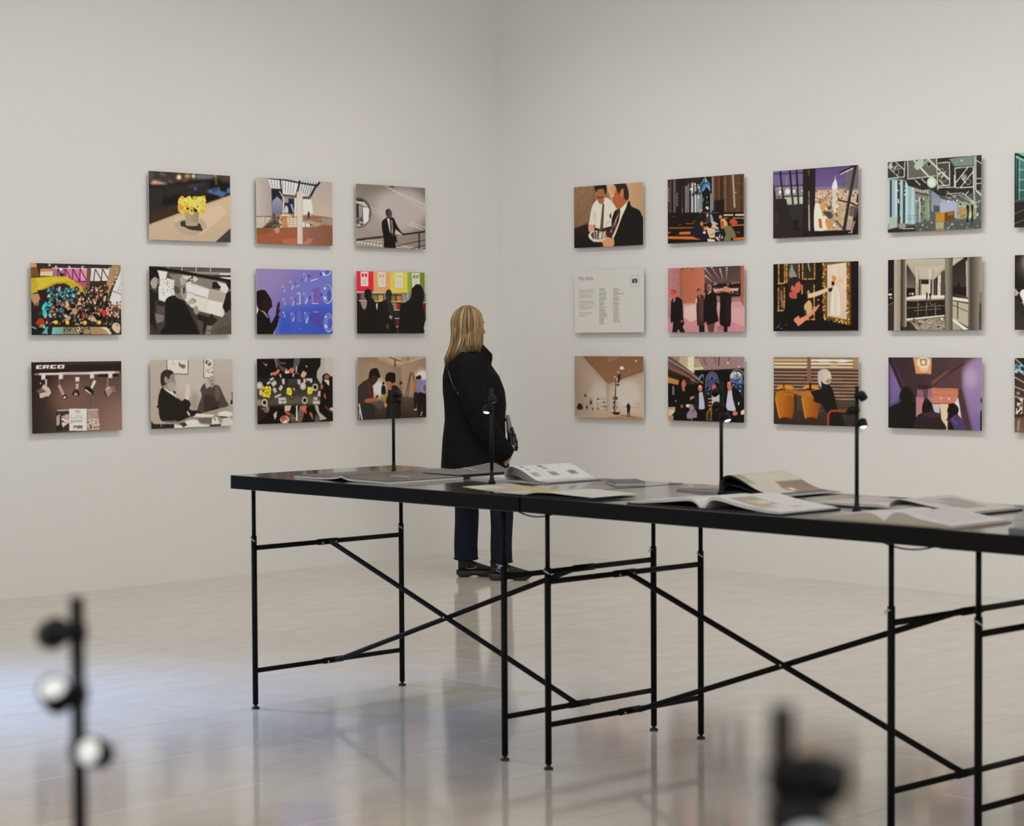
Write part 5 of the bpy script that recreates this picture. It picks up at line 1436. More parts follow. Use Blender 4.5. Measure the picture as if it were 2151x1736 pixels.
@pic
def meeting_table(A):
    A.bg('15110f', '1a1613', '1c1714', '16110f')
    A.p('1f1b18>57503f', '150 560 1460 590 1465 1140 150 1170').p('6a6250', '700 1000 1460 950 1460 1140 800 1150', 0.6).blur(6)
    A.p('a8a49c', '1480 170 1725 170 1725 560 1640 560 1560 500 1500 650 1490 720 1460 700 1390 580 1400 450 1470 340').p('bdb8b0', '1540 170 1725 170 1725 550 1660 560 1580 420', 0.6)
    A.s('4f4a50', '500 190 600 190 640 330 760 400 700 460 600 350').s('5a5458', '940 180 1050 180 1020 320 960 430 900 400 910 330').p('7c767a', '520 190 545 190 580 380 560 390').p('b88a9a', '250 250 340 310 380 290 350 350').e('a84a34', 690, 270, 60, 26).e('18130f', 700, 240, 70, 40).l('a05a44', 16, '640 260 670 295 750 290')
    A.s('c46a54', '460 480 540 460 590 405 630 430 590 500 530 535 480 525').s('c26a58', '750 430 790 415 830 440 800 470 760 465').s('c46c5a', '820 420 870 375 920 410 920 470 870 495 830 460').p('a89890', '430 490 465 480 470 530 440 545').s('d09a88', '1060 550 1075 500 1110 445 1140 460 1185 490 1140 575 1090 580').p('cfc4bc', '735 440 765 385 770 410 740 450').e('d4b0a0', 1182, 352, 14, 20)
    A.rect('d8d4cc', 735, 455, 820, 498).l('a8a8a8', 26, '975 350 970 470').l('8a8684', 14, '920 510 970 480 1020 515').p('b9b5b0', '895 500 930 500 915 570 890 565').p('a4a09c', '610 510 660 510 655 590 635 585')
    A.p('3c3a34', '795 620 985 600 990 730 800 750').l('15110e', 6, '1035 740 1035 1150')
    for pts in ('415 610 490 570 510 610 435 655', '350 690 420 648 440 690 365 735', '440 690 530 630 565 710 480 775', '470 815 530 780 565 870 515 910', '595 815 645 730 695 775 640 860', '665 610 725 605 725 720 680 722', '515 965 640 910 655 945 525 1015', '590 995 750 990 748 1050 592 1050', '592 1060 670 1060 670 1125 595 1125', '680 1065 765 1060 760 1115 680 1120', '990 620 1055 620 1052 725 1000 725', '1115 600 1160 600 1165 690 1115 690', '1175 598 1300 598 1298 690 1250 690 1250 655 1175 655', '1420 860 1470 860 1465 970 1405 970', '1305 1065 1455 1065 1450 1135 1310 1135', '1320 990 1400 990 1400 1050 1320 1045'):
        A.p('bdb5b8', pts).p('a49c9c', pts, 0.2)
    A.p('8a8270', '155 1040 235 1035 240 1160 155 1165')
    for x, y, r in ((210, 745, 66), (1105, 760, 66), (1358, 785, 64), (1140, 1055, 62), (305, 1100, 68)): A.e('b9b4ae', x, y, r * 0.95, r * 1.2).e('8d8882', x, y, r * 0.6, r * 0.8).e('c6c1bb', x, y, r * 0.5, r * 0.66)
    for x, y in ((1358, 782), (1140, 1052), (305, 1098)): A.e('100c0a', x, y, 34, 40)
    A.e('4f4a46', 917, 840, 38, 60).e('a8a4a0', 917, 820, 16, 24).e('2a241c', 875, 985, 38, 50).e('c8b8a0', 875, 985, 14, 18).e('c0a880', 235, 890, 42, 65).p('1a1512', '275 700 320 665 350 740 310 780')
    A.dots(46, (285, 790, 420, 970), 'd4c830 e0d848 c4b420', 22, 34).e('d8cc3c', 350, 785, 34, 30).dots(16, (290, 800, 410, 950), '3a3210', 7, 10)
    A.dots(26, (780, 810, 850, 920), 'd6ca38 e2da50 c8ba28', 24, 36).dots(26, (1215, 800, 1290, 900), 'd8cc4c e0d860 ccb83c', 26, 40).e('c89a30', 1250, 855, 14).e('c89a30', 806, 860, 12)
    A.p('16110f', '1400 560 1725 560 1725 1480 1640 1440 1560 1430 1450 1300 1420 1200 1480 1130 1470 860 1500 800 1520 560').e('14100d', 1590, 580, 85, 80).e('a0563c', 1600, 575, 55, 50).p('c9c3bc', '1530 625 1650 640 1650 765').s('b06248', '1470 740 1500 720 1525 760 1500 830 1475 810').s('b4684c', '1560 900 1570 960 1580 1040 1535 970').l('b0344a', 18, '1560 1170 1620 1240 1720 1310').p('c0bcb8', '1640 1230 1700 1195 1725 1230 1725 1290')
    A.s('b0704e', '330 1180 370 1150 400 1220 390 1290 350 1290').p('6a6462', '200 1200 340 1200 400 1290 330 1320 260 1240').p('2a211c', '150 1180 260 1240 330 1400 150 1500').p('b9b39c', '720 1160 860 1160 830 1270 720 1280').p('b3ad98', '485 1340 560 1270 550 1400 510 1455').s('b0563a', '720 1290 780 1280 850 1340 800 1370').s('554c3e', '840 1330 900 1340 960 1440 980 1510 860 1510 810 1370').p('8a7a64', '860 1400 930 1385 940 1440 870 1460', 0.5).e('b89a84', 720, 1450, 100, 85).e('a05a44', 700, 1430, 60, 60).e('ccc4bc', 730, 1500, 36, 40)
    A.p('c9c5be', '960 1160 985 1160 985 1480 950 1470').s('6b5a4c', '1000 1280 1060 1250 1120 1280 1110 1380 1060 1510 990 1510').s('b86a54', '1030 1190 1110 1160 1180 1180 1160 1260 1230 1270 1180 1330 1110 1280 1040 1240').s('15100e', '1190 1200 1330 1180 1370 1300 1330 1500 1220 1500 1180 1380').s('a8663e', '1230 1320 1280 1310 1310 1430 1290 1440').p('5c5248', '1370 1340 1450 1420 1440 1500 1330 1500').p('a8a68c', '1340 1150 1410 1160 1440 1300 1600 1440 1450 1470 1440 1400 1370 1260')

@pic
def ladder_room(A):
    A.bg('74604e', '8a7462', '3d3028', '332822')
    A.p('a08a74|967f6c', '155 160 560 200 1090 350 1090 700 1120 1000 800 1100 160 1100').p('8a7462', '155 160 400 190 380 500 160 900', 0.5).blur(10)
    A.e('e8ece6', 620, 830, 130, 170).e('dfe6e2', 600, 860, 60, 200, 0, 0.7).blur(14)
    A.p('b09880>c0a88e', '520 160 1637 150 1637 200 1100 350 960 330 700 240')
    for p_ in ('560 200 620 165', '690 245 830 165'): A.l('6a5442', 8, p_)
    A.dots(26, (1120, 170, 1400, 260), '4a3a2e 2a2018 d0bca4', 8, 18)
    A.p('a48c78|8e7864', '1090 355 1637 200 1637 1060 1120 1010').e('c8b8a8', 1550, 600, 180, 200, 0, 0.5).blur(4)
    A.e('e8e6dc', 1540, 570, 110, 100, 0, 0.9).blur(6)
    A.l('4a3a2e', 8, '1090 355 1637 205').l('5a4838', 10, '1120 1020 1370 1055').p('5a4a3e>352a22', '800 1100 1120 1020 1370 1060 1637 1080 1633 1455 520 1490 560 1260')
    A.l('2a2018', 16, '825 160 970 215 1095 258').rect('2c221a', 958, 215, 982, 370).l('5a4a3c', 8, '968 370 965 520')
    A.l('4a3226', 16, '1300 500 1185 1010').l('4a3226', 14, '1310 500 1230 1040').l('5a3a2a', 14, '1330 500 1410 770').l('4a3226', 10, '1350 500 1400 700')
    A.s('2c2a28', '180 1140 240 1130 500 1180 520 1490 170 1505').p('d0d0d0', '185 1150 215 1150 280 1490 255 1490').p('c0c0c0', '205 1200 225 1200 215 1490 200 1490')
    A.s('3a322c', '395 630 480 720 510 1010 460 1040 340 1060 330 1150 160 1130 165 880 200 760').p('6a2a22', '370 680 430 720 450 1020 420 1010 400 850').s('3a2a24', '390 620 450 560 560 560 600 640 530 740 470 760 400 700').s('17120f', '405 580 440 440 530 400 600 420 655 570 640 600 600 610 520 560 460 580 440 620').s('b0603e', '335 1060 340 1130 480 1110 590 1060 620 970 590 980 540 1040 430 1045').p('2a2018', '560 990 600 965 600 1020 570 1040').s('54504c', '580 1110 680 1100 690 1240 600 1260')
    A.e('17120e', 718, 725, 24, 34).s('1b1715', '690 770 750 780 770 860 760 960 680 960 675 850').p('9a8a2c', '685 960 765 960 760 1100 740 1140 700 1060').s('c08458', '740 1130 790 1160 800 1220 740 1220')
    A.s('1c1a1a', '830 850 960 760 1060 850 1120 960 1100 1050 1090 1200 1060 1470 780 1480 800 1200 780 1100 810 980').s('b06a48', '780 660 960 690 965 740 920 830 870 870 830 840 790 760').s('120e0c', '760 660 770 560 830 495 950 505 975 560 975 690 900 720 860 680 800 690').p('2e2c2c', '880 1100 950 1080 930 1400 880 1470', 0.5)
    A.e('2a201a', 1092, 720, 32, 34).p('7a6a58', '1060 780 1105 760 1100 890 1065 880')
    A.s('b86428', '1390 690 1440 660 1450 760 1440 930 1370 930 1370 760').e('3a2418', 1435, 615, 26, 40).s('201a18', '1370 940 1450 940 1440 1100 1400 1260 1370 1250').p('c8bca8', '1365 1270 1440 1275 1430 1300 1370 1300').s('7c7ca8', '1430 690 1500 660 1620 670 1630 780 1580 930 1460 945 1420 820').p('8c8cb8', '1530 800 1600 680 1620 760 1580 930 1540 940', 0.6).e('1c1512', 1490, 605, 42, 52).e('b07048', 1530, 620, 18, 30).s('15120f', '1450 955 1590 945 1637 1010 1633 1455 1560 1450 1540 1150 1510 1430 1460 1420').e('6a5646', 1600, 830, 30, 70)
    A.e('d8ccb8', 1530, 1355, 18, 14).e('d8ccb8', 1512, 1400, 14)

@pic
def bowl(A):
    A.bg('8c6c50', 'b89878', '1a1512', '2a2018').p('866a4e>7a6048', '165 250 620 215 620 560 490 1060 168 1170').noise(0.07, 9).p('c3a284|a98866', '860 190 1690 128 1690 980 1400 700 1340 560 1000 560')
    A.l('4a3826', 12, '612 215 600 560').p('2a2018>15110f', '168 1180 500 1060 560 1300 800 1597 168 1597').l('2a2018', 26, '168 1170 500 1050').blur(3)
    A.s('d8c8ba', '560 700 640 560 700 520 860 480 960 520 1060 640 1130 740 1010 900 1000 1100 830 1170 640 1150 630 1080 490 1090 510 980').p('bfa89c', '580 760 660 860 640 1080 600 980', 0.5).p('a8948a', '830 1120 940 960 960 1000 860 1130', 0.5).p('3a3028', '945 870 985 800 990 940 960 930')
    A.p('2a2420', '620 1130 740 1170 1000 1100 980 1300 880 1320 760 1230 600 1210').p('5a4a40', '795 610 835 620 825 860 810 1190 740 1170 770 860').s('9a6440', '650 340 720 300 850 330 870 400 840 480 830 560 790 620 720 600 680 520').s('241a16', '640 340 640 215 870 200 880 380 850 400 820 300 700 300 660 360').s('5a3424', '670 440 740 470 830 440 800 490 700 490').p('a8744a', '800 440 850 400 840 500 800 560', 0.5)
    A.s('cc9478', '490 1090 560 1070 620 1130 600 1220 540 1250 490 1200')
    A.s('191512', '1350 580 1430 670 1600 750 1650 840 1700 1000 1698 1520 1030 1550 1060 1380 1000 1120 1000 960 1060 780 1140 730 1180 740 1180 850 1000 1160 960 1340 1040 1380').p('d6cbb8', '1180 730 1350 560 1320 680 1220 900 1100 1230 1030 1390 1000 1340 1100 1040 1180 840').p('4c221e', '1120 740 1190 780 1160 980 1080 1180 1000 1360 950 1320 1000 1140 1080 960').l('a89890', 10, '1100 960 1060 1130').l('a89890', 10, '1130 920 1150 830').p('d8d0c4', '970 1230 1140 830 1100 960 1000 1170 990 1250')
    A.s('a25c38', '985 330 1040 240 1110 230 1260 300 1340 520 1180 720 1090 700 1060 620 1020 580 1005 440').s('2f2420', '1040 200 1100 165 1290 165 1360 310 1370 480 1330 540 1270 480 1260 330 1210 290 1160 400 1120 330 1080 240').s('b07048', '1180 400 1220 290 1260 310 1240 440 1200 480').s('c29070', '980 250 1040 200 1090 260 1060 400 990 420').e('e8dccc', 1022, 440, 22, 18).l('c8a888', 5, '1030 440 1140 480')
    A.e('c9bcb0', 690, 1330, 205, 125, 0.1).e('ded6cc', 690, 1320, 200, 112, 0.1).e('6a5850', 710, 1310, 175, 92, 0.1)
    for i, c_ in enumerate(('3a2c26', 'a08c80', '5a4438', 'b8a69a', '4a362c', 'd8d0c8', 'dcd4cc', '8a6e5c', 'cfc4ba', 'b8a89c')): A.s(c_, f'{560+i*32} {1260-8*(i%5)} {590+i*32} {1250-8*(i%5)} {600+i*28} {1380} {575+i*28} {1385}', 0.8)
    A.p('d8ccc0', '560 1390 640 1420 620 1460 560 1420').s('c48c66', '700 1430 820 1420 900 1350 1000 1370 1050 1400 1030 1550 830 1560 800 1480')

@pic
def cathedral(A):
    A.bg('241c18', '4a3426', '15100d', '15100d').p('3a2c22|5a4030', '1040 210 1715 150 1715 960 1300 950 1100 900').noise(0.12, 4)
    for x, w, c in ((180, 70, '4a3a2e'), (270, 50, '5a5458'), (430, 16, '9c9890'), (515, 60, '6c6a74'), (560, 16, '8a8888'), (635, 46, 'a9a8b0'), (705, 40, 'b4b8c0'), (755, 26, 'b6bcc6'), (792, 22, 'aab8c4'), (830, 20, '8aa0a8')): A.rect(c, x - w / 2, 260 if x < 300 else 340 + (x % 90), x + w / 2, 980)
    for x, y in ((320, 700), (145, 600)):
        for k in range(12): A.e('c4beb8', x + 14 * math.sin(k * 2), y - 140 + k * 24, 8, 10)
    A.dots(24, (590, 330, 810, 680), '2a2a34 1c1a20 dadce0', 10, 22, 1.4)
    A.p('1c1814', '360 280 480 280 470 560 420 980 380 980 360 600', 0.7)
    A.p('14181e', '800 260 900 210 1020 230 1020 560 860 600 800 480').p('5a8088', '900 215 1010 380 990 400 905 270 800 420 790 390').s('4a74a0', '820 500 860 380 920 350 1000 400 1000 520 940 430 860 520').p('9ac0d0', '960 400 1010 480 1010 510 950 430').e('d8e4e8', 915, 310, 14, 26).e('3a5a9a', 850, 380, 40, 44, 0, 0.7).l('7aa0b0', 12, '860 520 920 390 1010 500')
    A.p('14110f', '830 560 1010 560 1010 920 860 940 870 700').e('2a6a60', 862, 690, 18, 50).dots(14, (920, 740, 970, 890), 'a8a4a0 e0dcd6 4a4644', 10, 18).e('d8d4d0', 942, 645, 10, 18).rect('9aa8ac', 1015, 560, 1035, 950).rect('8a8484', 1045, 220, 1075, 920).rect('6a5a54', 1085, 220, 1100, 700)
    for x, w, c in ((1140, 40, '54301f'), (1190, 40, '6a3c28'), (1240, 20, '1f1814'), (1320, 50, '6f5238'), (1380, 40, '4a3422'), (1430, 30, '5a4028'), (1580, 70, '5a3c24'), (1660, 60, '4a3020')): A.rect(c, x - w / 2, 200, x + w / 2, 940)
    A.p('1a1411', '1100 710 1300 680 1300 960 1110 960').p('9a9078', '1460 180 1500 180 1535 860 1495 860').l('9a8058', 8, '1290 350 1330 340').l('8a6c48', 8, '1560 350 1700 360').l('8a6c48', 8, '1560 660 1700 640').e('d8d0c0', 1540, 540, 12)
    A.p('17120f', '125 960 1700 950 1715 1535 125 1605').l('7c7468', 12, '840 960 1180 965')
    A.p('5a3a20', '200 1040 300 1030 290 1050 200 1055').p('bdb59c', '1280 995 1490 995 1480 1025 1290 1030').p('c0b8a0', '1530 990 1715 990 1715 1025 1520 1030').p('8a7c5c', '1290 1060 1390 1070 1380 1085 1290 1080').p('b08a5c', '1480 1065 1715 1065 1715 1085 1480 1085')
    for p_ in ('490 1180 690 1180 680 1195 500 1195', '150 1265 660 1260 650 1285 160 1290', '820 1250 950 1245 940 1275 830 1280', '640 1130 760 1130 750 1140 640 1142', '340 1205 420 1205 400 1218 350 1218', '860 1170 960 1165 950 1185 860 1190'): A.p('a8582c', p_)
    A.p('b0683a', '370 1360 600 1350 600 1410 360 1415').p('c06a2c', '125 1450 690 1450 830 1500 800 1520 130 1500').p('b86a34', '1420 1220 1715 1200 1715 1225 1450 1245').p('b0662c', '1460 1480 1715 1470 1715 1530 1500 1535').p('b86030', '125 1360 190 1355 180 1385 130 1385')
    A.p('c4a888', '930 1260 1000 1240 1100 1210 1180 1280 1110 1360 1100 1480 1000 1490 960 1400 940 1330').p('a8a4a4', '1010 1130 1090 1140 1180 1200 1060 1240').l('2a2420', 10, '1000 1260 1110 1300').l('2a2420', 10, '1010 1420 1100 1390').p('c8c0a8', '945 1500 1100 1520 1100 1560 960 1565')
    A.s('1c1a1c', '760 960 800 930 850 960 850 1090 780 1130 740 1050').e('b08070', 825, 910, 26, 34).p('e0d8d0', '785 930 805 930 800 980 790 970').s('3a3838', '900 1100 940 1050 1000 1080 1010 1150 940 1180').e('c09080', 948, 1015, 24, 36).p('8a8cac', '995 990 1040 1000 1080 1120 1020 1150')
    A.s('1b1a24', '720 1180 800 1180 850 1280 960 1390 950 1470 860 1520 700 1480 610 1420 640 1300').e('1a1613', 790, 1150, 70, 60).e('b06848', 830, 1190, 34, 50).e('c8ccd4', 885, 1370, 30, 28).s('c08868', '860 1310 920 1250 970 1260 920 1320').e('15110f', 1000, 1250, 36, 30)
    A.s('b89c5c', '1230 1100 1310 1090 1370 1200 1340 1290 1240 1290 1220 1180').s('a0502c', '1225 1160 1270 1130 1290 1220 1260 1280 1230 1240').s('6f6a48', '1290 1260 1400 1230 1500 1330 1540 1460 1440 1480 1420 1535 1290 1535 1330 1400 1280 1320').p('1a1a20', '1110 1290 1290 1290 1330 1400 1280 1540 1110 1550').p('8a94b0', '1100 1330 1200 1330 1190 1360 1110 1360').s('b04a2c', '1400 1150 1460 1090 1540 1110 1580 1180 1480 1215').p('c89878', '1170 1430 1220 1450 1230 1545 1180 1545').e('c07850', 1220, 1050, 34, 40).e('8a3a28', 1590, 1370, 36, 20, 0.4).e('d8d4d0', 1160, 1290, 24, 14).dots(14, (1130, 1420, 1280, 1540), 'd8d0c8 1a1614', 10, 18)

@pic
def city_window(A):
    A.bg('2a2426', '3a3034', '1c1817', '2a2220')
    A.p('675c86>76688c', '135 240 750 200 750 900 400 920 400 790 135 790').p('8a8484', '180 560 750 530 750 900 400 920 390 790 200 760', 0.7).blur(2)
    A.dots(60, (200, 560, 740, 900), 'aeb0a4 8a8684 c4c8bc 6a6468', 10, 28).e('e0e0d8', 430, 650, 50, 60).e('d8d4cc', 280, 660, 26, 40).e('cfcdc4', 560, 650, 30, 40).p('a9aca0', '380 760 520 760 520 910 420 915').p('aab0a0', '540 760 750 750 745 895 560 905').blur(1)
    A.l('c8c0d0', 10, '405 350 415 520', 0.7).l('b8b0c8', 10, '545 400 555 520', 0.7)
    for p_ in ('285 235 310 540 350 800', '480 220 500 500 540 910', '610 215 630 520 650 900'): A.l('221c1e', 34, p_)
    A.l('221c1e', 16, '135 300 750 275').l('221c1e', 18, '160 548 750 522').l('221c1e', 18, '200 760 750 742').p('221c1e', '135 300 150 500 200 780 135 790')
    A.p('2a2323', '135 790 400 800 430 920 750 910 830 940 860 1570 135 1600').p('352a2c', '135 1050 240 1050 260 1310 140 1310').p('38342f', '430 950 740 930 760 1300 640 1400 500 1200', 0.5).p('191615', '545 1240 640 1200 660 1440 560 1440').blur(1)
    A.p('241d1e', '740 200 1000 190 980 1500 740 1500').p('4c4244', '835 210 875 210 880 330 840 330').p('b5a79a', '845 640 868 640 885 1440 855 1445').l('1a1514', 10, '830 210 860 920')
    A.p('584878>6c5c84', '995 195 1700 140 1560 520 1560 640 990 640').p('a8907c', '990 640 990 560 1680 560 1860 600 1860 700 990 700', 0.35).blur(1)
    A.p('b49c80', '990 630 1700 600 1862 600 1700 1450 975 1450').dots(240, (990, 640, 1850, 1000), 'c8b08c d8c8a8 8a6c5c 5a4844 e4d8c0 a08468 c0a0a0 6a5858', 8, 22, 1.2).dots(120, (990, 900, 1600, 1430), 'd8ccb0 c0a078 8a7464 e4dcc4 a88460 5a4c48', 14, 36, 1.1)
    A.s('cfcab8', '980 920 1100 1000 1150 1440 975 1450').p('d2cab0', '1120 1150 1190 1150 1240 1420 1150 1435').s('4a4440', '1140 1060 1260 1050 1340 1120 1290 1210 1200 1140').p('c48c50', '1110 860 1180 840 1190 1040 1120 1050').s('b8845c', '1190 1210 1330 1260 1320 1380 1230 1390').p('a85c34', '1050 1200 1110 1200 1130 1400 1070 1380').e('dcd8d0', 1425, 950, 50, 34).p('2c2424', '1210 960 1330 940 1310 1010 1250 1030', 0.7)
    A.s('dcdcd6', '1392 330 1400 400 1425 480 1430 600 1330 600 1340 500 1380 420').p('bdb9a8', '1335 600 1425 600 1410 820 1400 1010 1320 960 1330 800').p('a89078', '1440 870 1620 900 1560 1420 1430 1250', 0.7)
    A.p('8a8284', '1600 200 1862 120 1862 640 1560 640 1600 380', 0.75)
    for k in range(17): A.l('47404c', 9, f'{1600 if k>5 else 1560+k*8} {240+k*24} {1860} {170+k*27}')
    A.l('1f1a1c', 26, '1480 280 1560 240 1760 150').l('cfc8c0', 18, '1490 312 1750 188')
    A.l('2a2426', 60, '1800 130 1720 560 1640 1000 1570 1430').l('6a6058', 8, '1770 200 1700 560 1620 1000').l('35302f', 34, '1450 825 1680 880 1862 950').l('2f2a28', 40, '1400 1240 1540 1400').l('d0c0a8', 10, '1400 1260 1530 1400')
    A.p('4f4844', '1690 940 1862 980 1800 1180 1660 1140', 0.8).p('9a8a78', '1640 1200 1800 1260 1740 1440 1600 1430', 0.8).p('1a1614', '975 1450 1600 1430 1760 1440 1862 1050 1862 1525 980 1560').dots(6, (1660, 1450, 1740, 1490), 'd8d0c8', 8, 14)
    A.p('201a19', '740 1480 1000 1450 1000 1560 740 1575')

@pic
def steel_hall(A):
    A.bg('3a3632', '5a6462', '4e524c', '54605e')
    A.p('7f9a9c|92a8ac', '130 570 500 600 640 720 640 1400 320 1380 160 1480 130 1480')
    for x, c in ((150, 'a4b4b8'), (190, '3a4448'), (230, '94a8ae'), (285, 'b0c0c6'), (330, '2f3a3c'), (380, '9ab4b8'), (430, '35464a'), (470, 'a8c0c4'), (520, '8aa6a8'), (580, 'a4b8c0')): A.rect(c, x - 22, 600, x + 22, 1380)
    A.dots(12, (310, 640, 540, 1010), 'dce8e4', 9, 15)
    A.p('6f776e', '620 700 900 720 900 1400 640 1400').dots(44, (640, 880, 880, 1320), '3a3e3a a8b0a4 7a8a7a 545c56', 10, 24, 1.4).rect('b0b8b0', 700, 900, 722, 1500).rect('7c8c60', 810, 950, 850, 1320).rect('9aa4a0', 860, 820, 876, 1400)
    for x in range(640, 880, 40): A.rect('a9ada0', x, 690, x + 22, 830)
    A.p('4a443c', '630 800 880 860 880 890 630 835').p('7a8090>8a92a0', '920 790 1060 800 1100 930 1300 980 1300 1160 1000 1200 920 1150').p('9aa2b2', '1080 1000 1380 960 1400 1300 1080 1180').p('52504f', '960 1050 1070 1070 1070 1180 960 1180').p('8e9680', '1380 1000 1740 980 1740 1300 1380 1300').dots(60, (1380, 980, 1820, 1470), 'b0b89c 6a7060 d0d4bc 4a4c44 8a8a70', 8, 22, 1.3)
    A.p('585c58>4a4e4a', '620 1380 1000 1300 1833 1300 1833 1475 640 1525').dots(40, (650, 1360, 1800, 1500), '6a7270 8a928c 3f423e a8b0a4', 10, 26, 0.6)
    A.p('b07c2c', '1000 1210 1160 1185 1160 1350 1000 1360').p('6a4020', '1160 1185 1340 1150 1340 1310 1160 1350').p('8a6428', '1220 1170 1320 1155 1320 1230 1220 1240').p('8f9a80', '1000 1360 1150 1355 1150 1470 1000 1480').p('a87428', '1000 1470 1160 1465 1160 1500 1000 1505').p('b87a34', '1440 1120 1560 1100 1545 1170 1440 1170').p('a86c2c', '1445 1220 1540 1210 1530 1270 1445 1270')
    A.s('1f1d1a', '1560 1060 1600 1060 1605 1130 1595 1260 1590 1350 1560 1350 1570 1200').s('1f1d1a', '1640 1055 1680 1055 1680 1180 1675 1345 1645 1345 1655 1200').p('2c2a27', '130 1500 320 1450 620 1420 640 1525 130 1553').p('8a8a80', '330 1390 450 1380 460 1460 340 1480').p('52301f', '312 1250 365 1255 355 1380 318 1385').p('9ca89c', '165 1265 310 1260 305 1450 165 1480').l('b8b8ae', 16, '400 1475 610 1470')
    for y in (1245, 1300): A.l('5c6c70', 8, f'480 {y} 980 {y-10}')
    # hanging steel frames
    A.p('2f2b28', '130 270 1838 135 1833 760 1500 900 1060 880 900 760 760 780 500 700 440 560 130 570')
    A.p('5c5f56', '495 240 1010 210 1010 520 500 575').p('36332f', '130 280 430 260 430 540 130 565').p('45433e', '1045 280 1240 265 1250 690 1050 700').p('302c2a', '1345 370 1680 345 1690 720 1360 740').p('6f7f7a', '1240 210 1680 150 1680 330 1340 350').p('34302c', '1740 150 1838 140 1838 560 1740 560').p('2d2926', '500 590 780 570 780 690 500 700').p('2a2624', '1040 720 1340 710 1340 770 1060 780')
    w = 'b9bcb0'
    for p_ in ('440 260 430 540 130 570', '490 240 495 580 1010 520', '1018 200 1028 560 1040 780', '1350 370 1360 740 1690 720', '1250 270 1255 690 1050 705', '1345 380 1680 350 1690 840', '1730 150 1730 780', '1040 290 1240 270', '1040 735 1340 725 1340 500', '1740 570 1838 565', '1730 660 1838 655'): A.l(w, 18, p_)
    for p_ in ('270 270 430 410', '140 360 330 540', '600 240 880 540', '860 215 1250 590', '730 370 850 230', '1060 590 1160 700', '1590 360 1370 640', '1680 440 1450 730', '620 590 720 690', '740 570 820 650', '1740 240 1838 300', '1100 560 1180 440', '1470 560 1560 660', '1500 840 1700 1010', '1540 860 1600 800', '1730 780 1838 880', '240 410 300 330'): A.l('c9ccc0', 26 if '880' in p_ or '860 215' in p_ else 16, p_)
    A.s('9fb0a4', '610 340 680 240 780 235 760 320 690 410 630 390').e('aab8aa', 930, 640, 92, 102).e('c2ccc0', 925, 635, 60, 70).e('8a9a8e', 205, 330, 60, 60).e('3a3632', 235, 320, 26, 40).e('c8d0c4', 190, 345, 18, 22)
    for x, y, r in ((290, 450, 50), (880, 310, 46), (1150, 575, 46), (1070, 500, 44), (1520, 540, 46), (1590, 630, 50), (340, 370, 30), (1110, 420, 32)): A.e('aeb2a6', x, y, r, r * 1.1).e('36322f', x, y, r - 9, r * 1.1 - 10)
    A.e('8a968c', 1520, 545, 32, 36).e('b4bcb0', 1065, 490, 20, 30)
    for p_ in ('1190 850 1480 830', '1200 800 1500 1030', '1300 880 1500 870 1490 820', '1420 860 1720 1040', '1100 960 1280 990', '1740 1000 1838 960'): A.l('b0b2a8', 14, p_)
    A.dots(26, (1080, 880, 1420, 980), '2c2826 c8ccc0 5a5854', 8, 16).e('dde0d8', 1470, 240, 14).rect('9aa8a4', 1690, 160, 1716, 1100)

@pic
def thanks_panel(A):
    A.bg('bbbab6', 'b9b8b4', 'bab9b4', 'bcbab5')
    for k, wd in enumerate((330, 325, 320, 270, 290, 310)): A.l('8b8a87', 13, f'275 {568+k*36} {275+wd} {562+k*36}', 0.75)
    for k, wd in enumerate((345, 330, 355, 355, 300, 205)): A.l('8b8a87', 13, f'278 {820+k*36} {278+wd} {816+k*36}', 0.75)
    for k, wd in enumerate((280, 285, 130)): A.l('8b8a87', 13, f'278 {1072+k*36} {278+wd} {1068+k*36}', 0.75)
    r = A.r
    for k in range(22): A.l('6f6e6c', 14, f'722 {556+k*36.4} {722+r.randint(95,165)} {552+k*36.4}', 0.8)
    for k in range(21): A.l('6f6e6c', 14, f'1028 {548+k*36.6} {1028+(240 if k==3 else r.randint(95,160))} {545+k*36.6}', 0.8)

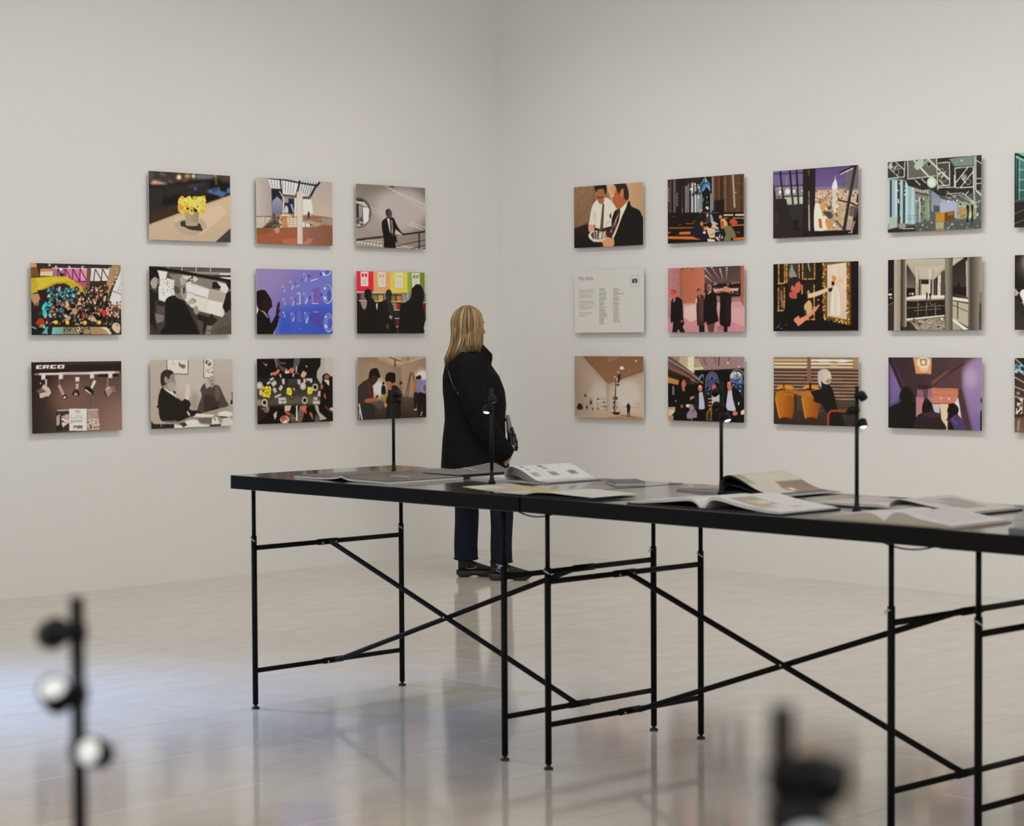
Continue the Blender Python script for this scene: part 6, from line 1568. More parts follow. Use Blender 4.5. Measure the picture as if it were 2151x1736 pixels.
@pic
def pink_hall(A):
    A.bg('a06e6a', 'a05e4c', 'b08084', 'a8706e')
    A.p('a8787a|9c6a66', '128 185 380 180 385 780 440 900 130 1000').p('a05f48|b06a56', '380 180 890 165 890 900 460 910 385 760').noise(0.04, 6).p('8a5240', '380 180 420 180 440 900 385 760', 0.5)
    A.dots(5, (430, 170, 700, 230), '2a1816', 10, 14)
    A.p('4a3836>5e4844', '890 165 1640 135 1640 560 900 520')
    for cx, cy, dx, dy, n in ((912, 205, 34, 44, 8), (1045, 180, 34, 52, 7), (1215, 215, 12, 44, 6), (1355, 190, -2, 46, 6), (915, 350, 30, 28, 5)):
        for k in range(n): A.e('d8c4c0', cx + dx * k, cy + dy * k, max(4, 19 - 2.2 * k), max(4, 17 - 2 * k))
    A.dots(16, (1450, 160, 1640, 460), '6e5450', 8, 12)
    A.p('1f1514', '895 510 1640 500 1640 780 900 780').dots(12, (1010, 500, 1170, 540), 'e0d0c8', 6, 10)
    for x, y in ((1377, 528), (1500, 503), (1545, 497), (1595, 494), (1460, 508)): A.e('f0e4dc', x, y, 13 if x == 1377 else 11)
    A.p('c89a8c', '1060 620 1600 600 1590 670 1440 660 1100 690').l('d8b8ac', 8, '1060 605 1400 600').dots(20, (1080, 650, 1600, 720), '2a1c1a d8a898 5a3a34', 8, 18)
    A.p('8a6a66', '1140 760 1640 790 1640 900 1150 900').l('c09a98', 10, '1150 830 1640 850').p('945a48|a0664e', '1640 135 1722 135 1722 1100 1640 930')
    A.p('bc8e90>b67e84', '440 930 700 910 1150 900 1640 880 1722 1000 1722 1515 130 1520 130 1240 300 1100').p('d0b4ac', '480 980 730 930 730 1250 600 1300 470 1200', 0.8).p('c8a0a0', '1450 1020 1722 1020 1722 1400 1460 1300', 0.6).p('8a5a50', '1140 1400 1220 1370 1290 1420 1280 1490 1160 1490', 0.6).blur(2)
    A.s('191315', '300 770 410 830 440 930 450 1200 470 1340 440 1400 490 1515 390 1515 350 1450 320 1515 230 1515 240 1310 190 1300 195 1000 210 850').s('c0604a', '185 720 190 640 250 625 310 690 320 780 250 820 210 780').s('8a3c30', '190 650 250 630 310 670 300 690 220 660').e('a8503c', 420, 1285, 22, 30).p('a898a0', '250 830 290 815 280 860 240 900').l('7a3a30', 12, '185 715 300 710')
    A.s('3c2824', '735 780 820 740 880 780 890 1000 890 1300 860 1380 780 1370 740 1360 725 1000').p('5c3c30', '770 800 870 790 880 1250 800 1300', 0.7).s('b06450', '740 640 775 610 815 650 805 720 775 750 745 720').s('4a2a22', '735 660 760 605 815 640 815 670 780 630 750 680').p('e0d4cc', '775 770 800 750 795 800').rect('1a1214', 780, 1370, 890, 1515).p('c8a090', '705 840 740 800 740 900 700 960').e('b06048', 900, 1340, 20, 45).e('b06450', 895, 700, 30, 50).s('4a221c', '870 670 900 650 925 680 920 740 900 690')
    A.s('17110f', '960 720 1030 680 1110 730 1150 850 1145 1050 1180 1270 1120 1310 1080 1370 950 1370 930 1300 875 1290 880 900 920 760').s('a06a56', '935 540 990 515 1040 560 1035 650 990 690 935 640').s('6a5048', '930 560 980 560 1000 640 985 690 935 660').l('e0d4d0', 18, '965 730 985 700 1030 680').p('54403e', '950 1370 1110 1310 1080 1515 975 1515')
    A.s('1c1314', '1230 740 1300 680 1390 690 1450 800 1440 1000 1440 1280 1410 1400 1330 1390 1240 1380 1200 1280 1215 1000 1210 800').p('2c1e1e', '1330 760 1430 800 1430 1270 1340 1350', 0.6).s('b8805c', '1280 640 1290 580 1340 565 1400 600 1420 700 1450 740 1380 690 1300 680').s('9a4a38', '1235 690 1260 650 1290 650 1280 690').rect('1a1213', 1290, 1390, 1370, 1510)

@pic
def painter(A):
    A.bg('14100d', '17120f', '14100d', '1a1411').p('2a2118', '980 160 1100 160 1100 1200 980 1100', 0.5)
    def gilt(x0, y0, x1, y1, inner, w=28):
        A.rect('8a6428', x0, y0, x1, y1).rect(inner, x0 + w, y0 - 60, x1 - w, y1 - w)
        n = int((2 * (x1 - x0) + 2 * (y1 - y0)) / 14)
        for k in range(n):
            t = A.r.uniform(0, 1); sd = A.r.randint(3)
            if sd == 0: x, y = x0 + w / 2, y0 + (y1 - y0) * t
            elif sd == 1: x, y = x1 - w / 2, y0 + (y1 - y0) * t
            else: x, y = x0 + (x1 - x0) * t, y1 - w / 2
            A.e(('c89c48', 'e0b866', '5a3c18', 'd8ac58')[A.r.randint(4)], x, y, A.r.uniform(5, 12), A.r.uniform(5, 12))
    gilt(230, 190, 375, 580, '241c14'); gilt(385, 180, 660, 560, '3f372e'); gilt(700, 170, 965, 500, '2f281f'); gilt(225, 645, 370, 1115, '3a2620'); gilt(690, 590, 955, 1290, '241c16')
    A.s('8a8478', '500 190 540 300 600 440 520 480 450 420 470 280').p('a09878', '830 170 870 330 850 340 810 180').p('8c5a4c', '280 700 310 700 330 900 270 900').p('6a6a70', '290 900 350 900 340 1050 290 1020').s('b8a070', '740 1030 800 930 850 900 900 1000 880 1150 800 1180').p('1a4a6a', '750 1090 790 1090 790 1180 755 1170').s('a08a68', '800 750 830 700 860 760 840 800')
    A.p('7a5420', '1110 180 1660 140 1665 1400 1570 1380 1120 1220').p('c8bcae>c4ac98', '1195 215 1575 165 1580 1285 1195 1210')
    for k in range(150):
        t = A.r.uniform(0, 1); sd = A.r.randint(4)
        if sd == 0: x, y = A.r.uniform(1110, 1170), 170 + 1050 * t
        elif sd == 1: x, y = A.r.uniform(1575, 1630), 160 + 1200 * t
        elif sd == 2: x, y = 1120 + 480 * t, 1235 + 110 * t + A.r.uniform(-20, 40)
        else: x, y = A.r.uniform(1110, 1160), 170 + 1050 * t
        A.e(('d0a450', 'e6c478', '5a3c14', 'b88a38', '3a2810')[A.r.randint(5)], x, y, A.r.uniform(8, 19), A.r.uniform(8, 22))
    A.p('5a3418', '1630 150 1665 150 1668 1405 1635 1390').rect('3a2814', 1178, 215, 1196, 1205)
    A.s('cfc6b8', '1300 660 1380 640 1420 720 1455 1000 1455 1180 1390 1200 1260 1160 1270 900').p('b8aea0', '1330 720 1400 680 1390 1190 1330 1170', 0.5).p('9a8c7c', '1200 760 1280 680 1260 1150 1210 1150', 0.5).s('cdbfae', '1300 240 1340 215 1380 260 1400 480 1340 560 1290 420').s('c48a34', '1300 415 1380 460 1340 540 1300 530')
    A.p('1a1614', '1280 540 1340 540 1340 625 1285 625').s('d2a890', '1340 580 1420 500 1500 490 1510 550 1430 560 1350 620').s('cfae98', '800 790 960 740 1240 640 1330 610 1340 680 1230 720 1000 820 810 860').p('2a2018', '1210 680 1300 650 1290 730 1230 740').l('15110e', 10, '1200 740 1110 850')
    A.s('141110', '390 880 450 820 560 860 640 790 800 790 810 850 740 950 750 1200 640 1230 540 1270 480 1507 150 1507 200 1300 350 1100')
    A.s('b8604a', '490 640 600 520 670 560 680 670 650 740 600 770 600 860 540 870 450 820').s('a04e3c', '450 820 520 700 600 770 600 860 540 870', 0.6).s('2a201c', '430 650 430 520 500 450 620 450 660 520 590 560 560 640 520 610 480 680 500 720 440 760').e('b86450', 515, 650, 26, 40)
    A.s('c8846a', '540 1280 640 1200 660 1250 800 1180 900 1100 930 1000 950 1030 1040 980 1030 1030 960 1130 820 1260 640 1400 600 1360').p('1a1614', '960 1010 1020 880 1040 950 990 1030').e('d0b0a0', 1020, 895, 14).dots(22, (200, 1320, 420, 1490), '4a4644 6a6664 241e1c', 8, 16)

@pic
def columns(A):
    A.bg('221c18', '241e1b', '3a342e', '1f1a17')
    A.p('aea699>98907f', '380 190 1560 150 1340 300 1060 500 1000 560 700 560 640 520').p('b8b0a2', '700 330 1180 300 1000 540 740 550', 0.6)
    A.p('2e2823>6a6256', '485 270 640 510 640 720 485 720').p('1a1512', '485 715 640 720 640 870 485 890').dots(10, (490, 810, 630, 840), 'e0d8cc', 7, 12)
    A.rect('b4ac9c', 650, 310, 684, 850).rect('a69e8e', 688, 430, 712, 850).rect('9a9282', 735, 550, 748, 850).rect('b8b0a0', 755, 640, 905, 850).l('2a2420', 14, '755 636 905 640').rect('c2baaa', 898, 380, 930, 840).rect('a29a8a', 955, 390, 990, 850).rect('8a8274', 1010, 560, 1030, 840).p('bdb5a6', '1060 500 1120 460 1120 850 1060 850').p('4a443c', '1120 430 1190 370 1190 860 1125 850').p('2a2420', '1005 570 1050 530 1050 560 1030 840 1010 830', 0.6)
    A.p('cac3b8', '485 890 700 850 1195 850 1195 910 485 940').p('8a8276', '485 935 1195 905 1195 935 485 970').s('1a1512', '850 810 870 800 880 860 865 930 850 925 855 870').s('1a1512', '905 825 930 820 940 870 930 930 915 925 918 870')
    A.p('241d19', '485 965 1195 935 1195 1215 485 1285').dots(12, (700, 990, 1130, 1060), 'a8a094 4a423a d8d0c4', 7, 16, 0.5)
    for p_ in ('485 1090 1195 1040', '620 1140 1130 1100'): A.l('7d756a', 12, p_)
    for x in (700, 860, 1028): A.l('8a8278', 12, f'{x} 980 {x} 1240')
    A.p('cfc8bc', '485 1285 1195 1215 1195 1245 485 1320').p('8d8474', '485 1320 1195 1260 1215 1500 400 1510').dots(60, (490, 1300, 1200, 1500), 'a89e8c 6a6254 bdb4a2 4a443a', 14, 40, 0.5).p('1f1915', '390 1330 560 1340 700 1510 390 1512', 0.8).e('ddd6ca', 1148, 1290, 22, 26)
    A.p('2a2420>3f3932', '1345 320 1600 160 1610 860 1345 830').p('1d1815', '1345 660 1420 690 1450 570 1490 690 1600 700 1600 860 1345 830').p('aaa294', '1340 150 1530 150 1345 310').p('cdc6ba', '1345 880 1660 920 1660 985 1345 940').p('a7a08c', '1345 950 1640 1010 1640 1440 1480 1350 1345 1290').l('3a342c', 18, '1440 970 1440 1290').l('3a342c', 12, '1345 1030 1640 1160').l('2f2924', 16, '1345 945 1660 1005').p('d0cabf', '1345 1270 1650 1480 1560 1500 1345 1330').p('9a917f', '1345 1330 1530 1490 1345 1500').l('6a6254', 8, '1360 835 1650 890')
    A.p('a69e8e|8a8272', '245 190 375 190 380 1512 260 1512').p('302a25|8a8274', '380 190 470 185 485 1440 390 1445').p('a8a090', '460 190 480 190 488 1430 472 1430').p('9a9282|4a443c', '1190 155 1340 155 1350 1500 1215 1500').p('6a6458', '1190 155 1225 155 1240 1500 1215 1500', 0.5).p('a39a8a', '1580 230 1650 130 1660 900 1600 880').p('8e8676|3f3933', '1610 140 1680 130 1700 1490 1650 1490').p('3f3933|9a9282', '1660 130 1890 125 1893 800 1840 1000 1840 1490 1680 1490').p('6a6256', '1850 800 1893 780 1893 1497 1845 1497')
    for k in range(13): A.l('17120f', 15, f'1850 {1030+k*36} 1890 {1018+k*36}')
    A.p('1d1815', '130 195 245 195 250 1030 145 1010').p('3a332e', '145 1030 245 1010 255 1512 145 1512', 0.8).e('e8e0d4', 180, 840, 40, 18).l('8a8276', 12, '150 1030 240 990').l('7a7266', 9, '165 750 225 730').e('a8a094', 195, 900, 26, 16).p('2a2420', '1460 1490 1640 1490 1640 1500 1460 1500', 0.3)

@pic
def white_gallery(A):
    A.bg('8f7c6e', '7a5840', 'b08a6c', 'b0988a')
    A.p('94806f|b4a698', '175 135 370 140 880 720 900 1320 600 1420 175 1440').p('7c5a40>86644a', '370 135 1655 145 1655 460 910 720').noise(0.04, 5).p('ab9a8a>b8a898', '900 725 1655 465 1655 1450 1100 1380 900 1310').e('c4c0ba', 1300, 950, 280, 320, 0, 0.6).e('bdb5ac', 700, 1000, 200, 300, 0, 0.6).blur(14)
    A.p('8f7a68', '850 700 920 730 920 1310 850 1330', 0.4).blur(4).p('7c5a40>86644a', '370 135 1655 145 1655 455 910 715')
    A.l('5a3e2a', 12, '370 140 900 720').l('6a4a34', 10, '910 720 1655 460').l('6a4a34', 8, '890 300 1080 220 1150 160').p('a28878', '880 145 1160 150 1060 230 900 290', 0.3)
    A.e('e8e4de', 1185, 395, 40, 34).e('f4f0ea', 1492, 250, 18).e('e8e0d8', 1040, 582, 14).e('d8ccc0', 1225, 408, 12).e('d8c4b4', 1360, 465, 10).e('c0a088', 1110, 485, 24, 18)
    A.p('b8937a', '600 1420 950 1360 1200 1390 1655 1430 1655 1490 620 1455').p('a87c5c', '900 1440 1300 1400 1655 1450 1655 1490 900 1470').l('6a4a38', 12, '1150 1395 1460 1450')
    for x0, y0, x1, y1 in ((205, 1085, 360, 1295), (375, 912, 430, 1030), (490, 1035, 560, 1190), (412, 1158, 470, 1285), (540, 1225, 580, 1300)): A.rect('847464', x0, y0, x1, y1).rect('988878', x0 + 6, y0 + 6, x1 - 6, y1 - 6).e('1f1a17', (x0 + x1) / 2, y0 + (y1 - y0) * 0.6, (x1 - x0) * 0.28, (y1 - y0) * 0.26)
    A.s('241f1c', '232 1270 240 1180 285 1145 335 1180 345 1270')
    for y0 in (1030, 1180): A.p('b8ada2', [(655, y0), (865, y0 + 40), (865, y0 + 105), (655, y0 + 122)]).l('5a4e44', 6, f'655 {y0} 865 {y0+40} 865 {y0+105} 655 {y0+122} 655 {y0}')
    A.e('241e1a', 680, 1060, 24, 12).e('241e1a', 803, 1120, 18, 16).p('241e1a', '660 1275 680 1225 705 1270').e('3a302a', 845, 1220, 12, 30).e('3a302a', 803, 1205, 16, 12).e('3a302a', 800, 1245, 14, 10).e('3a302a', 750, 1230, 8)
    A.rect('7a6a5c', 990, 1000, 1095, 1075).rect('2a2420', 1000, 1105, 1030, 1160).rect('7a6a5c', 990, 1190, 1030, 1275).e('3a302a', 1078, 1040, 18, 28).e('2a2420', 1075, 1240, 14).l('7a6a5c', 6, '1080 1110 1080 1280')
    A.l('3a302a', 18, '1055 660 1052 880').l('3f352e', 24, '1052 880 1040 1100 1032 1330').p('4a3f36', '1060 740 1135 740 1135 775 1060 770').p('c8b8b0', '1065 605 1125 605 1122 660 1065 660').p('b84a48', '1075 615 1115 615 1112 645 1075 645', 0.7).s('1d1815', '1130 520 1150 550 1160 580 1145 650 1110 720 1095 710 1110 600 1100 580').l('3a2e26', 8, '1140 580 1200 530').s('241d1a', '1000 1330 1060 1335 1150 1340 1110 1390 1010 1380').l('2a221e', 10, '965 1350 1010 1355')
    A.s('1c1715', '1322 1135 1340 1165 1368 1200 1365 1250 1345 1340 1300 1340 1295 1250 1278 1220 1300 1175').l('1c1715', 18, '1310 1340 1312 1420').l('1c1715', 18, '1342 1340 1350 1425').l('8a7c70', 8, '1380 1150 1560 1150 1565 1240 1180 1220', 0.5)

@pic
def men_looking_up(A):
    A.bg('4a3a34', '8a706c', '14100e', '1a1512')
    A.p('a8987c|b4a890', '180 145 690 145 680 500 350 290').p('d2c8a8', '550 145 680 145 670 480 540 400').p('8f7c5c', '200 150 380 150 360 280 220 180').p('8d736e|94787a', '690 145 1720 148 1720 400 890 430 740 170').p('c6b890', '680 370 850 350 880 415 680 430').p('a89678', '690 180 760 190 840 350 690 360').l('6a5450', 26, '870 170 930 330').l('6a5450', 22, '1115 150 1120 300').l('453634', 26, '1195 150 1188 340').l('6a5450', 22, '1410 160 1370 300').e('d8b890', 1378, 275, 22, 26).e('d0c4b4', 1608, 360, 16).l('6a504c', 20, '890 440 1720 390')
    A.p('120e0d', '690 440 1720 400 1718 1522 130 1470 130 700 700 720')
    A.p('6a5050>4a3634', '130 140 190 145 760 560 890 720 600 560 130 330').l('8d7c80', 30, '130 200 600 480 860 700').p('7a5440', '130 300 480 480 700 640 770 700 590 600 130 400').p('2a201c', '130 420 600 600 600 720 370 640 130 560').p('b07c44', '130 570 365 640 345 735 130 690').p('a07850', '600 600 780 690 760 700 600 620')
    A.e('8a8890', 1050, 690, 140, 235).e('16120f', 1050, 690, 126, 222).e('56608c', 1048, 660, 108, 175).p('44507c', '940 640 1156 640 1150 800 945 780')
    A.e('2a2a44', 1048, 600, 72, 74).e('6a7098', 1048, 600, 60, 62).e('2a2a44', 1048, 600, 36, 40)
    for x in (975, 1010, 1048, 1085, 1120): A.l('1f2038', 6, f'{x} 640 {x} 790')
    A.l('1f2038', 8, '935 635 1160 635').rect('16120f', 930, 790, 1160, 1000).dots(14, (945, 810, 1030, 960), '4a5a94 8a94bc 20203a', 10, 20).rect('6a6460', 908, 640, 920, 900)
    A.e('7a7c84', 1575, 580, 160, 175).e('14110f', 1575, 590, 140, 160).e('b2b4b0', 1550, 560, 126, 105).p('56689c', '1425 580 1560 640 1680 520 1680 700 1430 690').l('2a3050', 9, '1430 630 1680 630').l('2a2c3a', 9, '1565 460 1565 640').e('14110f', 1560, 590, 74, 80, 0, 0.25).p('26304c', '1430 690 1680 690 1700 1010 1540 830 1430 760').dots(34, (1440, 660, 1690, 1000), '4a6cb0 8aa0c8 1c2238 c8d0dc 2a3a68', 8, 18).l('c09a90', 14, '1670 560 1650 640 1600 680')
    A.s('6a7a88', '760 620 800 540 870 515 870 660 820 660').s('1c1a1c', '800 640 820 580 860 560 865 660')
    A.p('c8b49a', '140 1200 280 1190 280 1290 200 1370 140 1400').p('b07c64', '130 1360 240 1370 310 1470 130 1470').p('b98a70', '130 1190 270 1190 260 1240 140 1250').p('8a7c84', '500 1130 660 1140 680 1220 740 1320 730 1410 530 1440 520 1340 590 1240').p('d0c4b4', '500 1130 590 1140 560 1200 500 1190').p('6a5a54', '630 1310 680 1200 700 1200 660 1330').rect('7a7480', 612, 1430, 636, 1480).l('7a7478', 12, '910 1450 1060 1475')
    for y in (1010, 1080, 1150): A.p('b08454', [(960, y), (1050, y - 8), (1050, y + 22), (965, y + 30)])
    A.p('8a6a34', '930 1320 1000 1200 1050 1180 1040 1460 930 1440').s('3a2c1a', '950 1360 1010 1250 1020 1450 960 1440').p('9a7a5c', '590 980 690 960 680 1000 590 1060').rect('7a6a70', 225, 760, 262, 940)
    def man(pts, c): A.s(c, pts)
    A.s('141011', '440 830 500 840 520 1000 500 1300 520 1470 250 1470 290 1190 170 1180 150 1080 300 1000 330 880').s('17120f', '360 640 400 590 460 610 470 650 430 700 420 770 380 790').s('b85c50', '415 700 460 620 510 700 500 760 480 790 490 850 440 855').e('b85048', 420, 1175, 26, 36).e('a8a8a8', 297, 1068, 10, 20)
    A.s('241c1e', '740 920 800 880 900 900 960 1000 970 1150 900 1260 890 1470 740 1470 740 1260 690 1200 700 1000').p('aeb0bc', '780 890 850 880 890 1100 895 1225 830 1245 775 1230').s('b87058', '755 810 780 740 830 745 850 810 820 870 780 860').e('d8b098', 800, 770, 30, 20).p('100d0c', '750 1240 895 1240 890 1470 750 1470')
    A.s('b0b0a8', '1040 880 1100 860 1220 900 1210 1100 1180 1190 1060 1180 1045 1020').p('141011', '1060 1190 1250 1180 1230 1480 1060 1480').s('b06054', '1040 790 1080 710 1130 700 1120 800 1060 840').s('15100f', '1090 700 1160 690 1220 780 1200 880 1130 870 1140 760')
    A.s('16130f', '1320 860 1440 810 1580 830 1680 990 1700 1160 1640 1300 1560 1340 1530 1240 1500 1060 1460 900 1420 850 1370 900 1330 1200 1300 1200').p('b4b8c2', '1380 850 1450 810 1480 1020 1540 1250 1500 1280 1370 1260 1335 1180').s('b86c5c', '1360 740 1380 670 1440 670 1470 750 1440 840 1400 860 1370 800').e('c89080', 1400, 690, 34, 16).s('241a18', '1440 680 1475 700 1470 770 1450 760').p('161214', '1350 1270 1560 1290 1700 1350 1700 1510 1420 1500').s('c06c5c', '1470 1320 1530 1270 1580 1330 1550 1360 1500 1370').e('d8ccb8', 1600, 1120, 12, 36).s('d0bca4', '1650 1270 1720 1250 1720 1330 1650 1350')

@pic
def congas(A):
    A.bg('8a7460', '94806a', '3a2e26', '2a221c')
    A.p('a8906e>7a6450', '145 145 1862 150 1862 430 148 430')
    for k in range(4):
        y = 195 + k * 68
        A.l('7a6248', 22, f'145 {y-18} 1862 {y-6}').l('cdbd9c' if k else 'b8a27c', 38, f'160 {y+22} 820 {y+24}').l('dcd2b8' if k != 2 else 'c8b694', 40, f'900 {y+26} 1740 {y+34}')
    A.e('d8dadc', 1170, 225, 160, 30).e('d6d8d8', 1530, 230, 150, 30).e('b49a74', 1360, 310, 100, 26).p('a08464', '1740 160 1862 160 1862 440 1740 430', 0.6)
    for k in range(10):
        y = 412 + k * 68
        A.l('4a382c', 44, f'145 {y} 1862 {y+18}').l('a08470', 26, f'145 {y+36} 1862 {y+52}')
    A.p('4a3e32>332a24', '145 850 1862 1060 1862 1563 148 1500', 0.9)
    for k in range(4): A.l('5a4c40', 18, f'600 {1000+k*66} 1790 {1090+k*60}', 0.7)
    A.rect('7a6450', 825, 150, 895, 700).l('5a4636', 12, '860 150 860 700').e('7c3028', 795, 590, 20, 26).e('7c3028', 790, 690, 26, 14)
    for dx, dy, sc in ((0, 0, 1.0), (515, 0, 0.93)):
        x = 375 + dx
        A.e('c8862c', x + 5, 775, 175 * sc, 55).p('241a12', [(x - 165 * sc, 830), (x - 60, 780), (x + 40, 790), (x + 120, 810), (x - 40, 815)])
        A.s('b8741e|7a4418', f'{x-195*sc} 960 {x-150*sc} 850 {x} 810 {x+150*sc} 860 {x+225*sc} 960 {x+200*sc} 1150 {x+135*sc} 1390 {x} 1420 {x-110*sc} 1390 {x-165*sc} 1150')
        A.e('a86a1c', x, 935, 190 * sc, 55).s('b4741f|8a4a18', f'{x-180*sc} 980 {x} 930 {x+160*sc} 960 {x+130*sc} 1370 {x} 1380 {x-110*sc} 1370').e('4a2416', x + 10, 1410, 118 * sc, 50).p('3a2a20', [(x - 60, 1440), (x + 60, 1440), (x + 40, 1520), (x - 40, 1520)])
        A.l('d09a4c', 10, f'{x-185*sc} 990 {x-140*sc} 1200 {x-105*sc} 1380')
    A.rect('1d1612', 865, 680, 905, 830).rect('1d1612', 340, 690, 362, 770).p('2a2018', '560 880 620 960 600 1200 570 1230', 0.8)
    A.s('a0642e', '330 800 370 770 420 790 640 830 860 840 920 900 930 960 760 950 560 890 400 830').s('6a4020', '340 800 380 780 370 830 350 830').p('a86e3a', '720 850 900 850 930 950 760 920', 0.7)
    A.s('1c1815', '900 850 1000 820 1110 780 1110 650 1240 690 1340 820 1420 1150 1440 1220 1220 1270 1110 1100 1050 1080 950 1040 960 980')
    A.s('b4aca6|c0b6aa', '1040 480 1080 420 1180 395 1270 440 1310 540 1300 640 1240 700 1150 680 1110 600 1110 770 1080 720 1040 660').s('8a6a50', '1190 640 1290 580 1290 660 1240 690', 0.7).l('d8ccb8', 14, '1110 620 1160 680 1240 700 1300 650').p('a2a4b0', '1050 430 1100 430 1110 560 1060 560', 0.6)
    A.s('1d1916', '1260 1280 1330 1240 1480 1270 1550 1400 1560 1545 1260 1530').l('a43c28', 40, '1245 1530 1248 1320 1290 1250 1340 1235 1720 1235').l('1a1613', 30, '1520 1290 1862 1310')

@pic
def concrete_roof(A):
    A.bg('2c2022', '4a3434', '3a2a28', '1e1918')
    A.p('34262a|56403e', '190 150 1820 150 1620 290 1550 740 980 740 640 900 430 740').noise(0.05, 5)
    A.p('7a5c8c>6c5c90', '150 260 190 200 430 740 370 1000 160 1130').p('8a70a4>74608e', '200 240 430 740 350 900 240 500', 0.5)
    A.p('9a84a4>7c6896', '1942 150 1942 1553 1745 1553 1550 740 1560 420 1620 290 1820 150').e('b09cb0', 1720, 560, 130, 180, 0, 0.6).e('6c5c98', 1850, 1400, 120, 160, 0, 0.6).e('8670a0', 1880, 250, 90, 130, 0, 0.5).blur(10)
    A.p('2c2022', '190 150 440 740 390 760 150 200 150 150').p('4e3836', '960 600 1220 380 1500 180 1600 160 1620 290 1270 470 1000 720', 0.9).p('6c4840', '960 620 1250 410 1330 420 1010 700', 0.9).l('2c1e1e', 14, '1000 700 1280 470 1560 290').l('30221f', 12, '980 590 1230 370').p('583c40', '1000 720 1280 480 1540 330 1550 740', 0.8)
    A.p('c88a64', '620 155 975 155 970 470 675 465').e('ead2b0', 820, 250, 130, 110, 0, 0.8).e('e8ccaa', 830, 360, 90, 70, 0, 0.6).blur(2).p('9a6448', '745 185 885 185 880 310 770 310').p('e0c4a0', '775 210 860 210 855 285 785 285').e('f6ead0', 818, 245, 28)
    A.p('2a1c1e', '700 680 860 680 980 720 860 780 740 750', 0.7).p('7e5c6c', '700 760 820 770 830 950 690 900').p('a4747c', '680 900 830 930 830 1100 780 1260 680 1290').p('5a4048', '830 760 910 750 900 900 830 960').p('8a6474', '910 750 985 740 985 910 900 920').p('a4747c', '890 920 985 910 985 1030 960 1000')
    A.p('b4745c>b87868', '985 730 1500 745 1480 900 1420 1030 985 1030').l('8a5444', 8, '1000 770 1490 775').l('8a5444', 7, '1000 865 1480 870').e('f0d8c8', 1160, 932, 16).e('f0d8c8', 1312, 938, 16).l('8a4c40', 14, '985 1030 1410 1030').p('b4acbc', '985 1040 1140 1040 1130 1220 1030 1190').p('d0b494>ccbc9c', '1135 1040 1300 1040 1280 1320 1290 1535 1220 1530 1160 1300').p('c8c4c0', '1415 1030 1480 910 1570 1350 1480 1240')
    A.p('4a3238', '1480 770 1550 740 1745 1553 1590 1545 1560 1300 1500 960').p('6a4840', '1490 900 1560 1300 1640 1545 1590 1540 1540 1300', 0.8)
    A.s('1b1614', '150 1140 380 1010 360 900 430 730 540 730 640 880 600 1000 660 1080 680 1300 690 1540 148 1500').s('17120f', '590 1010 660 1000 660 1060 600 1050')
    A.s('2e2024', '690 1290 800 1210 900 1160 1000 1200 1100 1220 1170 1340 1240 1535 680 1540').s('4a343a', '800 1220 900 1180 1080 1220 1120 1300 900 1290', 0.6).s('1d1413', '800 1080 830 990 900 975 970 1030 985 1110 960 1180 860 1210 800 1190')
    A.s('18120f', '1290 1110 1330 1040 1420 1035 1490 1120 1480 1220 1440 1260 1330 1300 1290 1350 1255 1340 1310 1290 1300 1210 1275 1195').s('4a3a64', '1310 1380 1400 1260 1480 1250 1580 1370 1610 1545 1300 1535').l('7a689c', 12, '1360 1320 1480 1440').l('8a78a4', 10, '1340 1390 1420 1540').p('1c1618', '1290 1400 1350 1380 1420 1540 1295 1535')
    A.e('16110f', 1935, 970, 22, 60).p('16110f', '1942 1120 1910 1200 1910 1553 1942 1553')

@pic
def glass_shaft(A):
    A.bg('7fa8a0', '8ab4ac', '1f1b1a', '211c1b').p('4a7a74>2c4a46', '430 100 1950 100 1950 950 430 1000').p('2a2523', '395 1010 1950 900 1950 1520 395 1520')
    for x in (460, 720, 1000, 1300, 1650): A.l('24302e', 30, f'{x} 100 {x} 1000').l('7ab0a8', 14, f'{x+30} 120 {x+30} 950')
    for y in (360, 560, 770): A.l('9cc4bc', 14, f'470 {y-10} 1950 {y+40}')
    A.l('1a2422', 44, '395 20 1200 420 1950 700').l('9cc8c0', 20, '420 90 1200 480').rect('1f2523', 395, 60, 425, 1000)
    for y in (1000, 1240, 1440): A.l('7a736e', 12, f'395 {y} 1950 {y-700}')

@pic
def close_portrait(A):
    A.bg('241e1c', '6a6458', '241e1b', '1f1a18').s('4a423f', '430 200 560 190 700 400 600 520 440 420', 0.7).s('8a8478', '560 100 900 80 1200 400 1100 900 800 900 600 400')
    A.blur(10).p('a49c98', '405 725 490 830 435 895 410 880').s('cfcabc', '500 830 600 750 900 800 1100 1100 900 1400 640 1300 560 1000').e('d8d2c6', 482, 985, 11).p('2f2a28', '420 900 700 1200 900 1572 405 1572').p('e0dace', '530 1015 600 1005 590 1030 540 1025').s('3a3432', '420 1200 560 1300 700 1572 405 1572', 0.6)

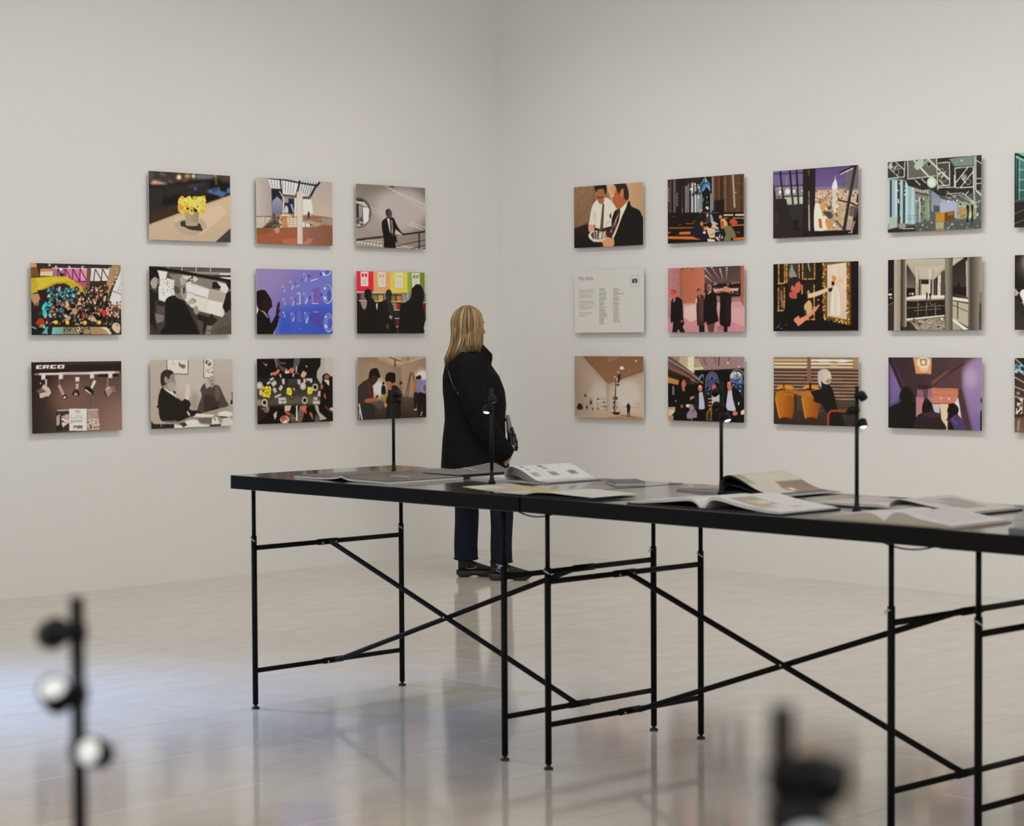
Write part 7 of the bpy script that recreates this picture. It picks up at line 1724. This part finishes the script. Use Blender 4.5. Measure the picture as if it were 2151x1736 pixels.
@pic
def roof_trusses(A):
    A.bg('241f1e', '38302c', '6a5244', '6a5040').p('5a4638>74594a', '375 1200 2050 1150 2050 1540 375 1540').dots(50, (380, 200, 2040, 1100), '3a3430 1c1816 5a524a 8a8276', 20, 50)
    A.dots(20, (385, 240, 560, 400), '3a6a8a 5aa8c0 204860 8ac8d8', 14, 30).dots(30, (700, 240, 1900, 500), '3a6a8a 5aa8c0 1c2830', 16, 36)
    for y in (120, 300, 480, 660, 850): A.l('a89a8c', 22, f'375 {y} 700 {y+340-y*0.3:.0f} 2050 {y+500}')
    A.p('c4bcb0', '440 890 530 890 520 1180 400 1190').dots(16, (410, 900, 520, 1180), '1a1614 2a2420', 10, 22, 1.6).p('3a2c24', '375 1190 800 1170 800 1230 375 1250').p('98826e', '440 1300 480 1280 470 1500 430 1520').p('8a6c58', '560 1300 700 1280 800 1540 560 1540', 0.6)

# picture, wall, crop origin (px), crop scale, quad in the crop, label
GL, GR = 'photographs on the left wall', 'photographs on the right wall'
WALL_PICS = [
 ('flowers', 0, 300, 340, 9.135, ((118, 172), (1680, 272), (1680, 1550), (118, 1490)), 'colour photograph of a yellow bouquet in a white pot, top row of left wall'),
 ('atrium', 0, 525, 355, 9.642, ((128, 172), (1672, 270), (1668, 1560), (132, 1503)), 'colour photograph of a skylit atrium with a white column and brown floor'),
 ('railing', 0, 735, 370, 10.21, ((132, 165), (1618, 255), (1616, 1565), (132, 1520)), 'black-and-white photograph of a man in a dark suit leaning on a handrail'),
 ('crowd', 0, 50, 540, 9.382, ((140, 120), (1915, 160), (1915, 1535), (145, 1535)), 'colour photograph of a dense crowd under a yellow-green balcony'),
 ('drawing_table', 0, 300, 545, 9.645, ((135, 140), (1790, 180), (1785, 1523), (133, 1523)), 'black-and-white photograph of a person seen from behind at a drawing table'),
 ('glass_wall', 0, 525, 550, 10.21, ((140, 150), (1770, 185), (1765, 1550), (143, 1557)), 'blue photograph of a man in profile raising a hand to a glass wall'),
 ('colour_shelves', 0, 735, 555, 10.52, ((152, 155), (1685, 190), (1672, 1535), (150, 1535)), 'photograph of dark silhouettes before red, orange, yellow and green panels'),
 ('track_lights', 0, 50, 745, 9.645, ((158, 155), (1983, 135), (1983, 1535), (163, 1605)), 'brown photograph of five track spotlights with white lettering, bottom left of the left wall'),
 ('two_men', 0, 300, 740, 9.645, ((155, 160), (1815, 145), (1820, 1495), (170, 1553)), 'black-and-white photograph of two seated men talking at a desk'),
 ('meeting_table', 0, 525, 735, 9.921, ((150, 187), (1725, 170), (1725, 1495), (150, 1553)), 'photograph looking straight down on a dark meeting table with yellow flowers'),
 ('ladder_room', 0, 735, 735, 10.21, ((155, 160), (1637, 150), (1633, 1455), (172, 1505)), 'warm photograph of two young men and a ladder in a bare room'),
 ('bowl', 1, 1190, 370, 10.52, ((165, 250), (1690, 128), (1698, 1520), (168, 1597)), 'colour photograph of two men in shirt and suit looking into a metal bowl'),
 ('cathedral', 1, 1390, 350, 9.921, ((125, 275), (1715, 150), (1715, 1535), (125, 1605)), 'colour photograph of people in the pews of a tall cathedral'),
 ('city_window', 1, 1610, 335, 9.643, ((135, 240), (1865, 115), (1862, 1525), (135, 1600)), 'colour photograph of a purple evening sky and city through an open window'),
 ('steel_hall', 1, 1850, 310, 8.678, ((128, 270), (1838, 135), (1833, 1475), (130, 1553)), 'green-grey photograph of a hall under hanging steel frames'),
 ('thanks_panel', 1, 1190, 555, 10.52, ((180, 165), (1710, 110), (1710, 1515), (182, 1515)), 'white text panel headed Many thanks with a small camera sign'),
 ('pink_hall', 1, 1390, 545, 9.921, ((128, 185), (1720, 135), (1722, 1515), (130, 1520)), 'reddish photograph of people in dark coats in a stone hall'),
 ('painter', 1, 1610, 535, 9.386, ((135, 185), (1815, 135), (1813, 1505), (138, 1507)), 'photograph of a man in a black shirt reaching to a gilt-framed painting'),
 ('columns', 1, 1850, 525, 8.904, ((130, 195), (1883, 123), (1893, 1497), (143, 1515)), 'black-and-white photograph of a terrace between tall round columns'),
 ('white_gallery', 1, 1190, 735, 10.21, ((175, 135), (1655, 145), (1655, 1490), (175, 1445)), 'photograph of a bright gallery with a lift mast and one dark figure'),
 ('men_looking_up', 1, 1390, 735, 9.921, ((130, 140), (1720, 148), (1718, 1522), (130, 1470)), 'photograph of four men looking up below arched blue windows'),
 ('congas', 1, 1610, 735, 9.643, ((145, 145), (1862, 150), (1862, 1563), (148, 1500)), 'photograph of a person in a white cap behind two orange drums'),
 ('concrete_roof', 1, 1850, 735, 9.135, ((145, 150), (1942, 150), (1942, 1553), (148, 1500)), 'purple photograph of three people under a lit concrete roof'),
 ('glass_shaft', 1, 2090, 320, 9.64, ((395, 12), (2350, -130), (2350, 1440), (395, 1520)), 'teal photograph cut off by the right edge of the picture, top row'),
 ('close_portrait', 1, 2090, 530, 9.64, ((398, 68), (2355, -15), (2355, 1560), (402, 1572)), 'black-and-white photograph cut off by the right edge of the picture, middle row'),
 ('roof_trusses', 1, 2090, 740, 9.13, ((375, 115), (2230, 120), (2230, 1600), (375, 1540)), 'photograph of roof beams cut off by the right edge of the picture, bottom row'),
]
STAND = 0.031            # front of a print stands this far off the wall
def hang(idx, name, wall, ox, oy, sc, quad, label):
    pts = []
    for (cx, cy) in quad:
        p = pixel_on_plane(ox + cx / sc, oy + cy / sc, 1 if wall == 0 else 0, -STAND)
        pts.append(p)
    tl, tr, br, bl = pts
    ax = 0 if wall == 0 else 1
    left = (tl[ax] + bl[ax]) / 2; right = (tr[ax] + br[ax]) / 2
    if name in ('glass_shaft', 'close_portrait', 'roof_trusses'):
        right = left - 0.616
    top = (tl.z + tr.z) / 2; bot = (bl.z + br.z) / 2
    w = abs(right - left); h = top - bot
    mid = (left + right) / 2
    # local frame: x to the picture's right, z up, y out of the wall is negative y
    loc = (mid, 0.0, bot) if wall == 0 else (0.0, mid, bot)
    t = thing('wall_photograph', loc, 0.0 if wall == 0 else -math.pi / 2, label, 'photograph', GL if wall == 0 else GR)
    if name == 'thanks_panel':
        t.name = 'text_panel'; t['category'] = 'text panel'
    nx, ny = NXP, NYP
    A = Art(quad, nx, ny, seed=idx + 3)
    PICS[name](A)
    col = A.result()
    # vertices sit at the pixel centres, the outer ones on the border
    us = np.linspace(-w / 2, w / 2, nx); zs_ = np.linspace(h, 0, ny)
    V = np.empty((ny, nx, 3), np.float32)
    V[:, :, 0] = us[None, :]; V[:, :, 1] = -STAND; V[:, :, 2] = zs_[:, None]
    idx_ = np.arange(nx * ny).reshape(ny, nx)
    F = np.stack([idx_[1:, :-1], idx_[1:, 1:], idx_[:-1, 1:], idx_[:-1, :-1]], -1).reshape(-1, 4)
    me = bpy.data.meshes.new('picture')
    me.vertices.add(nx * ny); me.vertices.foreach_set('co', V.ravel())
    me.loops.add(F.size); me.loops.foreach_set('vertex_index', F.ravel().astype(np.int32))
    me.polygons.add(len(F)); me.polygons.foreach_set('loop_start', np.arange(0, F.size, 4, dtype=np.int32))
    me.update(calc_edges=True)
    me.materials.append(M['print'])
    c4 = np.ones((ny, nx, 4), np.float32); c4[:, :, :3] = col
    at = me.color_attributes.new('col', 'BYTE_COLOR', 'POINT')
    at.data.foreach_set('color', c4.ravel())
    o = bpy.data.objects.new('picture', me)
    link(o, t)
    MB().box(-w / 2, w / 2, -STAND + 0.0002, -STAND + 0.0032, 0, h).build('board', M['panel_board'], t)
    for zz in (h * 0.25, h * 0.75):
        MB().box(-w * 0.32, w * 0.32, -STAND + 0.003, 0.0, zz - 0.02, zz + 0.02).build('hanger', M['hanger'], t)
    return t, w, h, quad

RX = (math.pi / 2, 0, 0)
for i, row_ in enumerate(WALL_PICS):
    t, w, h, quad = hang(i, *row_)
    hm = homography(quad)
    def UV(cx, cy):
        q = hm @ np.array([cx, cy, 1.0]); u, v = q[0] / q[2], q[1] / q[2]
        return (float(-w / 2 + u * w), -STAND - 0.0004, float(h * (1 - v)))
    if row_[0] == 'thanks_panel':
        lettering('heading', 'Many thanks', 0.0335, M['ink_grey'], t, UV(262, 360), RX).scale = (0.80, 1.15, 1)
        a = UV(1412, 255); b_ = UV(1598, 488)
        fr = MB()
        lw = 0.0016
        fr.box(a[0], b_[0], a[1] - 0.0002, a[1], a[2] - lw, a[2]).box(a[0], b_[0], a[1] - 0.0002, a[1], b_[2], b_[2] + lw).box(a[0], a[0] + lw, a[1] - 0.0002, a[1], b_[2], a[2]).box(b_[0] - lw, b_[0], a[1] - 0.0002, a[1], b_[2], a[2])
        fr.build('sign_border', M['ink_grey'], t)
        a = UV(1448, 340); b_ = UV(1566, 418); cw = b_[0] - a[0]; ch = a[2] - b_[2]
        ic = MB().box(a[0], b_[0], a[1] - 0.0004, a[1], b_[2], a[2]).box(a[0] + cw * 0.12, a[0] + cw * 0.34, a[1] - 0.0004, a[1], a[2], a[2] + ch * 0.22).box(a[0] + cw * 0.52, a[0] + cw * 0.85, a[1] - 0.0004, a[1], a[2], a[2] + ch * 0.22)
        ic.build('camera_sign', M['ink_dark'], t)
        c0 = Vector(((a[0] + b_[0]) / 2, a[1] - 0.0005, b_[2] + ch * 0.42))
        MB().lathe([(ch * 0.34, 0), (ch * 0.34, 0.0003)], 24, c0, (0, -1, 0)).build('lens_ring', M['panel_board'], t)
        MB().lathe([(ch * 0.22, 0.0003), (ch * 0.22, 0.0006)], 24, c0, (0, -1, 0)).build('lens_dot', M['ink_dark'], t)
    if row_[0] == 'track_lights':
        for txt, px_, py_, sz, sx, mt in (('Mit', 1038, 1190, 0.026, 1.0, 'ink_grey'), ('Licht', 948, 1308, 0.041, 1.0, 'ink_pink'), ('gestalten', 945, 1378, 0.0255, 0.86, 'ink_grey')):
            lettering('lettering', txt, sz, M[mt], t, UV(px_, py_), RX).scale = (sx, 1, 1)
